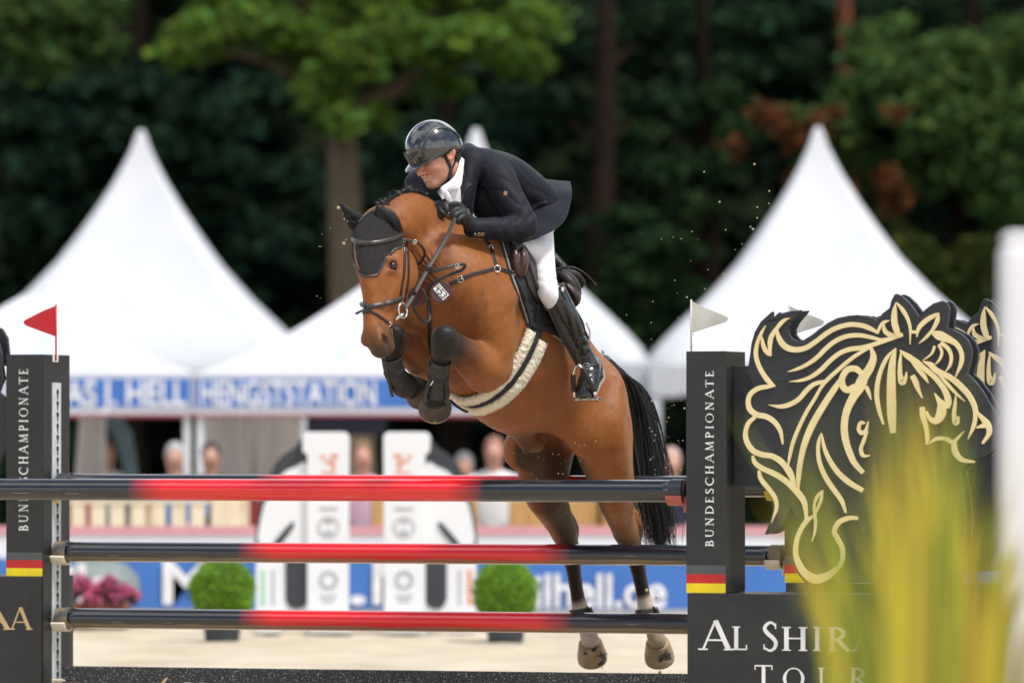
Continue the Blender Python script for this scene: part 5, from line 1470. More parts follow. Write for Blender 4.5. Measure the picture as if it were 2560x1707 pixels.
# ---- coat colour: bright bay with black points, shade between the thighs painted in
hc = np.empty((len(hv), 3)); BAY = np.array([.240, .084, .021]); DKBAY = np.array([.105, .030, .009]); BLK = np.array([.0105, .010, .0105])
hc[:] = BAY
Wd = np.array(tuple(WITH)); rel = hv - Wd
la = -(rel @ np.array(tuple(fwd))); lu = rel @ np.array(tuple(UPH)); ll = rel @ np.array(tuple(LAT))
def mixc(c, w):
    global hc
    hc = hc * (1 - w[:, None]) + np.asarray(c) * w[:, None]
nz_ = np.array([mnoise.noise(Vector(v) * 3.0) for v in hv[::1]]) if len(hv) < 400000 else np.zeros(len(hv))
# slightly darker along the top line and the lower shoulder, paler at the flank
mixc(DKBAY, .28 * sstep(lu, -.16, .0) * sstep(la, -.5, .2))
mixc(BAY * 1.12, .3 * sstep(nz_, .0, .6))
mixc(DKBAY, .18 * sstep(nz_, .05, .7) * sstep(lu, -.9, -.3))
nz2_ = np.array([mnoise.noise(Vector((v[0] * 16, v[1] * 10, v[2] * 7))) for v in hv]); nz3_ = np.array([mnoise.noise(Vector((v[0] * 40, v[1] * 30, v[2] * 22 + 5))) for v in hv])
mixc(DKBAY, .42 * sstep(nz2_ + .5 * nz3_, .05, .75) * (1 - sstep(la, -.1, .35)))
mixc(BAY * np.array([1.25, 1.22, 1.1]), .45 * sstep(-nz2_ + .4 * nz3_, .1, .8) * (1 - sstep(la, .0, .6)))
mixc(DKBAY, .25 * sstep(nz2_ + .4 * nz3_, .15, .8))
nd_ = np.linalg.norm(hv - np.array(tuple(P(1108, 600, 25.45))), axis=1)
mixc(DKBAY, .38 * (1 - sstep(nd_, .05, .19)) * sstep(nz2_ + nz3_, -.5, .5))
nd_ = np.linalg.norm(hv - np.array(tuple(P(1072, 690, 25.45))), axis=1)
mixc(DKBAY, .5 * (1 - sstep(nd_, .05, .15)))
# inner thighs and groin: grey-brown bare skin, plus shade painted on the inner faces
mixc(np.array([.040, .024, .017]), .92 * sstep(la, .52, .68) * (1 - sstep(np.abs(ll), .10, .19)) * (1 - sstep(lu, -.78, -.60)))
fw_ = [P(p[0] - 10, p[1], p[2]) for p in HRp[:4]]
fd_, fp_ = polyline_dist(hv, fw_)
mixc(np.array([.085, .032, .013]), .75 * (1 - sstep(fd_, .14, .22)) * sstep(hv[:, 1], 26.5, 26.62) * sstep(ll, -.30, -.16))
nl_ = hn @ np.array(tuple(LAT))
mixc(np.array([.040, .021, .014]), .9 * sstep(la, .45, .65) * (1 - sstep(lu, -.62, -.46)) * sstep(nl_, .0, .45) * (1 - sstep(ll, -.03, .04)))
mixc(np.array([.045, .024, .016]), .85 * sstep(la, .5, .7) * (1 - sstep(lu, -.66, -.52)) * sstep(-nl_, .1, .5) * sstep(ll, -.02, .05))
# legs
def leg_black(spec, start, full, hi=1.0):
    poly = [P(p[0], p[1], p[2]) for p in spec]
    d, par = polyline_dist(hv, poly)
    w = sstep(par + nz_ * .25, start, full) * (1 - sstep(d, .085, .13))
    mixc(BLK, w * hi)
leg_black(FL_fore + FL_can[1:], 1.3, 3.5); leg_black(FR_fore + FR_can[1:], 1.9, 3.7)
leg_black(HLp + HLc[1:], 4.7, 6.4, 1.0); leg_black(HRp + HRc[1:], 4.7, 6.4, 1.0)
# hock backs
for c_, r_ in ((P(1432, 1318, 27.06), .07), (P(1594, 1322, 26.99), .06)):
    d = np.linalg.norm(hv - np.array(tuple(c_)), axis=1); mixc(BLK, .9 * (1 - sstep(d, r_ * .5, r_ * 1.25)))
# white hind pasterns, dusted with sand
for spec in (HLc, HRc):
    poly = [P(p[0], p[1], p[2]) for p in spec]
    d, par = polyline_dist(hv, poly)
    w = sstep(par + nz_ * .6, 3.75, 4.35) * (1 - sstep(d, .08, .11))
    mixc(np.array([.55, .48, .42]), w)
    mixc(np.array([.38, .27, .15]), w * .7 * sstep(nz_ + (par - 6.2) * .25, -.1, .25))
# muzzle, eye rims, face
def face(y, l, d, r0, r1, c, w=1.0):
    q = np.array(tuple(HP(y, l, d)))
    dist = np.linalg.norm(hv - q, axis=1)
    mixc(c, w * (1 - sstep(dist, r0, r1)))
face(862, 0, .0, .05, .12, np.array([.070, .036, .022]), .8)
face(882, 0, -.01, .035, .085, np.array([.036, .025, .021]), .9)
for s in (1, -1):
    face(850, .060 * s, .044, .008, .026, np.array([.018, .014, .013]), .9)
    face(668, .100 * s, .050, .015, .045, np.array([.035, .018, .010]), .85)
    face(840, .055 * s, -.02, .01, .05, np.array([.06, .04, .03]), .5)
crest_d, crest_p = polyline_dist(hv, [P(955, 497, 25.36), P(990, 478, 25.44), P(1022, 472, 25.52), P(1060, 480, 25.62), P(1100, 505, 25.72)])
mixc(np.array([.20, .058, .020]), .75 * (1 - sstep(crest_d, .03, .085)))
mixc(BLK, .85 * (1 - sstep(crest_d, .012, .028)))

m_coat = M('horse coat', (1.03, 1.03, 1.0), .52, col2=(.90, .87, .84), scale=40, detail=6, bump=.05, bscale=260, spec=.28, attr=True, sheen=.12)
ct = m_coat.node_tree                                   # lie of the hair and the unevenness of muscle under it
def _n(scale, stretch):
    tc_ = ct.nodes.new('ShaderNodeTexCoord'); mp_ = ct.nodes.new('ShaderNodeMapping'); mp_.inputs['Scale'].default_value = stretch
    mp_.inputs['Rotation'].default_value = (0, math.radians(35), math.radians(20))
    nz2 = ct.nodes.new('ShaderNodeTexNoise'); nz2.inputs['Scale'].default_value = scale; nz2.inputs['Detail'].default_value = 5
    ct.links.new(tc_.outputs['Object'], mp_.inputs[0]); ct.links.new(mp_.outputs[0], nz2.inputs['Vector']); return nz2.outputs[0]
def _bump(h_, strength, dist, prev):
    bn_ = ct.nodes.new('ShaderNodeBump'); bn_.inputs['Strength'].default_value = strength; bn_.inputs['Distance'].default_value = dist
    ct.links.new(h_, bn_.inputs['Height'])
    if prev is not None: ct.links.new(prev, bn_.inputs['Normal'])
    return bn_.outputs[0]
nb_ = _bump(_n(9, (1, 1, 1)), .35, .02, None)
nb_ = _bump(_n(30, (3, 3, .7)), .22, .006, nb_)
nb_ = _bump(_n(120, (4, 4, .5)), .25, .0025, nb_)
ct.links.new(nb_, ct.nodes['Principled BSDF'].inputs['Normal'])
m_coat.node_tree.nodes['Principled BSDF'].inputs['Sheen Tint'].default_value = (1, .6, .3, 1)
horse = thing('horse', (float(hv[:, 0].mean()), 26.2, .25), 'bay horse with braided black mane jumping over the striped poles', 'horse')
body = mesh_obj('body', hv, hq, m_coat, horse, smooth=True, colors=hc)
hbvh = bvh_of(hv, hq)

# eyes
m_eye = M('eye', (.012, .007, .005), .06, col2=(.03, .014, .008), scale=60, coat=.3, coat_rough=.02, spec=.3)
for s in (1, -1):
    b = MB(); c_ = HP(668, .0835 * s, .0465)
    b.lathe(c_ - HAX * .023, HAX, [(.0005, 0), (.012, .003), (.020, .010), (.0240, .023), (.020, .036), (.012, .043), (.0005, .046)], 20)
    b.obj('eye', m_eye, horse, smooth=True)

# hooves
m_hoof = M('hoof', (.20, .14, .085), .55, col2=(.035, .026, .02), scale=22, bump=.25, bscale=90, spots=((.30, .22, .14), 14, .54))
m_hoofh = M('pale sandy hoof', (.44, .33, .20), .6, col2=(.30, .20, .11), scale=16, bump=.25, bscale=90, spots=((.035, .028, .022), 11, .58))
m_hooff = M('dark muddy hoof', (.075, .050, .034), .5, col2=(.030, .021, .016), scale=20, bump=.2, bscale=90, spots=((.20, .145, .085), 22, .60))
m_shoe = M('horseshoe', (.36, .29, .20), .55, col2=(.20, .15, .10), scale=50, metal=.25)
def hoof(c, down, toe, r=.062, ln=.075, mat=None):
    down = Vector(down).normalized(); toe = Vector(toe); toe = (toe - down * toe.dot(down)).normalized(); s_ = down.cross(toe)
    b = MB(); n = 28; rings = []
    prof = [(.70, -.012, .0), (.80, .0, .0), (.86, .25, .10), (.95, .65, .26), (1.02, .97, .40), (1.0, 1.0, .40), (.80, 1.0, .40), (.70, .90, .38), (.02, .86, .38)]
    for (q, z, f) in prof:
        for k in range(n):
            a = 2 * math.pi * k / n
            x_, y_ = math.cos(a), math.sin(a)
            bk = 1.0 if x_ > -.3 else 1.0 - .22 * (-x_ - .3)
            b.v.append(Vector(c) + down * (ln * max(z, -.2) * (1.0 if x_ > -.2 else .82)) + toe * (r * q * x_ * bk + r * f * .55) + s_ * (r * q * y_))
    for i in range(len(prof) - 1):
        for k in range(n):
            a = i * n + k; e = i * n + (k + 1) % n
            b.f.append((a, e, e + n, a + n))
    b.f.append(tuple(range(n))[::-1]); b.f.append(tuple((len(prof) - 1) * n + k for k in range(n)))
    h = b.obj('hoof', mat or m_hoof, horse, auto=50)
    sh = MB(); outer = []; inner = []
    for k in range(25):
        a = math.radians(-148 + 296 * k / 24)
        x_, y_ = math.cos(a), math.sin(a)
        o_ = Vector(c) + down * (ln * .985) + toe * (r * .22 + r * 1.0 * x_) + s_ * (r * 1.0 * y_)
        i_ = Vector(c) + down * (ln * .985) + toe * (r * .22 + r * .70 * x_) + s_ * (r * .70 * y_)
        outer.append(o_); inner.append(i_)
    sh.prism(outer + inner[::-1], down * .011)
    shoe = sh.obj('horseshoe', m_shoe, h)
    return h
hoof(P(1088, 996, 25.475), (-.02, .80, -.52), (-.03, -.45, -.9), .074, .060, m_hooff)
hoof(P(1034, 968, 25.65), (.40, .78, -.40), (.62, -.35, -.72), .068, .062, m_hooff)
hoof(P(1644, 1606, 27.02), (.10, .62, -.75), (.15, -.5, -.9), .070, .085, m_hoofh)
hoof(P(1476, 1606, 27.10), (.10, .62, -.75), (.12, -.5, -.9), .070, .085, m_hoofh)

# ---- tail: black strands from the dock
m_tail = M('tail hair', (.012, .011, .012), .32, col2=(.004, .004, .004), scale=30, spec=.6)
dock = T(1.20, .0, -.20)
spine = [(1516, 912, 26.92), (1530, 912, 26.98), (1552, 926, 27.06), (1582, 972, 27.08), (1600, 1050, 27.10), (1613, 1140, 27.10), (1627, 1230, 27.08), (1640, 1310, 27.07), (1646, 1390, 27.07)]
tb = MB(); rt = random.Random(3)
def along(lst, f_):
    q = f_ * (len(lst) - 1); k = min(int(q), len(lst) - 2); t_ = q - k
    return tuple(a_ * (1 - t_) + b_ * t_ for a_, b_ in zip(lst[k], lst[k + 1]))
spine_d = [tuple(p) for p in catmull(spine, 6)]
spr = [(s_,) for s_ in (.006, .022, .044, .054, .060, .066, .072, .072, .060)]
for i in range(900):
    u_ = rt.gauss(0, .52); v_ = rt.gauss(0, .5); ln = min(1.0, rt.betavariate(5, 2) * .45 + .58)
    wav = rt.uniform(0, 6.28); wa = rt.uniform(.003, .013)
    if i % 23 == 0: u_ *= 1.6; wa *= 2.5
    pts = []
    for k in range(15):
        f_ = k / 14 * ln
        x, y, D = along(spine_d, f_); sp = along(spr, f_)[0]
        q = P(x, y, D) + Vector((u_ * sp + .010 * f_, v_ * sp, -.05 * u_ * (1 - f_) * min(1, f_ * 5)))
        q += Vector((math.sin(wav + f_ * 9) * wa * f_ * 2.2, 0, 0))
        pts.append(q)
    pts = [Vector(p) for p in catmull(pts, 2)]
    m_ = len(pts)
    tb.tube(pts, [.0028 * (1 - .8 * (k / (m_ - 1)) ** 2) for k in range(m_)], 4, cap=False)
for i in range(26):                                                                       # fly-away hairs
    k0 = rt.randint(3, 7); x, y, D = spine[k0]
    sgn = 1 if rt.random() < .8 or k0 < 6 else -1
    x += rt.uniform(5, 20) * sgn
    pts = [P(x, y, D), P(x + 22 * sgn * rt.uniform(.5, 1.2), y + rt.uniform(10, 40), D), P(x + 42 * sgn * rt.uniform(.4, 1.4), y + rt.uniform(40, 90), D), P(x + 38 * sgn * rt.uniform(.2, 1.5), y + rt.uniform(90, 140), D)]
    pts = [Vector(p) for p in catmull(pts, 6)]
    tb.tube(pts, [.0013 * (1 - .8 * k / len(pts)) for k in range(len(pts))], 4, cap=False)
tb.obj('tail', m_tail, horse, smooth=True)

# ---- mane: button braids along the crest and the stubble below them
m_mane = M('mane hair', (.016, .014, .014), .45, col2=(.05, .045, .045), scale=120, bump=.5, bscale=300)
braids = [(948, 497, 25.36), (958, 487, 25.38), (972, 480, 25.41), (986, 474, 25.44), (1000, 470, 25.48), (1015, 468, 25.51), (1030, 470, 25.55), (1045, 474, 25.58), (1058, 479, 25.62)]
rb = random.Random(11)
def crest_hit(x):
    for y in range(440, 620):
        h = hbvh.ray_cast(CAMP, ray(x, y))
        if h[0] is not None: return h[0], y
    return P(x, 500, 25.5), 500
braids = []
for x in (946, 957, 969, 982, 996, 1011, 1026, 1041, 1056, 1070):
    q_, y_ = crest_hit(x); braids.append((x, y_, q_.y))
def snap(x, y, D):
    q = hbvh.find_nearest(P(x, y, D))
    return q[0], q[1]
for (x, y, D) in braids:
    c_, n_ = snap(x, y, D)
    n_ = Vector((n_.x * .4 - .25, n_.y * .3, abs(n_.z) + .6)).normalized()
    b = MB()
    kk = rb.uniform(.6, .95)
    for j, (off, r_) in enumerate(((.004, .014 * kk), (.018 * kk, .012 * kk))):
        cc = c_ + n_ * off + Vector((rb.uniform(-.007, .005), rb.uniform(-.006, .006), rb.uniform(-.005, .005)))
        b.lathe(cc - n_ * r_, n_, [(.001, 0), (r_ * .7, r_ * .3), (r_, r_), (r_ * .7, r_ * 1.7), (.001, r_ * 2)], 10)
    for j in range(7):
        d_ = Vector((rb.uniform(-1, .6), rb.uniform(-.5, .5), rb.uniform(.1, 1))).normalized()
        p0 = c_ + n_ * .012
        b.tube([p0, p0 + d_ * .018, p0 + d_ * .028 + Vector((-.006, 0, -.003))], [.0007, .0005, .0003], 4)
    b.obj('button_braid', m_mane, horse, smooth=True)
b = MB()
for i in range(900):
    f_ = rb.random() * 7.99; k = int(f_); t_ = f_ - k
    x = braids[k][0] * (1 - t_) + braids[k + 1][0] * t_ + rb.uniform(-6, 10); y = braids[k][1] * (1 - t_) + braids[k + 1][1] * t_ + rb.uniform(-4, 9)
    D = braids[k][2] * (1 - t_) + braids[k + 1][2] * t_
    c_, n_ = snap(x, y, D)
    d_ = (n_ * .5 + Vector((rb.uniform(-.6, .3), rb.uniform(-.3, .3), rb.uniform(.2, .9)))).normalized()
    l_ = rb.uniform(.008, .02)
    b.tube([c_, c_ + d_ * l_ * .6, c_ + d_ * l_ + Vector((-.004, 0, 0))], [.0009, .0007, .0003], 3, cap=False)
b.obj('mane', m_mane, horse)
# eyelashes and whiskers
b = MB()
for i in range(14):
    c_ = HP(662 + rb.uniform(-3, 4), .098, .03 + i * .003)
    b.tube([c_, c_ + HL * .012 + HAX * .006], [.0007, .0003], 3)
    c2_ = HP(662 + rb.uniform(-3, 4), -.098, .03 + i * .003)
    b.tube([c2_, c2_ - HL * .014 + HAX * .006], [.0007, .0003], 3)
b.obj('eyelashes', m_mane, horse)

# ============================================================ TACK
tf_ = Field((-.80, 25.0, .5), (.9, 27.3, 2.5), 0.02)
tf_.apply(trunk, .05)
tf_.apply(Loft([T(-.02, .13, -.16), T(-.14, .19, -.32), T(-.28, .175, -.47)], [.07, .085, .085], [.13, .15, .11], side=LAT), .10)
tv_, tq_ = tf_.mesh()
tbvh = bvh_of(tv_, tq_)

def cast(x, y, bvhs):
    best = None
    for b in bvhs:
        h = b.ray_cast(CAMP, ray(x, y))
        if h[0] is not None and (best is None or h[3] < best[2]):
            best = (h[0], h[1], h[3])
    return best

def lay(pts, bvhs, off=.002, n=7, smooth=3, guess=25.6):
    """photo path laid on real surfaces; entries (x, y) are cast, (x, y, depth) hang free"""
    full = [(p[0], p[1], p[2] if len(p) > 2 else -1) for p in pts]
    xy = catmull([p[:2] for p in full], n)
    out = []; nor = []; last = guess
    m = len(xy)
    for i, q in enumerate(xy):
        t = i / n; k = min(int(t), len(full) - 2) if len(full) > 1 else 0
        d0, d1 = full[k][2], full[min(k + 1, len(full) - 1)][2]
        f = t - k
        if d0 > 0 and d1 > 0:
            D = d0 * (1 - f) + d1 * f
            out.append(P(q[0], q[1], D)); nor.append(Vector((0, -1, .25)).normalized()); last = D
            continue
        h = cast(q[0], q[1], bvhs)
        if h is None:
            p_ = P(q[0], q[1], last); hh = bvhs[0].find_nearest(p_)
            out.append(p_); nor.append(hh[1])
        else:
            out.append(h[0]); nor.append(h[1]); last = h[0].y
    for _ in range(smooth):
        o2 = [p.copy() for p in out]; n2 = [q.copy() for q in nor]
        for i in range(1, m - 1):
            o2[i] = (out[i - 1] + out[i] * 2 + out[i + 1]) / 4
            n2[i] = (nor[i - 1] + nor[i] * 2 + nor[i + 1]).normalized()
        out, nor = o2, n2
    out = [p + q * off for p, q in zip(out, nor)]
    return out, nor

def strap(name, pts, width, thick, mat, parent, bvhs, off=.002, **k):
    o, n_ = lay(pts, bvhs, off, **k)
    b = MB(); b.ribbon(o, n_, width, thick)
    return b.obj(name, mat, parent, auto=60)

def drape(name, poly, bvhs, off, thick, mat, parent, step=6.0, guess=26.1, puff=0.0, smooth_it=4):
    poly = [tuple(p) for p in catmull(poly, 5, closed=True)]
    n = len(poly)
    xs = [p[0] for p in poly]; ys = [p[1] for p in poly]
    def inside(x, y):
        c = False; j = n - 1
        for i in range(n):
            if (poly[i][1] > y) != (poly[j][1] > y) and x < (poly[j][0] - poly[i][0]) * (y - poly[i][1]) / (poly[j][1] - poly[i][1]) + poly[i][0]: c = not c
            j = i
        return c
    pts = [Vector(p) for p in poly]
    y = min(ys)
    row = 0
    while y < max(ys):
        x = min(xs) + (step / 2 if row % 2 else 0)
        while x < max(xs):
            if inside(x, y) and min((x - a) ** 2 + (y - b) ** 2 for a, b in poly) > (step * .6) ** 2:
                pts.append(Vector((x, y)))
            x += step
        y += step * .87; row += 1
    v2, e2, f2, *_ = delaunay_2d_cdt(pts, [(i, (i + 1) % n) for i in range(n)], [], 1, 1e-5)
    V = []; N = []
    for q in v2:
        h = cast(q.x, q.y, bvhs)
        if h is None:
            p_ = P(q.x, q.y, guess); hh = bvhs[0].find_nearest(p_)
            V.append(hh[0] + (p_ - hh[0]) * .35); N.append(hh[1])
        else:
            V.append(h[0]); N.append(h[1])
    nb = [set() for _ in V]
    for f in f2:
        for a in f:
            for b in f:
                if a != b: nb[a].add(b)
    for _ in range(smooth_it):
        V = [(V[i] * 1 + sum((V[j] for j in nb[i]), Vector()) / max(1, len(nb[i]))) / 2 if nb[i] else V[i] for i in range(len(V))]
        N = [(N[i] + sum((N[j] for j in nb[i]), Vector()) / max(1, len(nb[i]))).normalized() if nb[i] else N[i] for i in range(len(V))]
    top = [p + q * (off + thick) for p, q in zip(V, N)]; bot = [p + q * off for p, q in zip(V, N)]
    m = len(V)
    F = []
    cnt = {}
    for f in f2:
        a, b, c = f
        nn = (V[b] - V[a]).cross(V[c] - V[a])
        if nn.dot(N[a]) < 0: f = (a, c, b)
        F.append(tuple(f)); F.append(tuple(i + m for i in f[::-1]))
        for i in range(3):
            e = (f[i], f[(i + 1) % 3]); cnt[e] = 1
    for (a, b) in cnt:
        if (b, a) not in cnt:
            F.append((b, a, a + m, b + m))
    o = mesh_obj(name, top + bot, F, mat, parent, smooth=False)
    bm = bmesh.new(); bm.from_mesh(o.data)
    for f in bm.faces: f.smooth = True
    for e in bm.edges:
        if len(e.link_faces) == 2 and e.calc_face_angle(0) > math.radians(55): e.smooth = False
    bm.to_mesh(o.data); bm.free()
    return o, top, bot, N

m_leather = M('black leather', (.011, .009, .0085), .5, col2=(.022, .018, .016), scale=60, bump=.04, bscale=220, spec=.35)
m_brown = M('brown leather', (.055, .022, .018), .34, col2=(.035, .015, .012), scale=40, bump=.12, bscale=200, spec=.6)
m_browngrey = M('padded bridle leather', (.050, .036, .032), .32, col2=(.030, .022, .020), scale=60, spec=.6)
m_steel = M('polished steel', (.72, .70, .66), .22, col2=(.6, .58, .55), scale=50, metal=1.0)
m_knit = M('crochet cotton', (.022, .018, .018), .85, col2=(.010, .008, .009), scale=180, bump=1.0, bscale=175, voro=True, contrast=(.42, .58))
m_lycra = M('black lycra', (.0075, .0078, .009), .6, col2=(.005, .005, .006), scale=30, spec=.25)
m_neoprene = M('black neoprene', (.014, .014, .015), .6, col2=(.024, .023, .022), scale=45, bump=.2, bscale=200, spots=((.30, .24, .17), 120, .68))
m_pad = M('quilted black cotton', (.012, .012, .014), .8, col2=(.018, .018, .021), scale=30, bump=.9, bscale=42, voro=True)
m_web = M('black webbing', (.012, .012, .015), .75, col2=(.020, .020, .024), scale=80, bump=.5, bscale=240)
m_cord = M('silver cord', (.55, .54, .50), .5, col2=(.35, .34, .32), scale=200, bump=.5, bscale=400)
m_fleece = M('cream fleece', (.80, .74, .60), .95, col2=(.70, .62, .46), scale=35, bump=.8, bscale=130, sheen=.3)

# ---------------- ear bonnet
bonnet = thing('ear_bonnet', P(945, 560, 25.25), 'black crocheted ear bonnet on the head of the bay horse', 'ear bonnet')
bpoly = [(874, 588), (884, 562), (905, 543), (925, 526), (945, 513), (962, 514), (982, 528), (998, 549), (1006, 575), (1008, 600), (1006, 618), (988, 623), (968, 643), (954, 668), (942, 687), (922, 690), (902, 687), (888, 668), (874, 644), (870, 616)]
cap, ctop, cbot, cN = drape('cap', bpoly, [hbvh], .001, .004, m_knit, bonnet, step=5, guess=25.2)
bb = bvh_of(*(lambda m: ([v.co[:] for v in m.vertices], [p.vertices[:] for p in m.polygons]))(cap.data))
strap('edge_piping', [(1006, 618), (988, 623), (968, 643), (954, 668), (942, 687), (922, 690), (902, 687), (890, 668), (882, 645)], .011, .006, m_browngrey, bonnet, [hbvh, bb], .001, guess=25.2)
def ear(pts, cut):
    e = Field(np.array(tuple(P(*pts[0][:3]))) - .22, np.array(tuple(P(*pts[0][:3]))) + .22, .004)
    e.apply(Loft([P(*p[:3]) for p in pts], [p[3] for p in pts], [p[4] for p in pts], side=(.75, 0, .66)), .01)
    e.apply(Loft([P(*p[:3]) for p in cut], [p[3] for p in cut], [p[4] for p in cut], side=(.75, 0, .66)), .008, 'sub')
    v, q = e.mesh(); v = lsmooth(v, q, 2)
    return mesh_obj('ear_cover', v, q, m_lycra, bonnet, smooth=True)
ear([(984, 578, 25.24, .038, .026), (974, 564, 25.215, .052, .030), (962, 547, 25.20, .046, .024), (951, 530, 25.19, .028, .016), (942, 515, 25.185, .006, .006)],
    [(976, 572, 25.19, .016, .016), (966, 557, 25.172, .022, .014), (955, 539, 25.168, .016, .010), (947, 525, 25.17, .006, .006)])
ear([(902, 565, 25.30, .036, .026), (892, 556, 25.285, .042, .028), (878, 541, 25.27, .032, .021), (864, 524, 25.26, .018, .013), (852, 509, 25.255, .005, .005)],
    [(886, 552, 25.25, .009, .014), (876, 543, 25.24, .010, .012), (864, 527, 25.238, .006, .008)])

# ---------------- bridle
BR = [hbvh, bb]
bridle = thing('bridle', P(1000, 720, 25.2), 'dark brown leather bridle with silver bit on the horse head', 'bridle')
def padded(name, pts, w, th, mat=m_browngrey):
    o, n_ = lay(pts, BR, .001, guess=25.15)
    b = MB(); b.ribbon(o, n_, w, th)
    p_ = b.obj(name, mat, bridle, auto=70)
    b = MB(); b.ribbon([q + k * (th * .95) for q, k in zip(o, n_)], n_, w * .45, .003)
    b.obj('raised_centre', m_browngrey, p_, auto=70)
    return p_
padded('browband', [(882, 597), (893, 605), (918, 608), (950, 605), (982, 597), (1010, 587)], .021, .008)
padded('noseband', [(905, 760), (922, 766), (955, 761), (985, 753), (1003, 744)], .022, .008)
strap('flash_strap', [(908, 782), (920, 776), (936, 783), (958, 798), (974, 811), (984, 824)], .013, .004, m_leather, bridle, BR, .001, guess=25.1)
strap('flash_loop', [(916, 762), (919, 772), (920, 782)], .018, .011, m_leather, bridle, BR, .001, guess=25.1)
b = MB(); pts_ = [P(915, 776, 25.015), P(905, 777, 25.0), P(889, 785, 25.0)]
b.ribbon([Vector(p) for p in catmull(pts_, 6)], [Vector((-.1, -1, .3))] * 13, .011, .003); b.obj('strap_end', m_leather, bridle, auto=60)
strap('cheekpiece', [(1008, 588), (1011, 615), (1011, 650), (1009, 690), (1003, 722), (1000, 748)], .013, .004, m_leather, bridle, BR, .001)
strap('cheekpiece', [(1014, 600), (1019, 630), (1021, 665), (1020, 700), (1014, 735), (1009, 757)], .012, .004, m_leather, bridle, BR, .0015)
strap('headpiece', [(1009, 592), (1004, 572), (993, 548), (978, 529), (960, 518)], .016, .004, m_browngrey, bridle, BR, .002)
strap('headpiece', [(898, 556), (910, 543), (926, 531), (943, 523)], .014, .004, m_browngrey, bridle, BR, .002)
strap('throat_lash', [(1012, 600, 25.20), (1037, 604, 25.21), (1054, 616, 25.23), (1062, 633, 25.26), (1056, 651, 25.30), (1044, 662, 25.33)], .011, .004, m_leather, bridle, BR)
strap('rein', [(1138, 545, 25.36), (1118, 590, 25.32), (1094, 632, 25.27), (1070, 672, 25.21), (1050, 708, 25.16), (1032, 742, 25.12), (1014, 770, 25.08)], .017, .004, m_leather, bridle, BR)
def ring(name, c, r, tr, axis, mat, parent, sx=1.0, n=28):
    axis = Vector(axis).normalized(); u_ = axis.cross(Vector((0, 0, 1))).normalized(); v_ = u_.cross(axis)
    b = MB(); pts = [c + u_ * (math.cos(2 * math.pi * k / n) * r * sx) + v_ * (math.sin(2 * math.pi * k / n) * r) for k in range(n + 1)]
    b.tube(pts, tr, 8, cap=False)
    return b.obj(name, mat, parent, smooth=True)
ring('bit_ring', P(1007, 776, 25.07), .033, .0038, (.8, -.6, .1), m_steel, bridle, .9)
b = MB(); b.tube([P(1010, 783, 25.07), P(1002, 789, 25.06), P(991, 797, 25.065), (P(984, 800, 25.08))], [.006, .0075, .0065, .005], 10); b.obj('bit', m_steel, bridle, smooth=True)
def buckle(name, x, y, parent, bv, w=9, h=7, D=None, rot=0.0):
    if D is None:
        hit = cast(x, y, bv); D = hit[0].y - .008 if hit else 25.3
    c_, s_ = math.cos(rot), math.sin(rot)
    pts = []
    for k in range(17):
        a = 2 * math.pi * k / 16
        X = math.copysign(abs(math.cos(a)) ** .5, math.cos(a)) * w / 2; Y = math.copysign(abs(math.sin(a)) ** .5, math.sin(a)) * h / 2
        pts.append(P(x + X * c_ - Y * s_, y + X * s_ + Y * c_, D))
    b = MB(); b.tube(pts, .0016, 6, cap=False)
    b.tube([pts[0], pts[8]], .0012, 5)
    return b.obj(name, m_steel, parent, smooth=True)
buckle('buckle', 1010, 603, bridle, BR, 6, 12); buckle('buckle', 1009, 626, bridle, BR, 6, 12)
buckle('buckle', 1037, 605, bridle, BR, 8, 11, 25.20, .4); buckle('buckle', 974, 811, bridle, BR, 9, 8, None, .6)
strap('keeper', [(1066, 664, 25.205), (1069, 671, 25.200), (1072, 679, 25.205)], .024, .007, m_leather, bridle, BR)
strap('keeper', [(1036, 726, 25.125), (1039, 732, 25.12)], .022, .007, m_leather, bridle, BR)

# ---------------- breastplate with number discs
BP = [hbvh]
plate = thing('breastplate', P(1130, 720, 25.3), 'dark leather breastplate with round number disc on the horse chest', 'breastplate')
strap('shoulder_strap', [(1296, 687), (1275, 681), (1258, 676), (1241, 671), (1218, 677), (1181, 686), (1149, 699), (1124, 711)], [.017] * 80, .004, m_leather, plate, BP, .002)
strap('wither_strap', [(1213, 600), (1227, 620), (1234, 645), (1242, 671)], .016, .004, m_leather, plate, BP, .002)
ring('ring', cast(1241, 672, BP)[0] + Vector((.004, -.012, 0)), .014, .0028, (.3, -1, .1), m_steel, plate)
buckle('buckle', 1281, 684, plate, BP, 14, 12); buckle('buckle', 1228, 619, plate, BP, 9, 13, None, -.3); buckle('buckle', 1151, 698, plate, BP, 13, 15, None, -.35)
strap('martingale_loop', [(1068, 681, 25.22), (1088, 677, 25.215), (1120, 669, 25.22), (1150, 661, 25.25), (1163, 664, 25.27), (1155, 676, 25.27), (1135, 683, 25.26), (1102, 697, 25.25), (1078, 713, 25.25), (1066, 732, 25.26)], .014, .004, m_leather, plate, BP)
strap('chest_strap', [(1066, 735), (1072, 760), (1074, 800), (1075, 850), (1077, 885)], .018, .004, m_leather, plate, BP, .002)
strap('rein_loop', [(1028, 750, 25.12), (1037, 777, 25.13), (1053, 799, 25.16), (1067, 806, 25.19), (1074, 795, 25.22), (1070, 768, 25.24), (1066, 740, 25.25)], .013, .004, m_leather, plate, BP)
buckle('buckle', 1143, 666, plate, BP, 9, 11, 25.23)
m_disc = M('maroon leather', (.070, .020, .022), .38, col2=(.045, .014, .015), scale=40, bump=.1, bscale=200)
m_white = M('white plastic', (.78, .78, .76), .45, col2=(.70, .70, .68), scale=30)
m_ink = M('black print', (.015, .015, .015), .6)
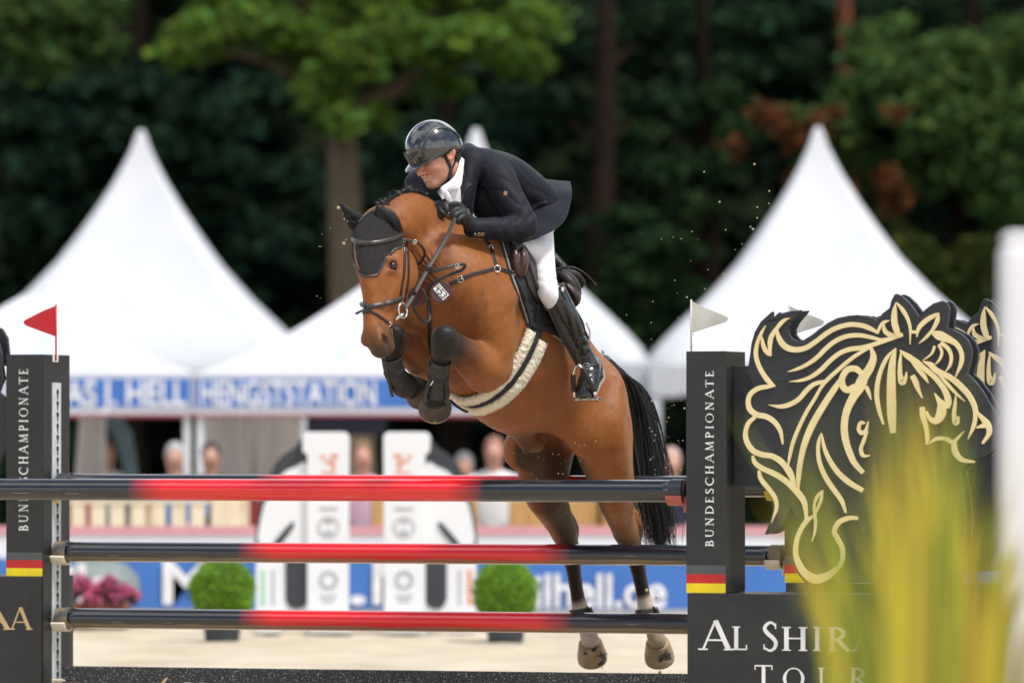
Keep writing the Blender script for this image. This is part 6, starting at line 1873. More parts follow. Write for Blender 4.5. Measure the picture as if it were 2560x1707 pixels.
def disc(x, y, D, nrm, r=.048):
    c_ = P(x, y, D); nrm = Vector(nrm).normalized()
    b = MB(); b.lathe(c_, nrm, [(r, 0), (r * 1.0, .004), (r * .94, .007), (r * .90, .0065), (.001, .0065)], 40)
    return b.obj('number_disc', m_disc, plate, auto=40), c_, nrm
d1, dc, dn = disc(1103, 730, 25.21, (-.05, -1, .08))
disc(1043, 742, 25.33, (-.2, -1, .1), .043)
dr = (Vector((.62, 0, -.72)) - dn * dn.dot(Vector((.62, 0, -.72)))).normalized(); du = dn.cross(dr)
if du.z < 0: du = -du
du = (du - dn * du.dot(dn)).normalized()
b = MB()
o_ = dc + dn * .0068 - dr * .034 - du * .0180
b.box(o_, dr * .068, du * .036, dn * .0018); card = b.obj('number_card', m_white, d1)
def seg_text(txt, origin, right, up, nrm, h, w, gap, th, mat, parent, name='numeral'):
    """digits drawn as bars on a plane"""
    S = {'4': [((0, 1), (0, .45)), ((0, .45), (1, .45)), ((.75, 1), (.75, 0))], '5': [((1, 1), (0, 1)), ((0, 1), (0, .55)), ((0, .55), (.8, .55)), ((.8, .55), (1, .3)), ((1, .3), (.8, 0)), ((.8, 0), (0, 0))],
         '3': [((0, 1), (.8, 1)), ((.8, 1), (1, .78)), ((1, .78), (.5, .55)), ((.5, .55), (1, .3)), ((1, .3), (.8, 0)), ((.8, 0), (0, 0))]}
    for i, ch in enumerate(txt):
        b = MB()
        for j, (p0, p1) in enumerate(S[ch]):
            a = origin + right * (i * (w + gap) + p0[0] * w) + up * (p0[1] * h); c = origin + right * (i * (w + gap) + p1[0] * w) + up * (p1[1] * h)
            d = (c - a).normalized(); s_ = nrm.cross(d).normalized()
            b.box(a - d * th / 2 - s_ * th / 2, (c - a) + d * th, s_ * th, nrm * (.0008 + .0001 * j))
        b.obj(name, mat, parent)
seg_text('453', dc + dn * .0087 - dr * .0275 - du * .0128, dr, du, dn, .0256, .0132, .0078, .0044, m_ink, card)

# ---------------- saddle pad, girth, saddle
pad = thing('saddle_pad', P(1340, 760, 25.8), 'black quilted saddle pad with silver cord edge under the saddle', 'saddle pad')
ppoly = [(1247, 590), (1258, 628), (1274, 680), (1297, 745), (1322, 820), (1345, 826), (1375, 838), (1408, 858), (1440, 872), (1466, 868), (1476, 840), (1466, 806), (1440, 765), (1408, 722), (1372, 680), (1335, 640), (1300, 605), (1270, 588)]
pd, ptop, pbot, pN = drape('pad', ppoly, [hbvh], .002, .014, m_pad, pad, step=8)
pbv = bvh_of(*(lambda m: ([v.co[:] for v in m.vertices], [p.vertices[:] for p in m.polygons]))(pd.data))
strap('cord', [(1255, 604), (1266, 640), (1280, 690), (1299, 742), (1320, 808)], .007, .005, m_cord, pad, [pbv, hbvh], .0)
strap('cord', [(1382, 838), (1405, 852)], .008, .004, m_cord, pad, [pbv, hbvh], .0)
strap('binding', [(1249, 600), (1260, 637), (1274, 686), (1294, 742), (1317, 812), (1324, 820)], .010, .007, m_web, pad, [pbv, hbvh], .0)
b = MB(); b.tube([P(1466, 806, 25.99), P(1475, 828, 25.99), P(1474, 848, 25.985), P(1468, 866, 25.98)], .0045, 6); b.obj('cord', m_cord, pad, smooth=True)

girth = thing('girth', P(1250, 980, 25.6), 'black girth with cream sheepskin edges around the horse belly', 'girth')
def local(v):
    r = Vector(v) - WITH
    return (-r.dot(fwd), r.dot(LAT), r.dot(UPH))
gleft = [(1340, 822), (1328, 860), (1306, 905), (1276, 950), (1238, 985), (1200, 1004), (1172, 1008)]
go, gn = lay(gleft, [tbvh, hbvh], .006, n=6, smooth=4, guess=25.8)
gl = [local(p) for p in go]; nl = [(n_.dot(fwd), n_.dot(LAT), n_.dot(UPH)) for n_ in gn]
af = sum(x[0] for x in gl[-3:]) / 3
# under the belly and up the far side, on the trunk itself
uc = -.405
for k in range(1, 14):
    ang = math.radians(168 + k * 12)
    dirv = (LAT * math.sin(ang) + UPH * math.cos(ang))
    org = T(af, 0, uc) + dirv * .9
    h = tbvh.ray_cast(org, -dirv)
    if h[0] is not None and h[0].x < go[-1].x - .01 * 0:
        if (h[0] - go[-1]).length < .02: continue
        go.append(h[0] + h[1] * .006); gn.append(h[1])
for _ in range(3):
    g2 = [p.copy() for p in go]
    for i in range(1, len(go) - 1): g2[i] = (go[i - 1] + go[i] * 2 + go[i + 1]) / 4
    go = g2
def gside(off, i):
    d = (go[min(i + 1, len(go) - 1)] - go[max(i - 1, 0)]).normalized(); s_ = d.cross(gn[i]).normalized()
    return go[i] + s_ * off
b = MB(); b.ribbon(go, gn, .062, .012); b.obj('strap', m_web, girth, auto=60)
rf = random.Random(5)
for sgn in (1, -1):
    b = MB()
    i0 = 3 if sgn < 0 else 2
    path = [Vector(p) for p in catmull([gside(sgn * .046, i) for i in range(i0, len(go))], 5)]
    nn = [Vector(p).normalized() for p in catmull(gn[i0:], 5)]
    n_ = 18; base = len(b.v)
    def wool(p):
        return 1 + .16 * mnoise.noise(p * 55) + .16 * mnoise.noise(p * 140) + .08 * mnoise.noise(p * 300)
    for i, p in enumerate(path):
        d = (path[min(i + 1, len(path) - 1)] - path[max(i - 1, 0)]).normalized(); s_ = d.cross(nn[i]).normalized()
        end = min(1, ((i + .6) / 6) ** .5)
        for k in range(n_):
            a = 2 * math.pi * k / n_
            o_ = s_ * (math.cos(a) * .026) + nn[i] * (math.sin(a) * .017 + .012)
            b.v.append(p + o_ * (wool(p + o_) * end))
    for i in range(len(path) - 1):
        for k in range(n_):
            a = base + i * n_ + k; e = base + i * n_ + (k + 1) % n_
            b.f.append((a, a + n_, e + n_, e))
    b.f.append(tuple(base + k for k in range(n_)))
    wo = b.obj('sheepskin', m_fleece, girth, smooth=True)
    b = MB()
    for t in range(2600):                                                               # loose wool at the edges
        i = rf.randrange(2, len(path) - 1); f = rf.random(); p = path[i].lerp(path[i - 1], f)
        d = (path[i] - path[i - 1]).normalized(); s_ = d.cross(nn[i]).normalized()
        a = rf.choice((rf.gauss(.1, .35), math.pi - rf.gauss(.1, .35)))
        o_ = s_ * (math.cos(a) * .025) + nn[i] * (math.sin(a) * .016 + .012)
        dd = (s_ * math.cos(a) + nn[i] * (math.sin(a) * .6 + .3) + Vector((rf.uniform(-.5, .5), rf.uniform(-.5, .5), rf.uniform(-.7, .3)))).normalized()
        q = p + o_; w_ = d * rf.uniform(.0012, .0026); l_ = rf.uniform(.003, .008)
        b.add([q - w_, q + w_, q + dd * l_], [(0, 1, 2)])
    b.obj('wool_fringe', m_fleece, wo)
strap('girth_buckle_strap', [(1124, 1000, 25.60), (1140, 1014, 25.585), (1158, 1026, 25.575), (1170, 1030, 25.58)], .012, .004, m_leather, girth, [hbvh])

saddle = thing('saddle', P(1370, 740, 25.9), 'black and brown leather jumping saddle on the horse back', 'saddle')
fpoly = [(1268, 600), (1284, 645), (1304, 700), (1328, 750), (1352, 790), (1385, 822), (1415, 838), (1432, 812), (1424, 760), (1408, 716), (1380, 676), (1345, 640), (1310, 610), (1285, 598)]
fl, ft, fb, fN = drape('flap', fpoly, [pbv, hbvh], .004, .008, m_leather, saddle, step=9)
fbv = bvh_of(*(lambda m: ([v.co[:] for v in m.vertices], [p.vertices[:] for p in m.polygons]))(fl.data))
strap('flap_edge', [(1312, 630), (1324, 668), (1336, 705), (1350, 738), (1364, 775)], .014, .012, m_brown, saddle, [fbv, pbv, hbvh], .0)
strap('girth_strap', [(1320, 806), (1350, 818), (1385, 826)], .022, .006, m_web, saddle, [fbv, pbv, hbvh], .002)
strap('girth_strap', [(1345, 760), (1343, 790), (1338, 830)], .026, .005, m_web, saddle, [fbv, pbv, hbvh], .002)
sf = Field((-.1, 25.3, 1.6), (.75, 26.6, 2.5), .006)
def D_at(x, y, bv): 
    h = cast(x, y, bv); return h[0].y if h else 25.9
d0 = D_at(1300, 650, [fbv, hbvh])
sf.apply(Loft([P(1286, 622, d0 + .01), P(1289, 645, d0 - .015), P(1293, 672, d0 - .01), P(1300, 690, d0 + .01)], [.014, .024, .024, .012], [.03, .04, .036, .02], side=(1, 0, 0)), .01)
sf.apply(Loft([P(1305, 630, d0 + .01), P(1309, 648, d0 - .015), P(1306, 672, d0 - .01), P(1298, 694, d0 + .01)], [.014, .022, .022, .012], [.03, .04, .036, .02], side=(1, 0, 0)), .01)
v, q = sf.mesh(); mesh_obj('knee_roll', v, q, m_brown, saddle, smooth=True)
sf = Field((-.1, 25.3, 1.6), (.75, 26.7, 2.5), .007)
sf.apply(Loft([P(1340, 650, 26.1), P(1375, 680, 26.12), P(1405, 700, 26.16), (P(1428, 722, 26.18))], [.09, .10, .11, .10], [.026, .026, .034, .028], side=LAT), .03)
sf.apply(Loft([P(1395, 688, 26.02), P(1418, 700, 26.0), P(1434, 722, 26.0), P(1434, 742, 26.02)], [.032, .036, .034, .022], [.05, .055, .055, .04], side=(.8, 0, .6)), .03)
v, q = sf.mesh(); mesh_obj('seat', v, q, m_leather, saddle, smooth=True)
sf = Field((.1, 25.5, 1.7), (.5, 26.5, 2.3), .005)
sf.apply(Loft([P(1414, 718, 25.985), P(1428, 726, 25.975), P(1436, 740, 25.98), P(1432, 758, 26.0)], [.020, .026, .028, .014], [.05, .055, .05, .03], side=(.8, 0, .6)), .02)
v, q = sf.mesh(); mesh_obj('panel', v, q, m_brown, saddle, smooth=True)
# stirrup leather and iron hang from the saddle
b = MB(); b.ribbon([Vector(p) for p in catmull([P(1372, 772, 25.70), P(1405, 840, 25.745), P(1445, 912, 25.80)], 8)], [Vector((.2, -1, .2)).normalized()] * 17, .020, .005)
sl = b.obj('stirrup_leather', m_leather, saddle, auto=60)
b = MB(); b.ribbon([Vector(p) for p in catmull([P(1379, 772, 25.694), P(1410, 838, 25.738), P(1449, 908, 25.794)], 8)], [Vector((.2, -1, .2)).normalized()] * 17, .006, .005)
b.obj('leather_edge', m_leather, sl, auto=60)
stir = saddle
b = MB(); arch = [(1437, 992, 25.83), (1434, 962, 25.825), (1433, 940, 25.82), (1437, 922, 25.815), (1445, 912, 25.80), (1455, 920, 25.795), (1466, 938, 25.79), (1479, 964, 25.79), (1491, 990, 25.79)]
ap = [Vector(p) for p in catmull([P(*a) for a in arch], 5)]
b.tube(ap, [.0065 + .003 * abs(2 * i / (len(ap) - 1) - 1) ** 2 for i in range(len(ap))], 10)
si = b.obj('stirrup_iron', m_steel, saddle, smooth=True)
b = MB(); b.tube(ap[-16:-2], .0125, 10); b.tube(ap[2:12], .0115, 10); b.obj('rubber_sleeve', m_leather, si, smooth=True)
b = MB(); o_ = P(1436, 1001, 25.84); b.box(o_, P(1495, 999, 25.79) - o_, Vector((.02, .09, -.01)), Vector((0, .004, .014))); b.obj('tread', m_steel, si, bevel=.003)

whip = MB(); wp = [Vector(p) for p in catmull([P(1380, 690, 26.0), P(1389, 679, 25.98), P(1410, 669, 25.97), P(1434, 669, 25.97), P(1458, 681, 25.98), P(1478, 699, 25.99), P(1490, 715, 26.0)], 6)]
whip.tube(wp, [.006 - .002 * i / len(wp) if i < len(wp) - 3 else .007 for i in range(len(wp))], 8)
tag(whip.obj('riding_whip', m_leather, None, smooth=True), 'thin black riding whip curving out behind the rider leg', 'whip')

# ---------------- leg boots
def shell(pts, mat, parent, name='shell', n=24):
    b = MB(); p3 = [P(*p[:3]) for p in pts]
    dat = catmull([tuple(q) + (p[3],) for q, p in zip(p3, pts)], 4)
    b.tube([Vector(d[:3]) for d in dat], [d[3] for d in dat], n, cap=False)
    o = b.obj(name, mat, parent, smooth=True)
    sol = o.modifiers.new('s', 'SOLIDIFY'); sol.thickness = .006; sol.offset = 1
    return o
def wrap(c, r, axis, mat, parent, w=.022):
    b = MB(); b.lathe(c - Vector(axis).normalized() * w / 2, axis, [(r, 0), (r + .003, .002), (r + .003, w - .002), (r, w)], 24); return b.obj('strap', mat, parent, auto=50)
lb = thing('tendon_boot', P(1096, 950, 25.4), 'black tendon boot on the near foreleg, highest knee', 'horse boot', 'horse boots')
shell([(1103, 900, 25.335, .042), (1098, 925, 25.37, .040), (1095, 955, 25.425, .042), (1093, 978, 25.455, .053), (1091, 992, 25.465, .052)], m_neoprene, lb)
wrap(P(1096, 941, 25.395), .046, (-.1, .35, -1), m_web, lb, .03)
b = MB(); b.box(P(1075, 963, 25.36), Vector((.018, -.002, .030)), Vector((.004, 0, -.002)), Vector((0, -.003, 0))); b.obj('logo_stripe', m_white, lb)
for sx in (-1, 1):
    fpts = [P(1093 + sx * 24, 895, 25.33), P(1097 + sx * 22, 930, 25.37), P(1094 + sx * 22, 962, 25.40), P(1091 + sx * 26, 990, 25.42), P(1090 + sx * 24, 1008, 25.42)]
    b = MB(); b.ribbon([Vector(p) for p in catmull(fpts, 5)], [Vector((sx * .9, -.4, 0)).normalized()] * 21, .030, .006); b.obj('side_panel', m_neoprene, lb, auto=60)
lb = thing('tendon_boot', P(990, 930, 25.5), 'black tendon boot on the far foreleg beneath the muzzle', 'horse boot', 'horse boots')
shell([(979, 893, 25.50, .041), (983, 918, 25.525, .040), (993, 944, 25.56, .044), (1007, 960, 25.60, .052), (1018, 966, 25.63, .051)], m_neoprene, lb)
wrap(P(986, 928, 25.535), .046, (.35, .2, -.9), m_web, lb, .03)
fpts = [P(962, 890, 25.48), P(967, 925, 25.50), P(973, 950, 25.53), P(978, 975, 25.55), P(982, 990, 25.56)]
b = MB(); b.ribbon([Vector(p) for p in catmull(fpts, 5)], [Vector((-.9, -.4, 0)).normalized()] * 21, .032, .007); b.obj('side_panel', m_neoprene, lb, auto=60)
for (x, y, D, lab) in ((1618, 1533, 27.0, 'black fetlock boot on the near hind leg beside the tail'), (1453, 1533, 27.07, 'black fetlock boot on the far hind leg, left of the pair')):
    lb = thing('fetlock_boot', P(x, y, D), lab, 'horse boot', 'horse boots')
    shell([(x - 2, y - 12, D, .048), (x, y, D, .052), (x + 5, y + 14, D, .051)], m_neoprene, lb)
    b = MB(); b.tube([P(x + 14, y - 18, D - .04), P(x + 22, y - 8, D - .045), P(x + 24, y + 14, D - .04)], [.004, .010, .007], 8); b.obj('strap', m_leather, lb, smooth=True)

# ============================================================ RIDER
m_skin = M('skin', (1.03, 1.02, 1.0), .42, col2=(.88, .80, .76), scale=38, bump=.10, bscale=320, attr=True, spec=.4)
bs_ = m_skin.node_tree.nodes['Principled BSDF']
bs_.inputs['Subsurface Weight'].default_value = .18; bs_.inputs['Subsurface Radius'].default_value = (.012, .005, .003); bs_.inputs['Subsurface Scale'].default_value = .6
m_navy = M('navy wool', (.0072, .0084, .0155), .62, col2=(.0055, .0064, .012), scale=40, bump=.12, bscale=500, sheen=.03, spec=.2)
m_navyd = M('navy lapel', (.010, .0115, .020), .5, col2=(.008, .009, .016), scale=40, sheen=.2)
m_breech = M('white breeches', (.80, .79, .82), .65, col2=(.74, .73, .77), scale=16, bump=.10, bscale=300)
m_shirt = M('white shirt', (.80, .80, .82), .7, col2=(.74, .74, .77), scale=16, bump=.2, bscale=40)
m_bootl = M('black boot leather', (.011, .011, .011), .24, col2=(.016, .015, .014), scale=14, bump=.10, bscale=60, spec=.6)
m_glove = M('black glove', (.011, .012, .015), .55, col2=(.014, .015, .018), scale=60, bump=.05, bscale=260)
m_gold = M('brass button', (.55, .40, .20), .3, metal=1.0)
m_helm = M('helmet lacquer', (.010, .011, .014), .10, col2=(.016, .017, .020), scale=220, coat=1.0, coat_rough=.03, spec=.7)
m_helmm = M('helmet matt frame', (.020, .021, .024), .42, col2=(.026, .027, .030), scale=80)
m_hair = M('short brown hair', (.045, .030, .020), .6, col2=(.025, .016, .011), scale=200, bump=.6, bscale=400)
m_lip = M('lips', (.46, .19, .16), .4, col2=(.40, .16, .13), scale=60)

person = thing('person', P(1330, 620, 26.0), 'rider in navy jacket, white breeches and black helmet leaning over the horse neck', 'person')
RL = LAT.copy()                                              # the rider's left
# head frame: gaze to the left, towards the lens and down
yaw = math.radians(57); pit = math.radians(24)
HF = Vector((-math.sin(yaw) * math.cos(pit), -math.cos(yaw) * math.cos(pit), -math.sin(pit)))
HLr = Vector((math.cos(yaw), -math.sin(yaw), 0)); HU = HF.cross(HLr).normalized()
if HU.z < 0: HU = -HU
# slight roll so that the visor line slopes as in the photo
roll = math.radians(2)
HLr, HU = (HLr * math.cos(roll) + HU * math.sin(roll)).normalized(), (HU * math.cos(roll) - HLr * math.sin(roll)).normalized()
HC = P(1094, 388, 25.62)                                     # centre of the skull, between the ears
def FH(f, l, u): return HC + HF * f + HLr * l + HU * u
axr = (HF, HLr, HU)

pf = Field((-.62, 25.0, 1.55), (.62, 26.75, 2.92), .0065)
def A(prim, k=.02, mode='add'): pf.apply(prim, k, mode)
# torso
TOR = [(1335, 535, 26.11, .13, .09), (1308, 512, 26.05, .13, .09), (1245, 462, 25.92, .155, .095), (1200, 432, 25.84, .145, .07), (1172, 418, 25.78, .07, .06)]
A(Loft([P(*s[:3]) for s in TOR], [s[3] for s in TOR], [s[4] for s in TOR], side=RL), .03)
# neck
A(Loft([P(1172, 432, 25.80), P(1140, 430, 25.70), FH(-.015, 0, -.06)], [.05, .052, .056], [.05, .054, .058], side=HLr), .03)
# legs, arms: slimmer than the clothes over them
SH_L = P(1240, 446, 25.70); EL_L = P(1312, 566, 25.60); WR_L = P(1180, 566, 25.48)
SH_R = P(1112, 425, 25.98); EL_R = P(1040, 462, 25.80); WR_R = P(1092, 520, 25.66)
HIP_L = P(1362, 560, 26.02); KN_L = P(1368, 722, 25.77); AN_L = P(1460, 888, 25.96)
A(tubeloft([P(1205, 432, 25.78), SH_L, EL_L, WR_L], [.05, .045, .036, .028]), .03)
A(tubeloft([P(1165, 425, 25.84), SH_R, EL_R, WR_R], [.05, .045, .036, .028]), .03)
LEGP = [P(1338, 560, 26.05), P(1342, 600, 25.98), P(1351, 650, 25.89), P(1364, 705, 25.80), P(1384, 745, 25.80), P(1428, 826, 25.87), P(1458, 885, 25.935), P(1466, 965, 25.87)]
LEGR = [.06, .058, .05, .04, .036, .030, .022, .016]
A(tubeloft(LEGP, LEGR), .03)
def mir(v):
    r = Vector(v) - WITH
    return v - RL * (2 * r.dot(RL))
A(tubeloft([mir(p) for p in LEGP], LEGR), .03)
v, q = pf.mesh()
body_v, body_q = v, q
# the head is meshed finer and then joined into the same skin
ff = Field(np.array(tuple(HC)) - np.array([.17, .17, .20]), np.array(tuple(HC)) + np.array([.17, .17, .18]), .0032)
def B(prim, k=.02, mode='add'): ff.apply(prim, k, mode)
B(Ell(FH(0, 0, .035), (.098, .076, .10), axr), .02)
B(Ell(FH(.045, 0, -.035), (.052, .058, .080), axr), .05)      # face block
B(Loft([FH(.004, .058, -.045), FH(.030, .050, -.085), FH(.075, .020, -.108)], [.018, .018, .016], [.022, .020, .018], side=HLr), .03)
B(Loft([FH(.004, -.058, -.045), FH(.030, -.050, -.085), FH(.075, -.020, -.108)], [.018, .018, .016], [.022, .020, .018], side=HLr), .03)
B(Ell(FH(.083, 0, -.104), (.020, .022, .017), axr), .03)      # chin
B(Loft([FH(.096, 0, .004), FH(.108, 0, -.014), FH(.121, 0, -.033), FH(.124, 0, -.042)], [.010, .0105, .0135, .013], [.010, .011, .012, .010], side=HLr), .016)   # nose
for s in (1, -1):
    B(Ell(FH(.108, .014 * s, -.044), (.012, .0085, .008), axr), .008)
    B(Ell(FH(.116, .008 * s, -.052), (.0055, .0045, .004), axr), .003, 'sub')
    B(Ell(FH(.072, .045 * s, -.028), (.022, .022, .020), axr), .03)      # cheekbone
    B(Ell(FH(.095, .032 * s, .004), (.014, .017, .011), axr), .015, 'sub')   # eye hollow
    B(Loft([FH(.098, .012 * s, .017), FH(.095, .034 * s, .019), FH(.080, .052 * s, .012)], [.008] * 3, [.007] * 3, side=HLr), .012)
    B(Ell(FH(.085, .032 * s, .002), (.0125, .0135, .0125), axr), .004)       # eyeball under the lid
    # ear
    B(Loft([FH(-.012, .077 * s, .022), FH(-.020, .085 * s, .006), FH(-.010, .083 * s, -.020), FH(-.002, .077 * s, -.036)], [.012, .014, .012, .008], [.022, .026, .020, .012], side=HLr), .008)
    B(Loft([FH(-.008, .096 * s, .016), FH(-.012, .097 * s, .002), FH(-.006, .093 * s, -.016)], [.007] * 3, [.013, .014, .010], side=HLr), .004, 'sub')
B(Loft([FH(.099, -.022, -.066), FH(.110, 0, -.062), FH(.099, .022, -.066)], [.006, .0065, .004], [.007, .009, .006], side=HU), .012)     # upper lip
B(Loft([FH(.096, -.019, -.080), FH(.106, 0, -.082), FH(.096, .019, -.080)], [.006, .0075, .004], [.007, .009, .006], side=HU), .012)     # lower lip
B(Loft([FH(.110, -.022, -.0725), FH(.120, 0, -.072), FH(.110, .022, -.0725)], [.0035, .0045, .003], [.008, .008, .006], side=HU), .004, 'sub')
B(Loft([P(1146, 436, 25.70), FH(-.03, 0, -.10), FH(-.012, 0, -.05)], [.050, .056, .058], [.052, .058, .060], side=HLr), .03)
fv, fq = ff.mesh(); fv = lsmooth(fv, fq, 1)
allv = np.concatenate([body_v, fv]); allq = np.concatenate([body_q, fq + len(body_v)])
sc_ = np.ones((len(allv), 3)) * np.array([.56, .30, .215])
def tint(c, r0, r1, col, w):
    global sc_
    d = np.linalg.norm(allv - np.array(tuple(c)), axis=1); k_ = (w * (1 - sstep(d, r0, r1)))[:, None]
    sc_ = sc_ * (1 - k_) + np.array(col) * k_
for s in (1, -1):
    tint(FH(.085, .042 * s, -.030), .008, .045, (.56, .22, .155), .6)
    tint(FH(-.012, .086 * s, -.006), .010, .040, (.60, .21, .14), .7)
    tint(FH(.050, .050 * s, -.085), .02, .055, (.40, .235, .175), .45)
tint(FH(.122, 0, -.038), .006, .022, (.60, .24, .17), .6)
tint(FH(.085, 0, -.10), .015, .045, (.42, .25, .185), .5)
for l_ in (-.016, -.008, 0, .008, .016):
    tint(FH(.108 - abs(l_) * .5, l_, -.0635), .003, .009, (.47, .17, .14), .75); tint(FH(.104 - abs(l_) * .5, l_, -.0815), .004, .0105, (.50, .18, .15), .8)
mesh_obj('body', allv, allq, m_skin, person, smooth=True, colors=sc_)
fbvh = bvh_of(fv, fq)
b = MB()
for s in (1, -1):
    for t in range(160):
        a = R.random(); c_ = FH(.098 - .016 * a, (.014 + .036 * a) * s, .019 - .004 * a * a + R.uniform(-.003, .003))
        b.tube([c_, c_ + HF * .003 + HLr * (.006 * s) + HU * .001], [.0009, .0003], 3, cap=False)
b.obj('eyebrows', m_hair, person)
hfv = Field(np.array(tuple(HC)) - .16, np.array(tuple(HC)) + .16, .004)
hfv.apply(Ell(FH(-.006, 0, .036), (.099, .079, .100), axr), .01)
hfv.apply(Loft([FH(.036, .076, .016), FH(.030, .075, -.004), FH(.028, .073, -.020)], [.007, .006, .003], [.012, .010, .006], side=HLr), .01)
hfv.apply(Ell(FH(-.062, 0, -.03), (.040, .060, .050), axr), .02)
hfv.apply(Ell(FH(.085, 0, -.02), (.075, .12, .07), axr), .008, 'sub')
hv2, hq2 = hfv.mesh(); mesh_obj('hair', hv2, hq2, m_hair, person, smooth=True)

# ---------------- helmet: shell, matt frame, peak, vents, harness
hel = Field(np.array(tuple(HC)) - .24, np.array(tuple(HC)) + .24, .0045)
hel.apply(Ell(FH(.012, 0, .042), (.132, .106, .124), axr), .01)
hel.apply(Ell(FH(-.045, 0, .012), (.080, .094, .078), axr), .03)
hel.apply(Ell(FH(.03, 0, -.105), (.20, .20, .118), axr), .012, 'sub')     # open underside, lower at the back
hel.apply(Ell(FH(.008, 0, .026), (.108, .088, .105), axr), .006, 'sub')
hel.apply(Loft([FH(.02, .13, -.05), FH(-.02, .13, -.035)], [.05, .05], [.05, .05], side=HU), .02, 'sub')
v, q = hel.mesh(); v = lsmooth(v, q, 2)
helm = mesh_obj('helmet', v, q, m_helm, person, smooth=True)
hbv = bvh_of(v, q)
def hel_path(pts, n=7, off=.001):
    o = []; nn = []
    for p in catmull(pts, n):
        d = FH(p[0] + .012, p[1], p[2] + .012) - FH(.012, 0, .032); d.normalize()
        h = hbv.ray_cast(FH(.012, 0, .032) + d * .4, -d)
        if h[0] is None: continue
        o.append(h[0] + h[1] * off); nn.append(h[1])
    return o, nn
for s in (1, -1):
    o, nn = hel_path([(.105, .062 * s, .0), (.092, .072 * s, .045), (.06, .078 * s, .085), (.015, .080 * s, .115), (-.045, .080 * s, .105), (-.085, .072 * s, .065), (-.10, .066 * s, .025)])
    b = MB(); b.ribbon(o, nn, .015, .004); b.obj('frame_band', m_helmm, helm, auto=60)
    o, nn = hel_path([(-.115, .03 * s, -.01), (-.085, .075 * s, -.028), (-.04, .092 * s, -.012), (0, .096 * s, -.004)])
    b = MB(); b.ribbon(o, nn, .012, .004); b.obj('rim_band', m_helmm, helm, auto=60)
o, nn = hel_path([(.11, -.055, .052), (.12, -.03, .043), (.13, 0, .033), (.12, .03, .043), (.11, .055, .052)])
b = MB(); b.ribbon(o, nn, [.006 + .022 * math.sin(math.pi * i / (len(o) - 1)) for i in range(len(o))], .004); b.obj('front_badge', m_helmm, helm, auto=60)
for l_ in (-.036, -.014, .010, .034):
    o, nn = hel_path([(.125, l_, .022), (.126, l_ * 1.02, .005), (.122, l_ * 1.05, -.010)], off=.0)
    b = MB(); b.ribbon(o, nn, .0055, .002); b.obj('vent', M('vent%d' % int(l_ * 1000), (.003, .003, .003), .8) if False else m_helmm, helm, auto=60)
# peak
b = MB(); n = 26; rows = []
for i in range(n + 1):
    a = math.radians(-82 + 164 * i / n)
    inner = (.108 * math.cos(a), .098 * math.sin(a), -.002 + .012 * (1 - math.cos(a)))
    ext = .052 * max(0.0, math.cos(a * .96)) ** .8
    outer = ((.112 + ext) * math.cos(a), (.098 + ext * .25) * math.sin(a), -.026 * math.cos(a * .9) + .014 * (1 - math.cos(a)) + .004)
    mid = tuple((p_ + q_) / 2 for p_, q_ in zip(inner, outer)); mid = (mid[0], mid[1], mid[2] + .004)
    rows.append((inner, mid, outer, (outer[0] - .001, outer[1], outer[2] - .004), (inner[0], inner[1], inner[2] - .006)))
for r_ in rows:
    for p_ in r_: b.v.append(FH(p_[0] + .014, p_[1], p_[2] + .014))
for i in range(n):
    for k in range(5):
        a = i * 5 + k; e = i * 5 + (k + 1) % 5
        b.f.append((a, e, e + 5, a + 5))
b.obj('peak', M('helmet peak', (.020, .022, .028), .25, col2=(.024, .026, .031), coat=.6, coat_rough=.1), helm, auto=50)
# harness, laid on the cheek
strap('chin_strap', [(1110, 384), (1119, 402), (1126, 424), (1122, 444), (1112, 459), (1098, 471)], .015, .005, m_web, helm, [fbvh], .002, guess=25.55)
strap('chin_strap', [(1141, 388), (1137, 404), (1131, 418), (1125, 428)], .010, .004, m_web, helm, [fbvh], .002, guess=25.56)
h = cast(1123, 440, [fbvh])
b = MB(); b.box(h[0] + Vector((-.006, -.010, -.014)), Vector((.013, 0, .004)), Vector((0, .008, 0)), Vector((-.004, 0, .028))); b.obj('clip', m_leather, helm, bevel=.002)

# ---------------- jacket
jf = Field((-.72, 24.95, 1.70), (.66, 26.6, 2.90), .0065)
def J(prim, k=.03, mode='add'): jf.apply(prim, k, mode)
JT = [(1330, 527, 26.075, .165, .115), (1308, 508, 26.03, .180, .132), (1270, 480, 25.96, .192, .136), (1232, 452, 25.89, .200, .128), (1196, 426, 25.82, .180, .098), (1168, 410, 25.765, .115, .080)]
J(Loft([P(*s[:3]) for s in JT], [s[3] for s in JT], [s[4] for s in JT], side=RL), .03)
J(Loft([P(1190, 418, 25.80), P(1222, 424, 25.74), P(1246, 444, 25.69), P(1268, 486, 25.655), P(1296, 532, 25.62), P(1314, 562, 25.60), P(1300, 574, 25.585)], [.05, .068, .074, .070, .062, .056, .05], [.05, .066, .072, .068, .062, .056, .05], side=(.3, .2, .9)), .035)
J(Loft([P(1310, 570, 25.60), P(1280, 573, 25.57), P(1235, 572, 25.52), P(1195, 570, 25.485), P(1176, 569, 25.47)], [.056, .056, .052, .046, .043], [.056, .056, .052, .046, .043], side=(.3, .2, .9)), .02)
J(Loft([P(1172, 416, 25.84), P(1130, 418, 25.96), P(1095, 428, 25.97), P(1058, 446, 25.90), P(1044, 462, 25.82)], [.055, .068, .070, .064, .055], [.055, .068, .070, .064, .055], side=(.3, .2, .9)), .03)
J(Loft([P(1044, 460, 25.82), P(1064, 486, 25.74), P(1086, 512, 25.68)], [.055, .050, .044], [.055, .050, .044], side=(.3, .2, .9)), .02)
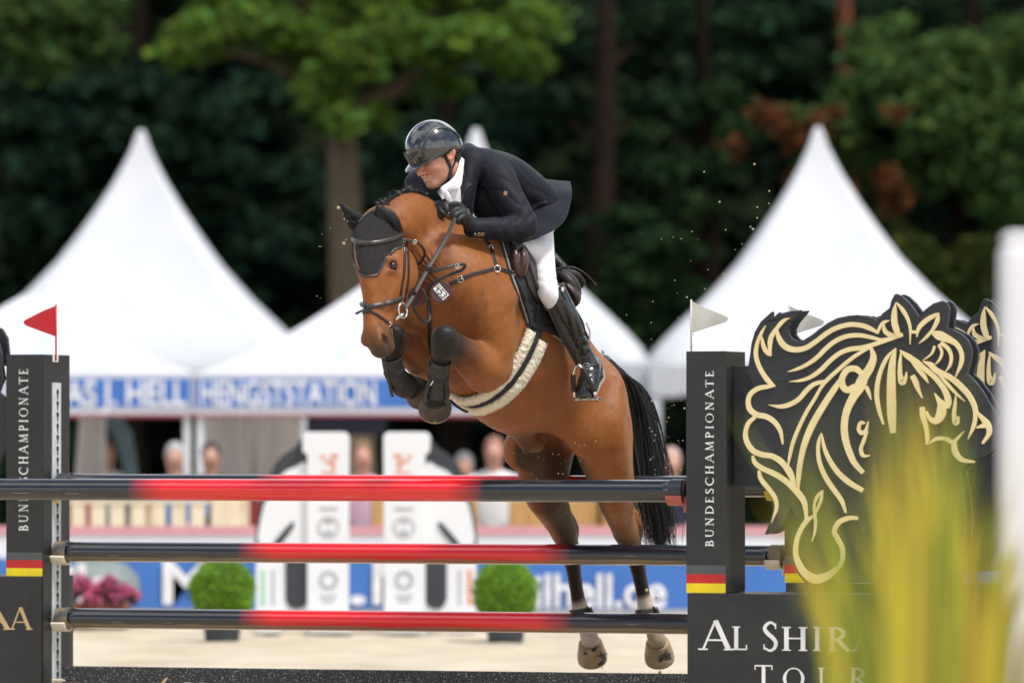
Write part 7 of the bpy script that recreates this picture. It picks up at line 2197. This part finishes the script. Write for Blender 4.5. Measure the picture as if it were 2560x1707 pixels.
J(Loft([P(1172, 378, 25.80), P(1172, 415, 25.715), P(1168, 460, 25.675), P(1164, 500, 25.665), P(1166, 535, 25.68)], [.028, .040, .044, .040, .03], [.04, .05, .05, .05, .05], side=(1, 0, 0)), .03)
J(Loft([P(1205, 500, 25.80), P(1250, 540, 25.84), P(1300, 565, 25.92)], [.07, .085, .09], [.07, .08, .08], side=RL), .04)
# neck opening and the V of the shirt, cuffs hollow
J(Loft([P(1112, 395, 25.62), P(1118, 430, 25.62), P(1120, 465, 25.60), P(1130, 500, 25.61), P(1138, 520, 25.62)], [.058, .050, .044, .026, .010], [.10, .10, .09, .08, .05], side=(1, 0, 0)), .010, 'sub')
J(tubeloft([P(1185, 569, 25.476), P(1160, 568, 25.455)], [.034, .036]), .005, 'sub')
v, q = jf.mesh(); v = lsmooth(v, q, 2)
nrm = vnormals(v, q)
# folds: elbow creases, waist creases, gathered back
def crease(c, rad, direction, wl, amp, seed=0.0):
    global v
    c = np.array(tuple(c)); d = np.array(tuple(Vector(direction).normalized()))
    r = np.linalg.norm(v - c, axis=1); m = r < rad
    w = (1 - (r[m] / rad) ** 2)
    nz = np.array([mnoise.noise(Vector(x) * 11 + Vector((seed, 0, 0))) for x in v[m]])
    ph = ((v[m] - c) @ d) / wl * 2 * math.pi + nz * 2.6
    prof = np.abs(np.sin(ph * .5)) ** .7 - .6
    v[m] += nrm[m] * (prof * amp * w)[:, None]
crease(P(1312, 560, 25.56), .13, (.85, 0, -.5), .052, .0075)
crease(P(1268, 490, 25.60), .12, (.4, 0, .9), .060, .0065, 3)
crease(P(1255, 572, 25.49), .12, (.9, 0, .35), .055, .0055, 5)
crease(P(1310, 500, 25.90), .20, (.45, 0, .85), .075, .0075, 8)
crease(P(1205, 440, 25.70), .12, (.75, 0, -.6), .075, .0060, 12)
crease(P(1350, 545, 25.97), .14, (.85, 0, -.3), .070, .0070, 15)
crease(P(1040, 455, 25.76), .10, (.8, 0, .5), .045, .0060, 18)
jack = mesh_obj('jacket', v, q, m_navy, person, smooth=True)
jbv = bvh_of(v, q)
JB = [jbv]
# seams, buttons, patch, lapel
def seam(pts, w=.0022, th=.0007): return strap('seam', pts, w, th, m_navyd, jack, JB, .0, guess=25.7, n=8)
seam([(1212, 412), (1222, 432), (1216, 460), (1213, 490), (1222, 512)])
seam([(1272, 392), (1296, 420), (1322, 448), (1340, 470)])
seam([(1330, 520), (1352, 508), (1368, 505)], .010, .003)
lp = [(1153, 395), (1166, 428), (1174, 452), (1182, 462), (1166, 482), (1160, 515), (1146, 520), (1146, 470), (1146, 425)]
drape('lapel', lp, JB, .002, .005, m_navyd, jack, step=7, guess=25.66)
for x in (1188, 1197, 1206):
    h = cast(x, 586, JB)
    if h:
        ring('button', h[0] + h[1] * .001, .0075, .0020, h[1], m_gold, jack)
        b = MB(); b.lathe(h[0], h[1], [(.006, 0), (.006, .002), (.001, .003)], 12); b.obj('button', m_navyd, jack)
h = cast(1264, 483, JB)
b = MB(); e1 = Vector((.95, 0, -.2)).normalized(); e1 = (e1 - h[1] * e1.dot(h[1])).normalized(); e2 = h[1].cross(e1)
b.box(h[0] - e1 * .008 - e2 * .009 - h[1] * .002, e1 * .016, e2 * .018, h[1] * .005); b.obj('badge', M('badge', (.42, .26, .16), .5, col2=(.30, .17, .10), scale=120), jack)
# cuff edge
b = MB(); cd_ = (P(1160, 569, 25.455) - P(1195, 570, 25.485)).normalized()
b.lathe(P(1176, 569, 25.469) , cd_, [(.041, -.004), (.0445, -.002), (.0445, .004), (.040, .006), (.036, .004)], 28); b.obj('cuff', m_navy, jack, smooth=True)
# skirts of the jacket, blown back
def sheet(name, rows, mat, parent, nu=10, nv=10, thick=.006, wob=.004, seed=0):
    rows3 = [[tuple(P(*p)) for p in r] for r in rows]
    rs = [catmull(r, nu) for r in rows3]
    cols = list(zip(*rs))
    grid = [catmull(list(c), nv) for c in cols]
    V = []; m_ = len(grid[0])
    for i, c in enumerate(grid):
        for j, p in enumerate(c):
            p = Vector(p); p.y += wob * mnoise.noise(p * 9 + Vector((seed, 0, 0))) * 2
            V.append(p)
    F = [(i * m_ + j, (i + 1) * m_ + j, (i + 1) * m_ + j + 1, i * m_ + j + 1) for i in range(len(grid) - 1) for j in range(m_ - 1)]
    o = mesh_obj(name, V, F, mat, parent, smooth=True)
    s_ = o.modifiers.new('s', 'SOLIDIFY'); s_.thickness = thick; s_.offset = 0
    return o
sheet('skirt', [[(1256, 586, 25.74), (1300, 566, 25.76), (1340, 520, 25.86), (1352, 480, 25.98), (1340, 447, 26.14)],
                [(1268, 602, 25.70), (1325, 588, 25.71), (1376, 548, 25.80), (1398, 494, 25.97), (1388, 452, 26.16)],
                [(1284, 613, 25.67), (1348, 592, 25.68), (1408, 556, 25.78), (1429, 492, 25.97), (1426, 455, 26.18)]], m_navy, jack, wob=.010)
sheet('skirt', [[(1340, 447, 26.14), (1322, 450, 26.26), (1305, 470, 26.34)],
                [(1386, 452, 26.17), (1350, 470, 26.32), (1318, 495, 26.40)],
                [(1424, 456, 26.19), (1372, 490, 26.36), (1330, 520, 26.44)]], m_navy, jack)

# ---------------- shirt, stock
sh = Field((-.40, 25.3, 2.15), (0.05, 26.0, 2.75), .005)
sh.apply(Loft([P(1150, 445, 25.79), P(1138, 475, 25.74), P(1138, 505, 25.74), P(1146, 540, 25.76)], [.045, .05, .045, .03], [.05, .06, .06, .05], side=(1, 0, 0)), .02)
v, q = sh.mesh(); v = lsmooth(v, q, 1)
shirt = mesh_obj('shirt', v, q, m_shirt, person, smooth=True)
sbv = bvh_of(v, q)
sheet('shirt_front', [[(1102, 466, 25.60), (1118, 470, 25.575), (1134, 472, 25.575), (1150, 470, 25.60)],
                      [(1112, 486, 25.61), (1126, 490, 25.585), (1138, 492, 25.585), (1151, 490, 25.61)],
                      [(1126, 512, 25.63), (1136, 515, 25.605), (1143, 516, 25.605), (1152, 515, 25.63)],
                      [(1136, 534, 25.65), (1141, 536, 25.63), (1147, 536, 25.63), (1153, 535, 25.65)]], m_shirt, shirt, wob=.003, seed=4)
strap('stock_tie', [(1107, 468, 25.562), (1113, 479, 25.562), (1121, 495, 25.572), (1130, 512, 25.592), (1138, 530, 25.615)], [.030 - .0003 * i for i in range(40)], .010, m_shirt, shirt, [sbv, jbv])
sheet('collar', [[(1150, 392, 25.655), (1145, 420, 25.595), (1131, 447, 25.568), (1103, 468, 25.565)],
                 [(1156, 396, 25.650), (1151, 428, 25.590), (1142, 456, 25.560), (1112, 474, 25.555)],
                 [(1160, 400, 25.665), (1156, 436, 25.600), (1150, 468, 25.565), (1126, 478, 25.560)]], m_shirt, shirt, thick=.005, wob=.002, seed=9)

# ---------------- breeches
bf = Field((-.3, 25.3, 1.7), (.62, 26.9, 2.5), .0065)
def breech(M_):
    bf.apply(Loft([M_(P(1338, 556, 26.06)), M_(P(1342, 600, 25.98)), M_(P(1351, 650, 25.89)), M_(P(1362, 700, 25.80)), M_(P(1370, 728, 25.765)), M_(P(1384, 752, 25.79))], [.080, .078, .066, .054, .050, .046], [.09, .085, .075, .062, .056, .048], side=(1, 0, 0)), .02)
breech(lambda p: p); breech(mir)
bf.apply(Loft([P(1335, 545, 26.12), P(1308, 515, 26.05)], [.13, .12], [.09, .085], side=RL), .04)
bf.apply(Loft([P(1272, 612, 25.80), P(1300, 618, 25.80), P(1335, 625, 25.86)], [.022, .040, .06], [.05, .06, .07], side=(0, 0, 1)), .03)
v, q = bf.mesh(); v = lsmooth(v, q, 2); nrm = vnormals(v, q)
crease(P(1372, 690, 25.76), .10, (.3, 0, .95), .035, .0030, 21); crease(P(1350, 610, 25.88), .12, (.6, 0, .8), .05, .0035, 25)
mesh_obj('breeches', v, q, m_breech, person, smooth=True)

# ---------------- boots
def boot(M_):
    g = [M_(P(1375, 735, 25.77)), M_(P(1462, 888, 25.96)), M_(P(1466, 985, 25.85))]
    lo = np.min([tuple(x) for x in g], 0) - .16; hi = np.max([tuple(x) for x in g], 0) + .16
    t_ = Field(lo, hi, .0055)
    LG = [(1384, 722, 25.80, .052, .056), (1392, 748, 25.80, .060, .062), (1412, 790, 25.83, .061, .066), (1428, 826, 25.87, .055, .060), (1444, 856, 25.905, .046, .050), (1456, 882, 25.93, .044, .046), (1466, 900, 25.94, .044, .048)]
    t_.apply(Loft([M_(P(*p[:3])) for p in LG], [p[3] for p in LG], [p[4] for p in LG], side=(1, 0, .5)), .02)
    FT = [(1484, 914, 26.0, .040, .046), (1477, 936, 25.93, .047, .046), (1470, 960, 25.87, .050, .040), (1466, 980, 25.83, .049, .026), (1464, 990, 25.815, .045, .016)]
    t_.apply(Loft([M_(P(*p[:3])) for p in FT], [p[3] for p in FT], [p[4] for p in FT], side=(1, 0, 0)), .03)
    t_.apply(Ell(M_(P(1496, 938, 26.01)), (.022, .03, .034)), .02)
    t_.apply(Loft([M_(P(1372, 712, 25.70)), M_(P(1400, 700, 25.85))], [.05, .05], [.016, .016], side=(0, 1, 0)), .01, 'sub')
    return t_.mesh()
for k, M_ in enumerate((lambda p: p, mir)):
    v, q = boot(M_); v = lsmooth(v, q, 2); nrm = vnormals(v, q)
    crease(M_(P(1452, 868, 25.88)), .085, (.35, 0, -.94), .036, .0050, 31)
    crease(M_(P(1470, 930, 25.88)), .07, (.3, 0, -.95), .026, .0035, 33)
    bo = mesh_obj('riding_boot', v, q, m_bootl, person, smooth=True)
    if k == 0:
        bo_bv = bvh_of(v, q)
        strap('spur_strap', [(1448, 915), (1462, 913), (1480, 913), (1496, 912)], .014, .004, m_leather, bo, [bo_bv], .001, guess=25.9)
        buckle('buckle', 1466, 915, bo, [bo_bv], 15, 13)
        sole = MB(); sp = [Vector(p) for p in catmull([P(1440, 990, 25.86), P(1462, 1000, 25.80), P(1488, 986, 25.83), P(1500, 962, 25.93), P(1510, 945, 25.99), P(1507, 925, 26.03)], 5)]
        sole.tube(sp, .0065, 6); sole.obj('sole', M('boot sole', (.34, .28, .20), .7, col2=(.20, .16, .12), scale=50), bo, smooth=True)
        b = MB(); h = cast(1406, 722, [bo_bv]); b.box(h[0] + Vector((-.008, -.004, -.010)), Vector((.014, 0, -.004)), Vector((0, -.003, 0)), Vector((.004, 0, .020))); b.obj('boot_badge', m_steel, bo, bevel=.002)
        strap('top_edge', [(1392, 698), (1397, 712), (1405, 735), (1413, 748)], .006, .003, m_leather, bo, [bo_bv], .001, guess=25.8)

# ---------------- gloved hands
def hand(spec, name='glove'):
    pts = [p for g in spec for p in g[0]]
    lo = np.min([tuple(P(*p)) for p in pts], 0) - .06; hi = np.max([tuple(P(*p)) for p in pts], 0) + .06
    g_ = Field(lo, hi, .003)
    for pts, rad, k in spec:
        g_.apply(Loft([P(*p) for p in pts], [r[0] for r in rad], [r[1] for r in rad], side=(.6, 0, .8)), k)
    v, q = g_.mesh(); v = lsmooth(v, q, 1)
    return mesh_obj(name, v, q, m_glove, person, smooth=True)
hand([([(1184, 566, 25.475), (1170, 553, 25.455), (1156, 538, 25.435), (1146, 527, 25.425)], [(.030, .030), (.032, .036), (.036, .040), (.034, .034)], .012),
      ([(1148, 514, 25.415), (1136, 515, 25.395), (1127, 524, 25.395), (1132, 534, 25.41)], [(.0115, .0115), (.0105, .0105), (.010, .010), (.0085, .0085)], .004),
      ([(1149, 522, 25.405), (1136, 526, 25.383), (1129, 536, 25.385), (1135, 544, 25.40)], [(.0118, .0118), (.0108, .0108), (.010, .010), (.0085, .0085)], .004),
      ([(1152, 531, 25.400), (1140, 537, 25.378), (1134, 546, 25.382), (1140, 552, 25.40)], [(.0115, .0115), (.0105, .0105), (.0098, .0098), (.0082, .0082)], .004),
      ([(1158, 541, 25.402), (1147, 548, 25.385), (1143, 555, 25.388), (1148, 559, 25.40)], [(.0105, .0105), (.0095, .0095), (.009, .009), (.0075, .0075)], .004),
      ([(1158, 522, 25.43), (1146, 511, 25.40), (1134, 509, 25.385), (1126, 513, 25.385)], [(.016, .016), (.0125, .0125), (.0115, .0115), (.009, .009)], .006)])
b = MB(); ho, hn_ = P(1170, 533, 25.415), P(1178, 556, 25.42)
b.ribbon([Vector(p) for p in catmull([P(1166, 524, 25.42), P(1172, 540, 25.405), P(1176, 560, 25.415), P(1174, 574, 25.44)], 5)], [Vector((.1, -1, .1))] * 16, .018, .005)
b.obj('wrist_strap', m_leather, person, auto=60)
hand([([(1090, 516, 25.675), (1096, 520, 25.64), (1102, 524, 25.60)], [(.030, .030), (.034, .036), (.032, .032)], .012),
      ([(1104, 516, 25.58), (1113, 519, 25.56), (1118, 527, 25.555), (1114, 533, 25.565)], [(.0115, .0115), (.0105, .0105), (.010, .010), (.0085, .0085)], .004),
      ([(1101, 512, 25.595), (1110, 512, 25.57), (1118, 518, 25.56), (1120, 525, 25.56)], [(.0115, .0115), (.0108, .0108), (.010, .010), (.0085, .0085)], .004),
      ([(1098, 522, 25.575), (1104, 529, 25.55), (1110, 536, 25.55), (1108, 541, 25.56)], [(.0115, .0115), (.0105, .0105), (.0098, .0098), (.0082, .0082)], .004),
      ([(1092, 527, 25.58), (1097, 535, 25.56), (1102, 541, 25.56), (1100, 545, 25.57)], [(.0105, .0105), (.0095, .0095), (.009, .009), (.0075, .0075)], .004),
      ([(1098, 511, 25.62), (1107, 504, 25.59), (1116, 506, 25.575), (1122, 510, 25.57)], [(.015, .015), (.0125, .0125), (.0115, .0115), (.009, .009)], .006)])

# ============================================================ FOREGROUND, out of focus
gr = random.Random(17)
def grass_mat(name, c1, c2): return M(name, c1, .5, col2=c2, scale=3, translucent=.35, contrast=(.3, .7))
gm = [grass_mat('green blade', (.09, .19, .025), (.03, .09, .014)), grass_mat('yellow blade', (.70, .56, .04), (.46, .40, .03)), grass_mat('ochre blade', (.60, .34, .03), (.38, .24, .02)), grass_mat('lime blade', (.40, .42, .035), (.28, .33, .025))]
gt = thing('ornamental_grass', Vector((P(2300, 0, 12).x, 12, 0)), 'blurred clump of yellow green ornamental grass in the right foreground', 'grass')
bl_ = [MB() for _ in gm]
def blade(x0, x1, ytip, D, w, mi, bend=0.0):
    base = P(x0, 1707, D); base = Vector((base.x + gr.uniform(-.02, .02), D + gr.uniform(-.05, .05), 0.0))
    mid = P((x0 * .55 + x1 * .45), (1707 + ytip) / 2 + 60, D); tip = P(x1 + bend, ytip, D)
    pts = [Vector(p) for p in catmull([base, mid.lerp(base, .55), mid, tip], 6)]
    n = len(pts); b = bl_[mi]; m = len(b.v)
    yaw_ = gr.uniform(-.7, .7); sx = Vector((math.cos(yaw_), math.sin(yaw_), 0))
    for i, p in enumerate(pts):
        f = i / (n - 1); ww = w * (1 - f ** 2.2) * (.55 + .45 * min(1, f * 3)) / 2 + .0006
        fold_ = Vector((-sx.y, sx.x, 0)) * (ww * .35)
        b.v += [p - sx * ww, p + fold_, p + sx * ww]
    for i in range(n - 1):
        a = m + i * 3; b.f += [(a, a + 1, a + 4, a + 3), (a + 1, a + 2, a + 5, a + 4)]
for k in range(135):
    x1 = gr.gauss(2315, 175)
    x1 = min(max(x1, 1985), 2640)
    core = 1 - min(1, abs(x1 - 2330) / 330)
    yt = 1520 - 560 * core * gr.random() ** .8 - gr.uniform(0, 90)
    x0 = 2310 + (x1 - 2310) * .55 + gr.uniform(-40, 40)
    blade(x0, x1, yt, gr.uniform(10.2, 12.8), gr.uniform(.011, .024), gr.choices((0, 1, 2, 3), (8, 6, 4, 2))[0], gr.uniform(-25, 25))
for k in range(20):
    x1 = gr.gauss(2220, 120); blade(2290 + (x1 - 2290) * .5 + gr.uniform(-30, 30), x1, gr.uniform(900, 1250), gr.uniform(8.0, 9.4), gr.uniform(.007, .012), gr.choices((0, 1, 2, 3), (4, 5, 2, 4))[0])
for x0, x1, yt, mi in ((2180, 1830, 1020, 3), (2190, 1900, 1240, 1), (2210, 1960, 1060, 0), (2160, 1935, 1330, 2), (2200, 2010, 1150, 3), (2210, 1985, 1180, 3), (2260, 2190, 930, 1), (2280, 2235, 880, 3), (2320, 2300, 900, 1), (2360, 2390, 960, 3), (2450, 2560, 1050, 1), (2480, 2620, 1200, 2)):
    blade(x0, x1, yt, gr.uniform(9.4, 11.5), .018, mi)
for k, (b, m) in enumerate(zip(bl_, gm)):
    o = b.obj('blades', m, gt, smooth=True); o['kind'] = 'stuff'

wp_ = thing('white_post', Vector((P(2575, 0, 14).x, 14, 0)), 'blurred white post at the right edge in front of the emblem', 'post')
m_pw = M('white post paint', (.74, .74, .78), .5, col2=(.68, .68, .73), scale=3)
D = 14.0; xa, xb = P(2506, 0, D).x, P(2650, 0, D).x; zt = P(0, 578, D).z
b = MB(); b.box(Vector((xa, D, 0)), Vector((xb - xa, 0, 0)), Vector((0, xb - xa, 0)), Vector((0, 0, zt - .03))); b.obj('shaft', m_pw, wp_, bevel=.02)
b = MB(); b.box(Vector((xa + .006, D + .006, zt - .03)), Vector((xb - xa - .012, 0, 0)), Vector((0, xb - xa - .012, 0)), Vector((0, 0, .03))); b.obj('cap', m_pw, wp_, bevel=.014)
b = MB(); b.box(Vector((xa - .12, D - .12, 0)), Vector((xb - xa + .24, 0, 0)), Vector((0, xb - xa + .24, 0)), Vector((0, 0, .05))); b.obj('foot', m_pw, wp_, bevel=.01)

# sand thrown up by the hooves
m_clod = M('sand clod', (.52, .41, .26), .9, col2=(.42, .32, .19), scale=300)
cr = random.Random(23); b = MB()
def clod(x, y, D, r):
    c = P(x, y, D); n = 6
    ax = Vector((cr.uniform(-1, 1), cr.uniform(-1, 1), cr.uniform(-1, 1))).normalized()
    b.lathe(c - ax * r, ax, [(r * .2, 0), (r * cr.uniform(.6, 1), r * .6), (r * cr.uniform(.7, 1.1), r * 1.2), (r * .3, r * cr.uniform(1.7, 2.1))], 6)
for x, y, r in ((1886, 411, 5), (1760, 430, 4), (1923, 478, 4), (1799, 505, 4.5), (1922, 509, 3), (1893, 518, 4), (1893, 545, 3.5), (1876, 567, 4), (1882, 573, 5), (1889, 587, 3), (1814, 575, 3), (1730, 579, 3), (1703, 597, 3), (1855, 610, 2.5), (1818, 686, 3.5), (1808, 685, 3), (1770, 674, 2.5), (1806, 710, 2.5), (1717, 743, 4), (1762, 722, 3), (1687, 701, 2.5), (1632, 754, 2.5), (1660, 838, 2.5), (1628, 848, 2.5), (1588, 836, 2), (846, 520, 7), (861, 548, 4), (860, 608, 7), (865, 600, 3), (1216, 652, 5), (1263, 742, 4), (1616, 1475, 8), (1641, 1493, 5), (1650, 1680, 8)):
    clod(x, y, cr.uniform(25.4, 26.3) if y < 900 else 26.9, r * .00120)
for k in range(170):
    z_ = cr.random()
    if z_ < .35: x, y, D, r = cr.uniform(1620, 1720), cr.uniform(950, 1250), cr.uniform(26.6, 27.2), cr.uniform(.8, 3)
    elif z_ < .6: x, y, D, r = cr.gauss(1380, 70), cr.gauss(1150, 60), cr.uniform(26.1, 26.3), cr.uniform(.7, 2.2)
    elif z_ < .75: x, y, D, r = cr.uniform(1500, 1710), cr.uniform(1420, 1690), cr.uniform(26.8, 27.2), cr.uniform(.7, 3)
    elif z_ < .9: x, y, D, r = cr.uniform(1560, 1940), cr.uniform(560, 960), cr.uniform(25.8, 27), cr.uniform(.7, 2)
    else: x, y, D, r = cr.uniform(790, 890), cr.uniform(500, 780), cr.uniform(25.1, 25.5), cr.uniform(.6, 2.2)
    clod(x, y, D, r * .00165)
tag(b.obj('flying_sand', m_clod, None), 'grains and clods of sand flying around the horse', 'sand', kind='stuff')
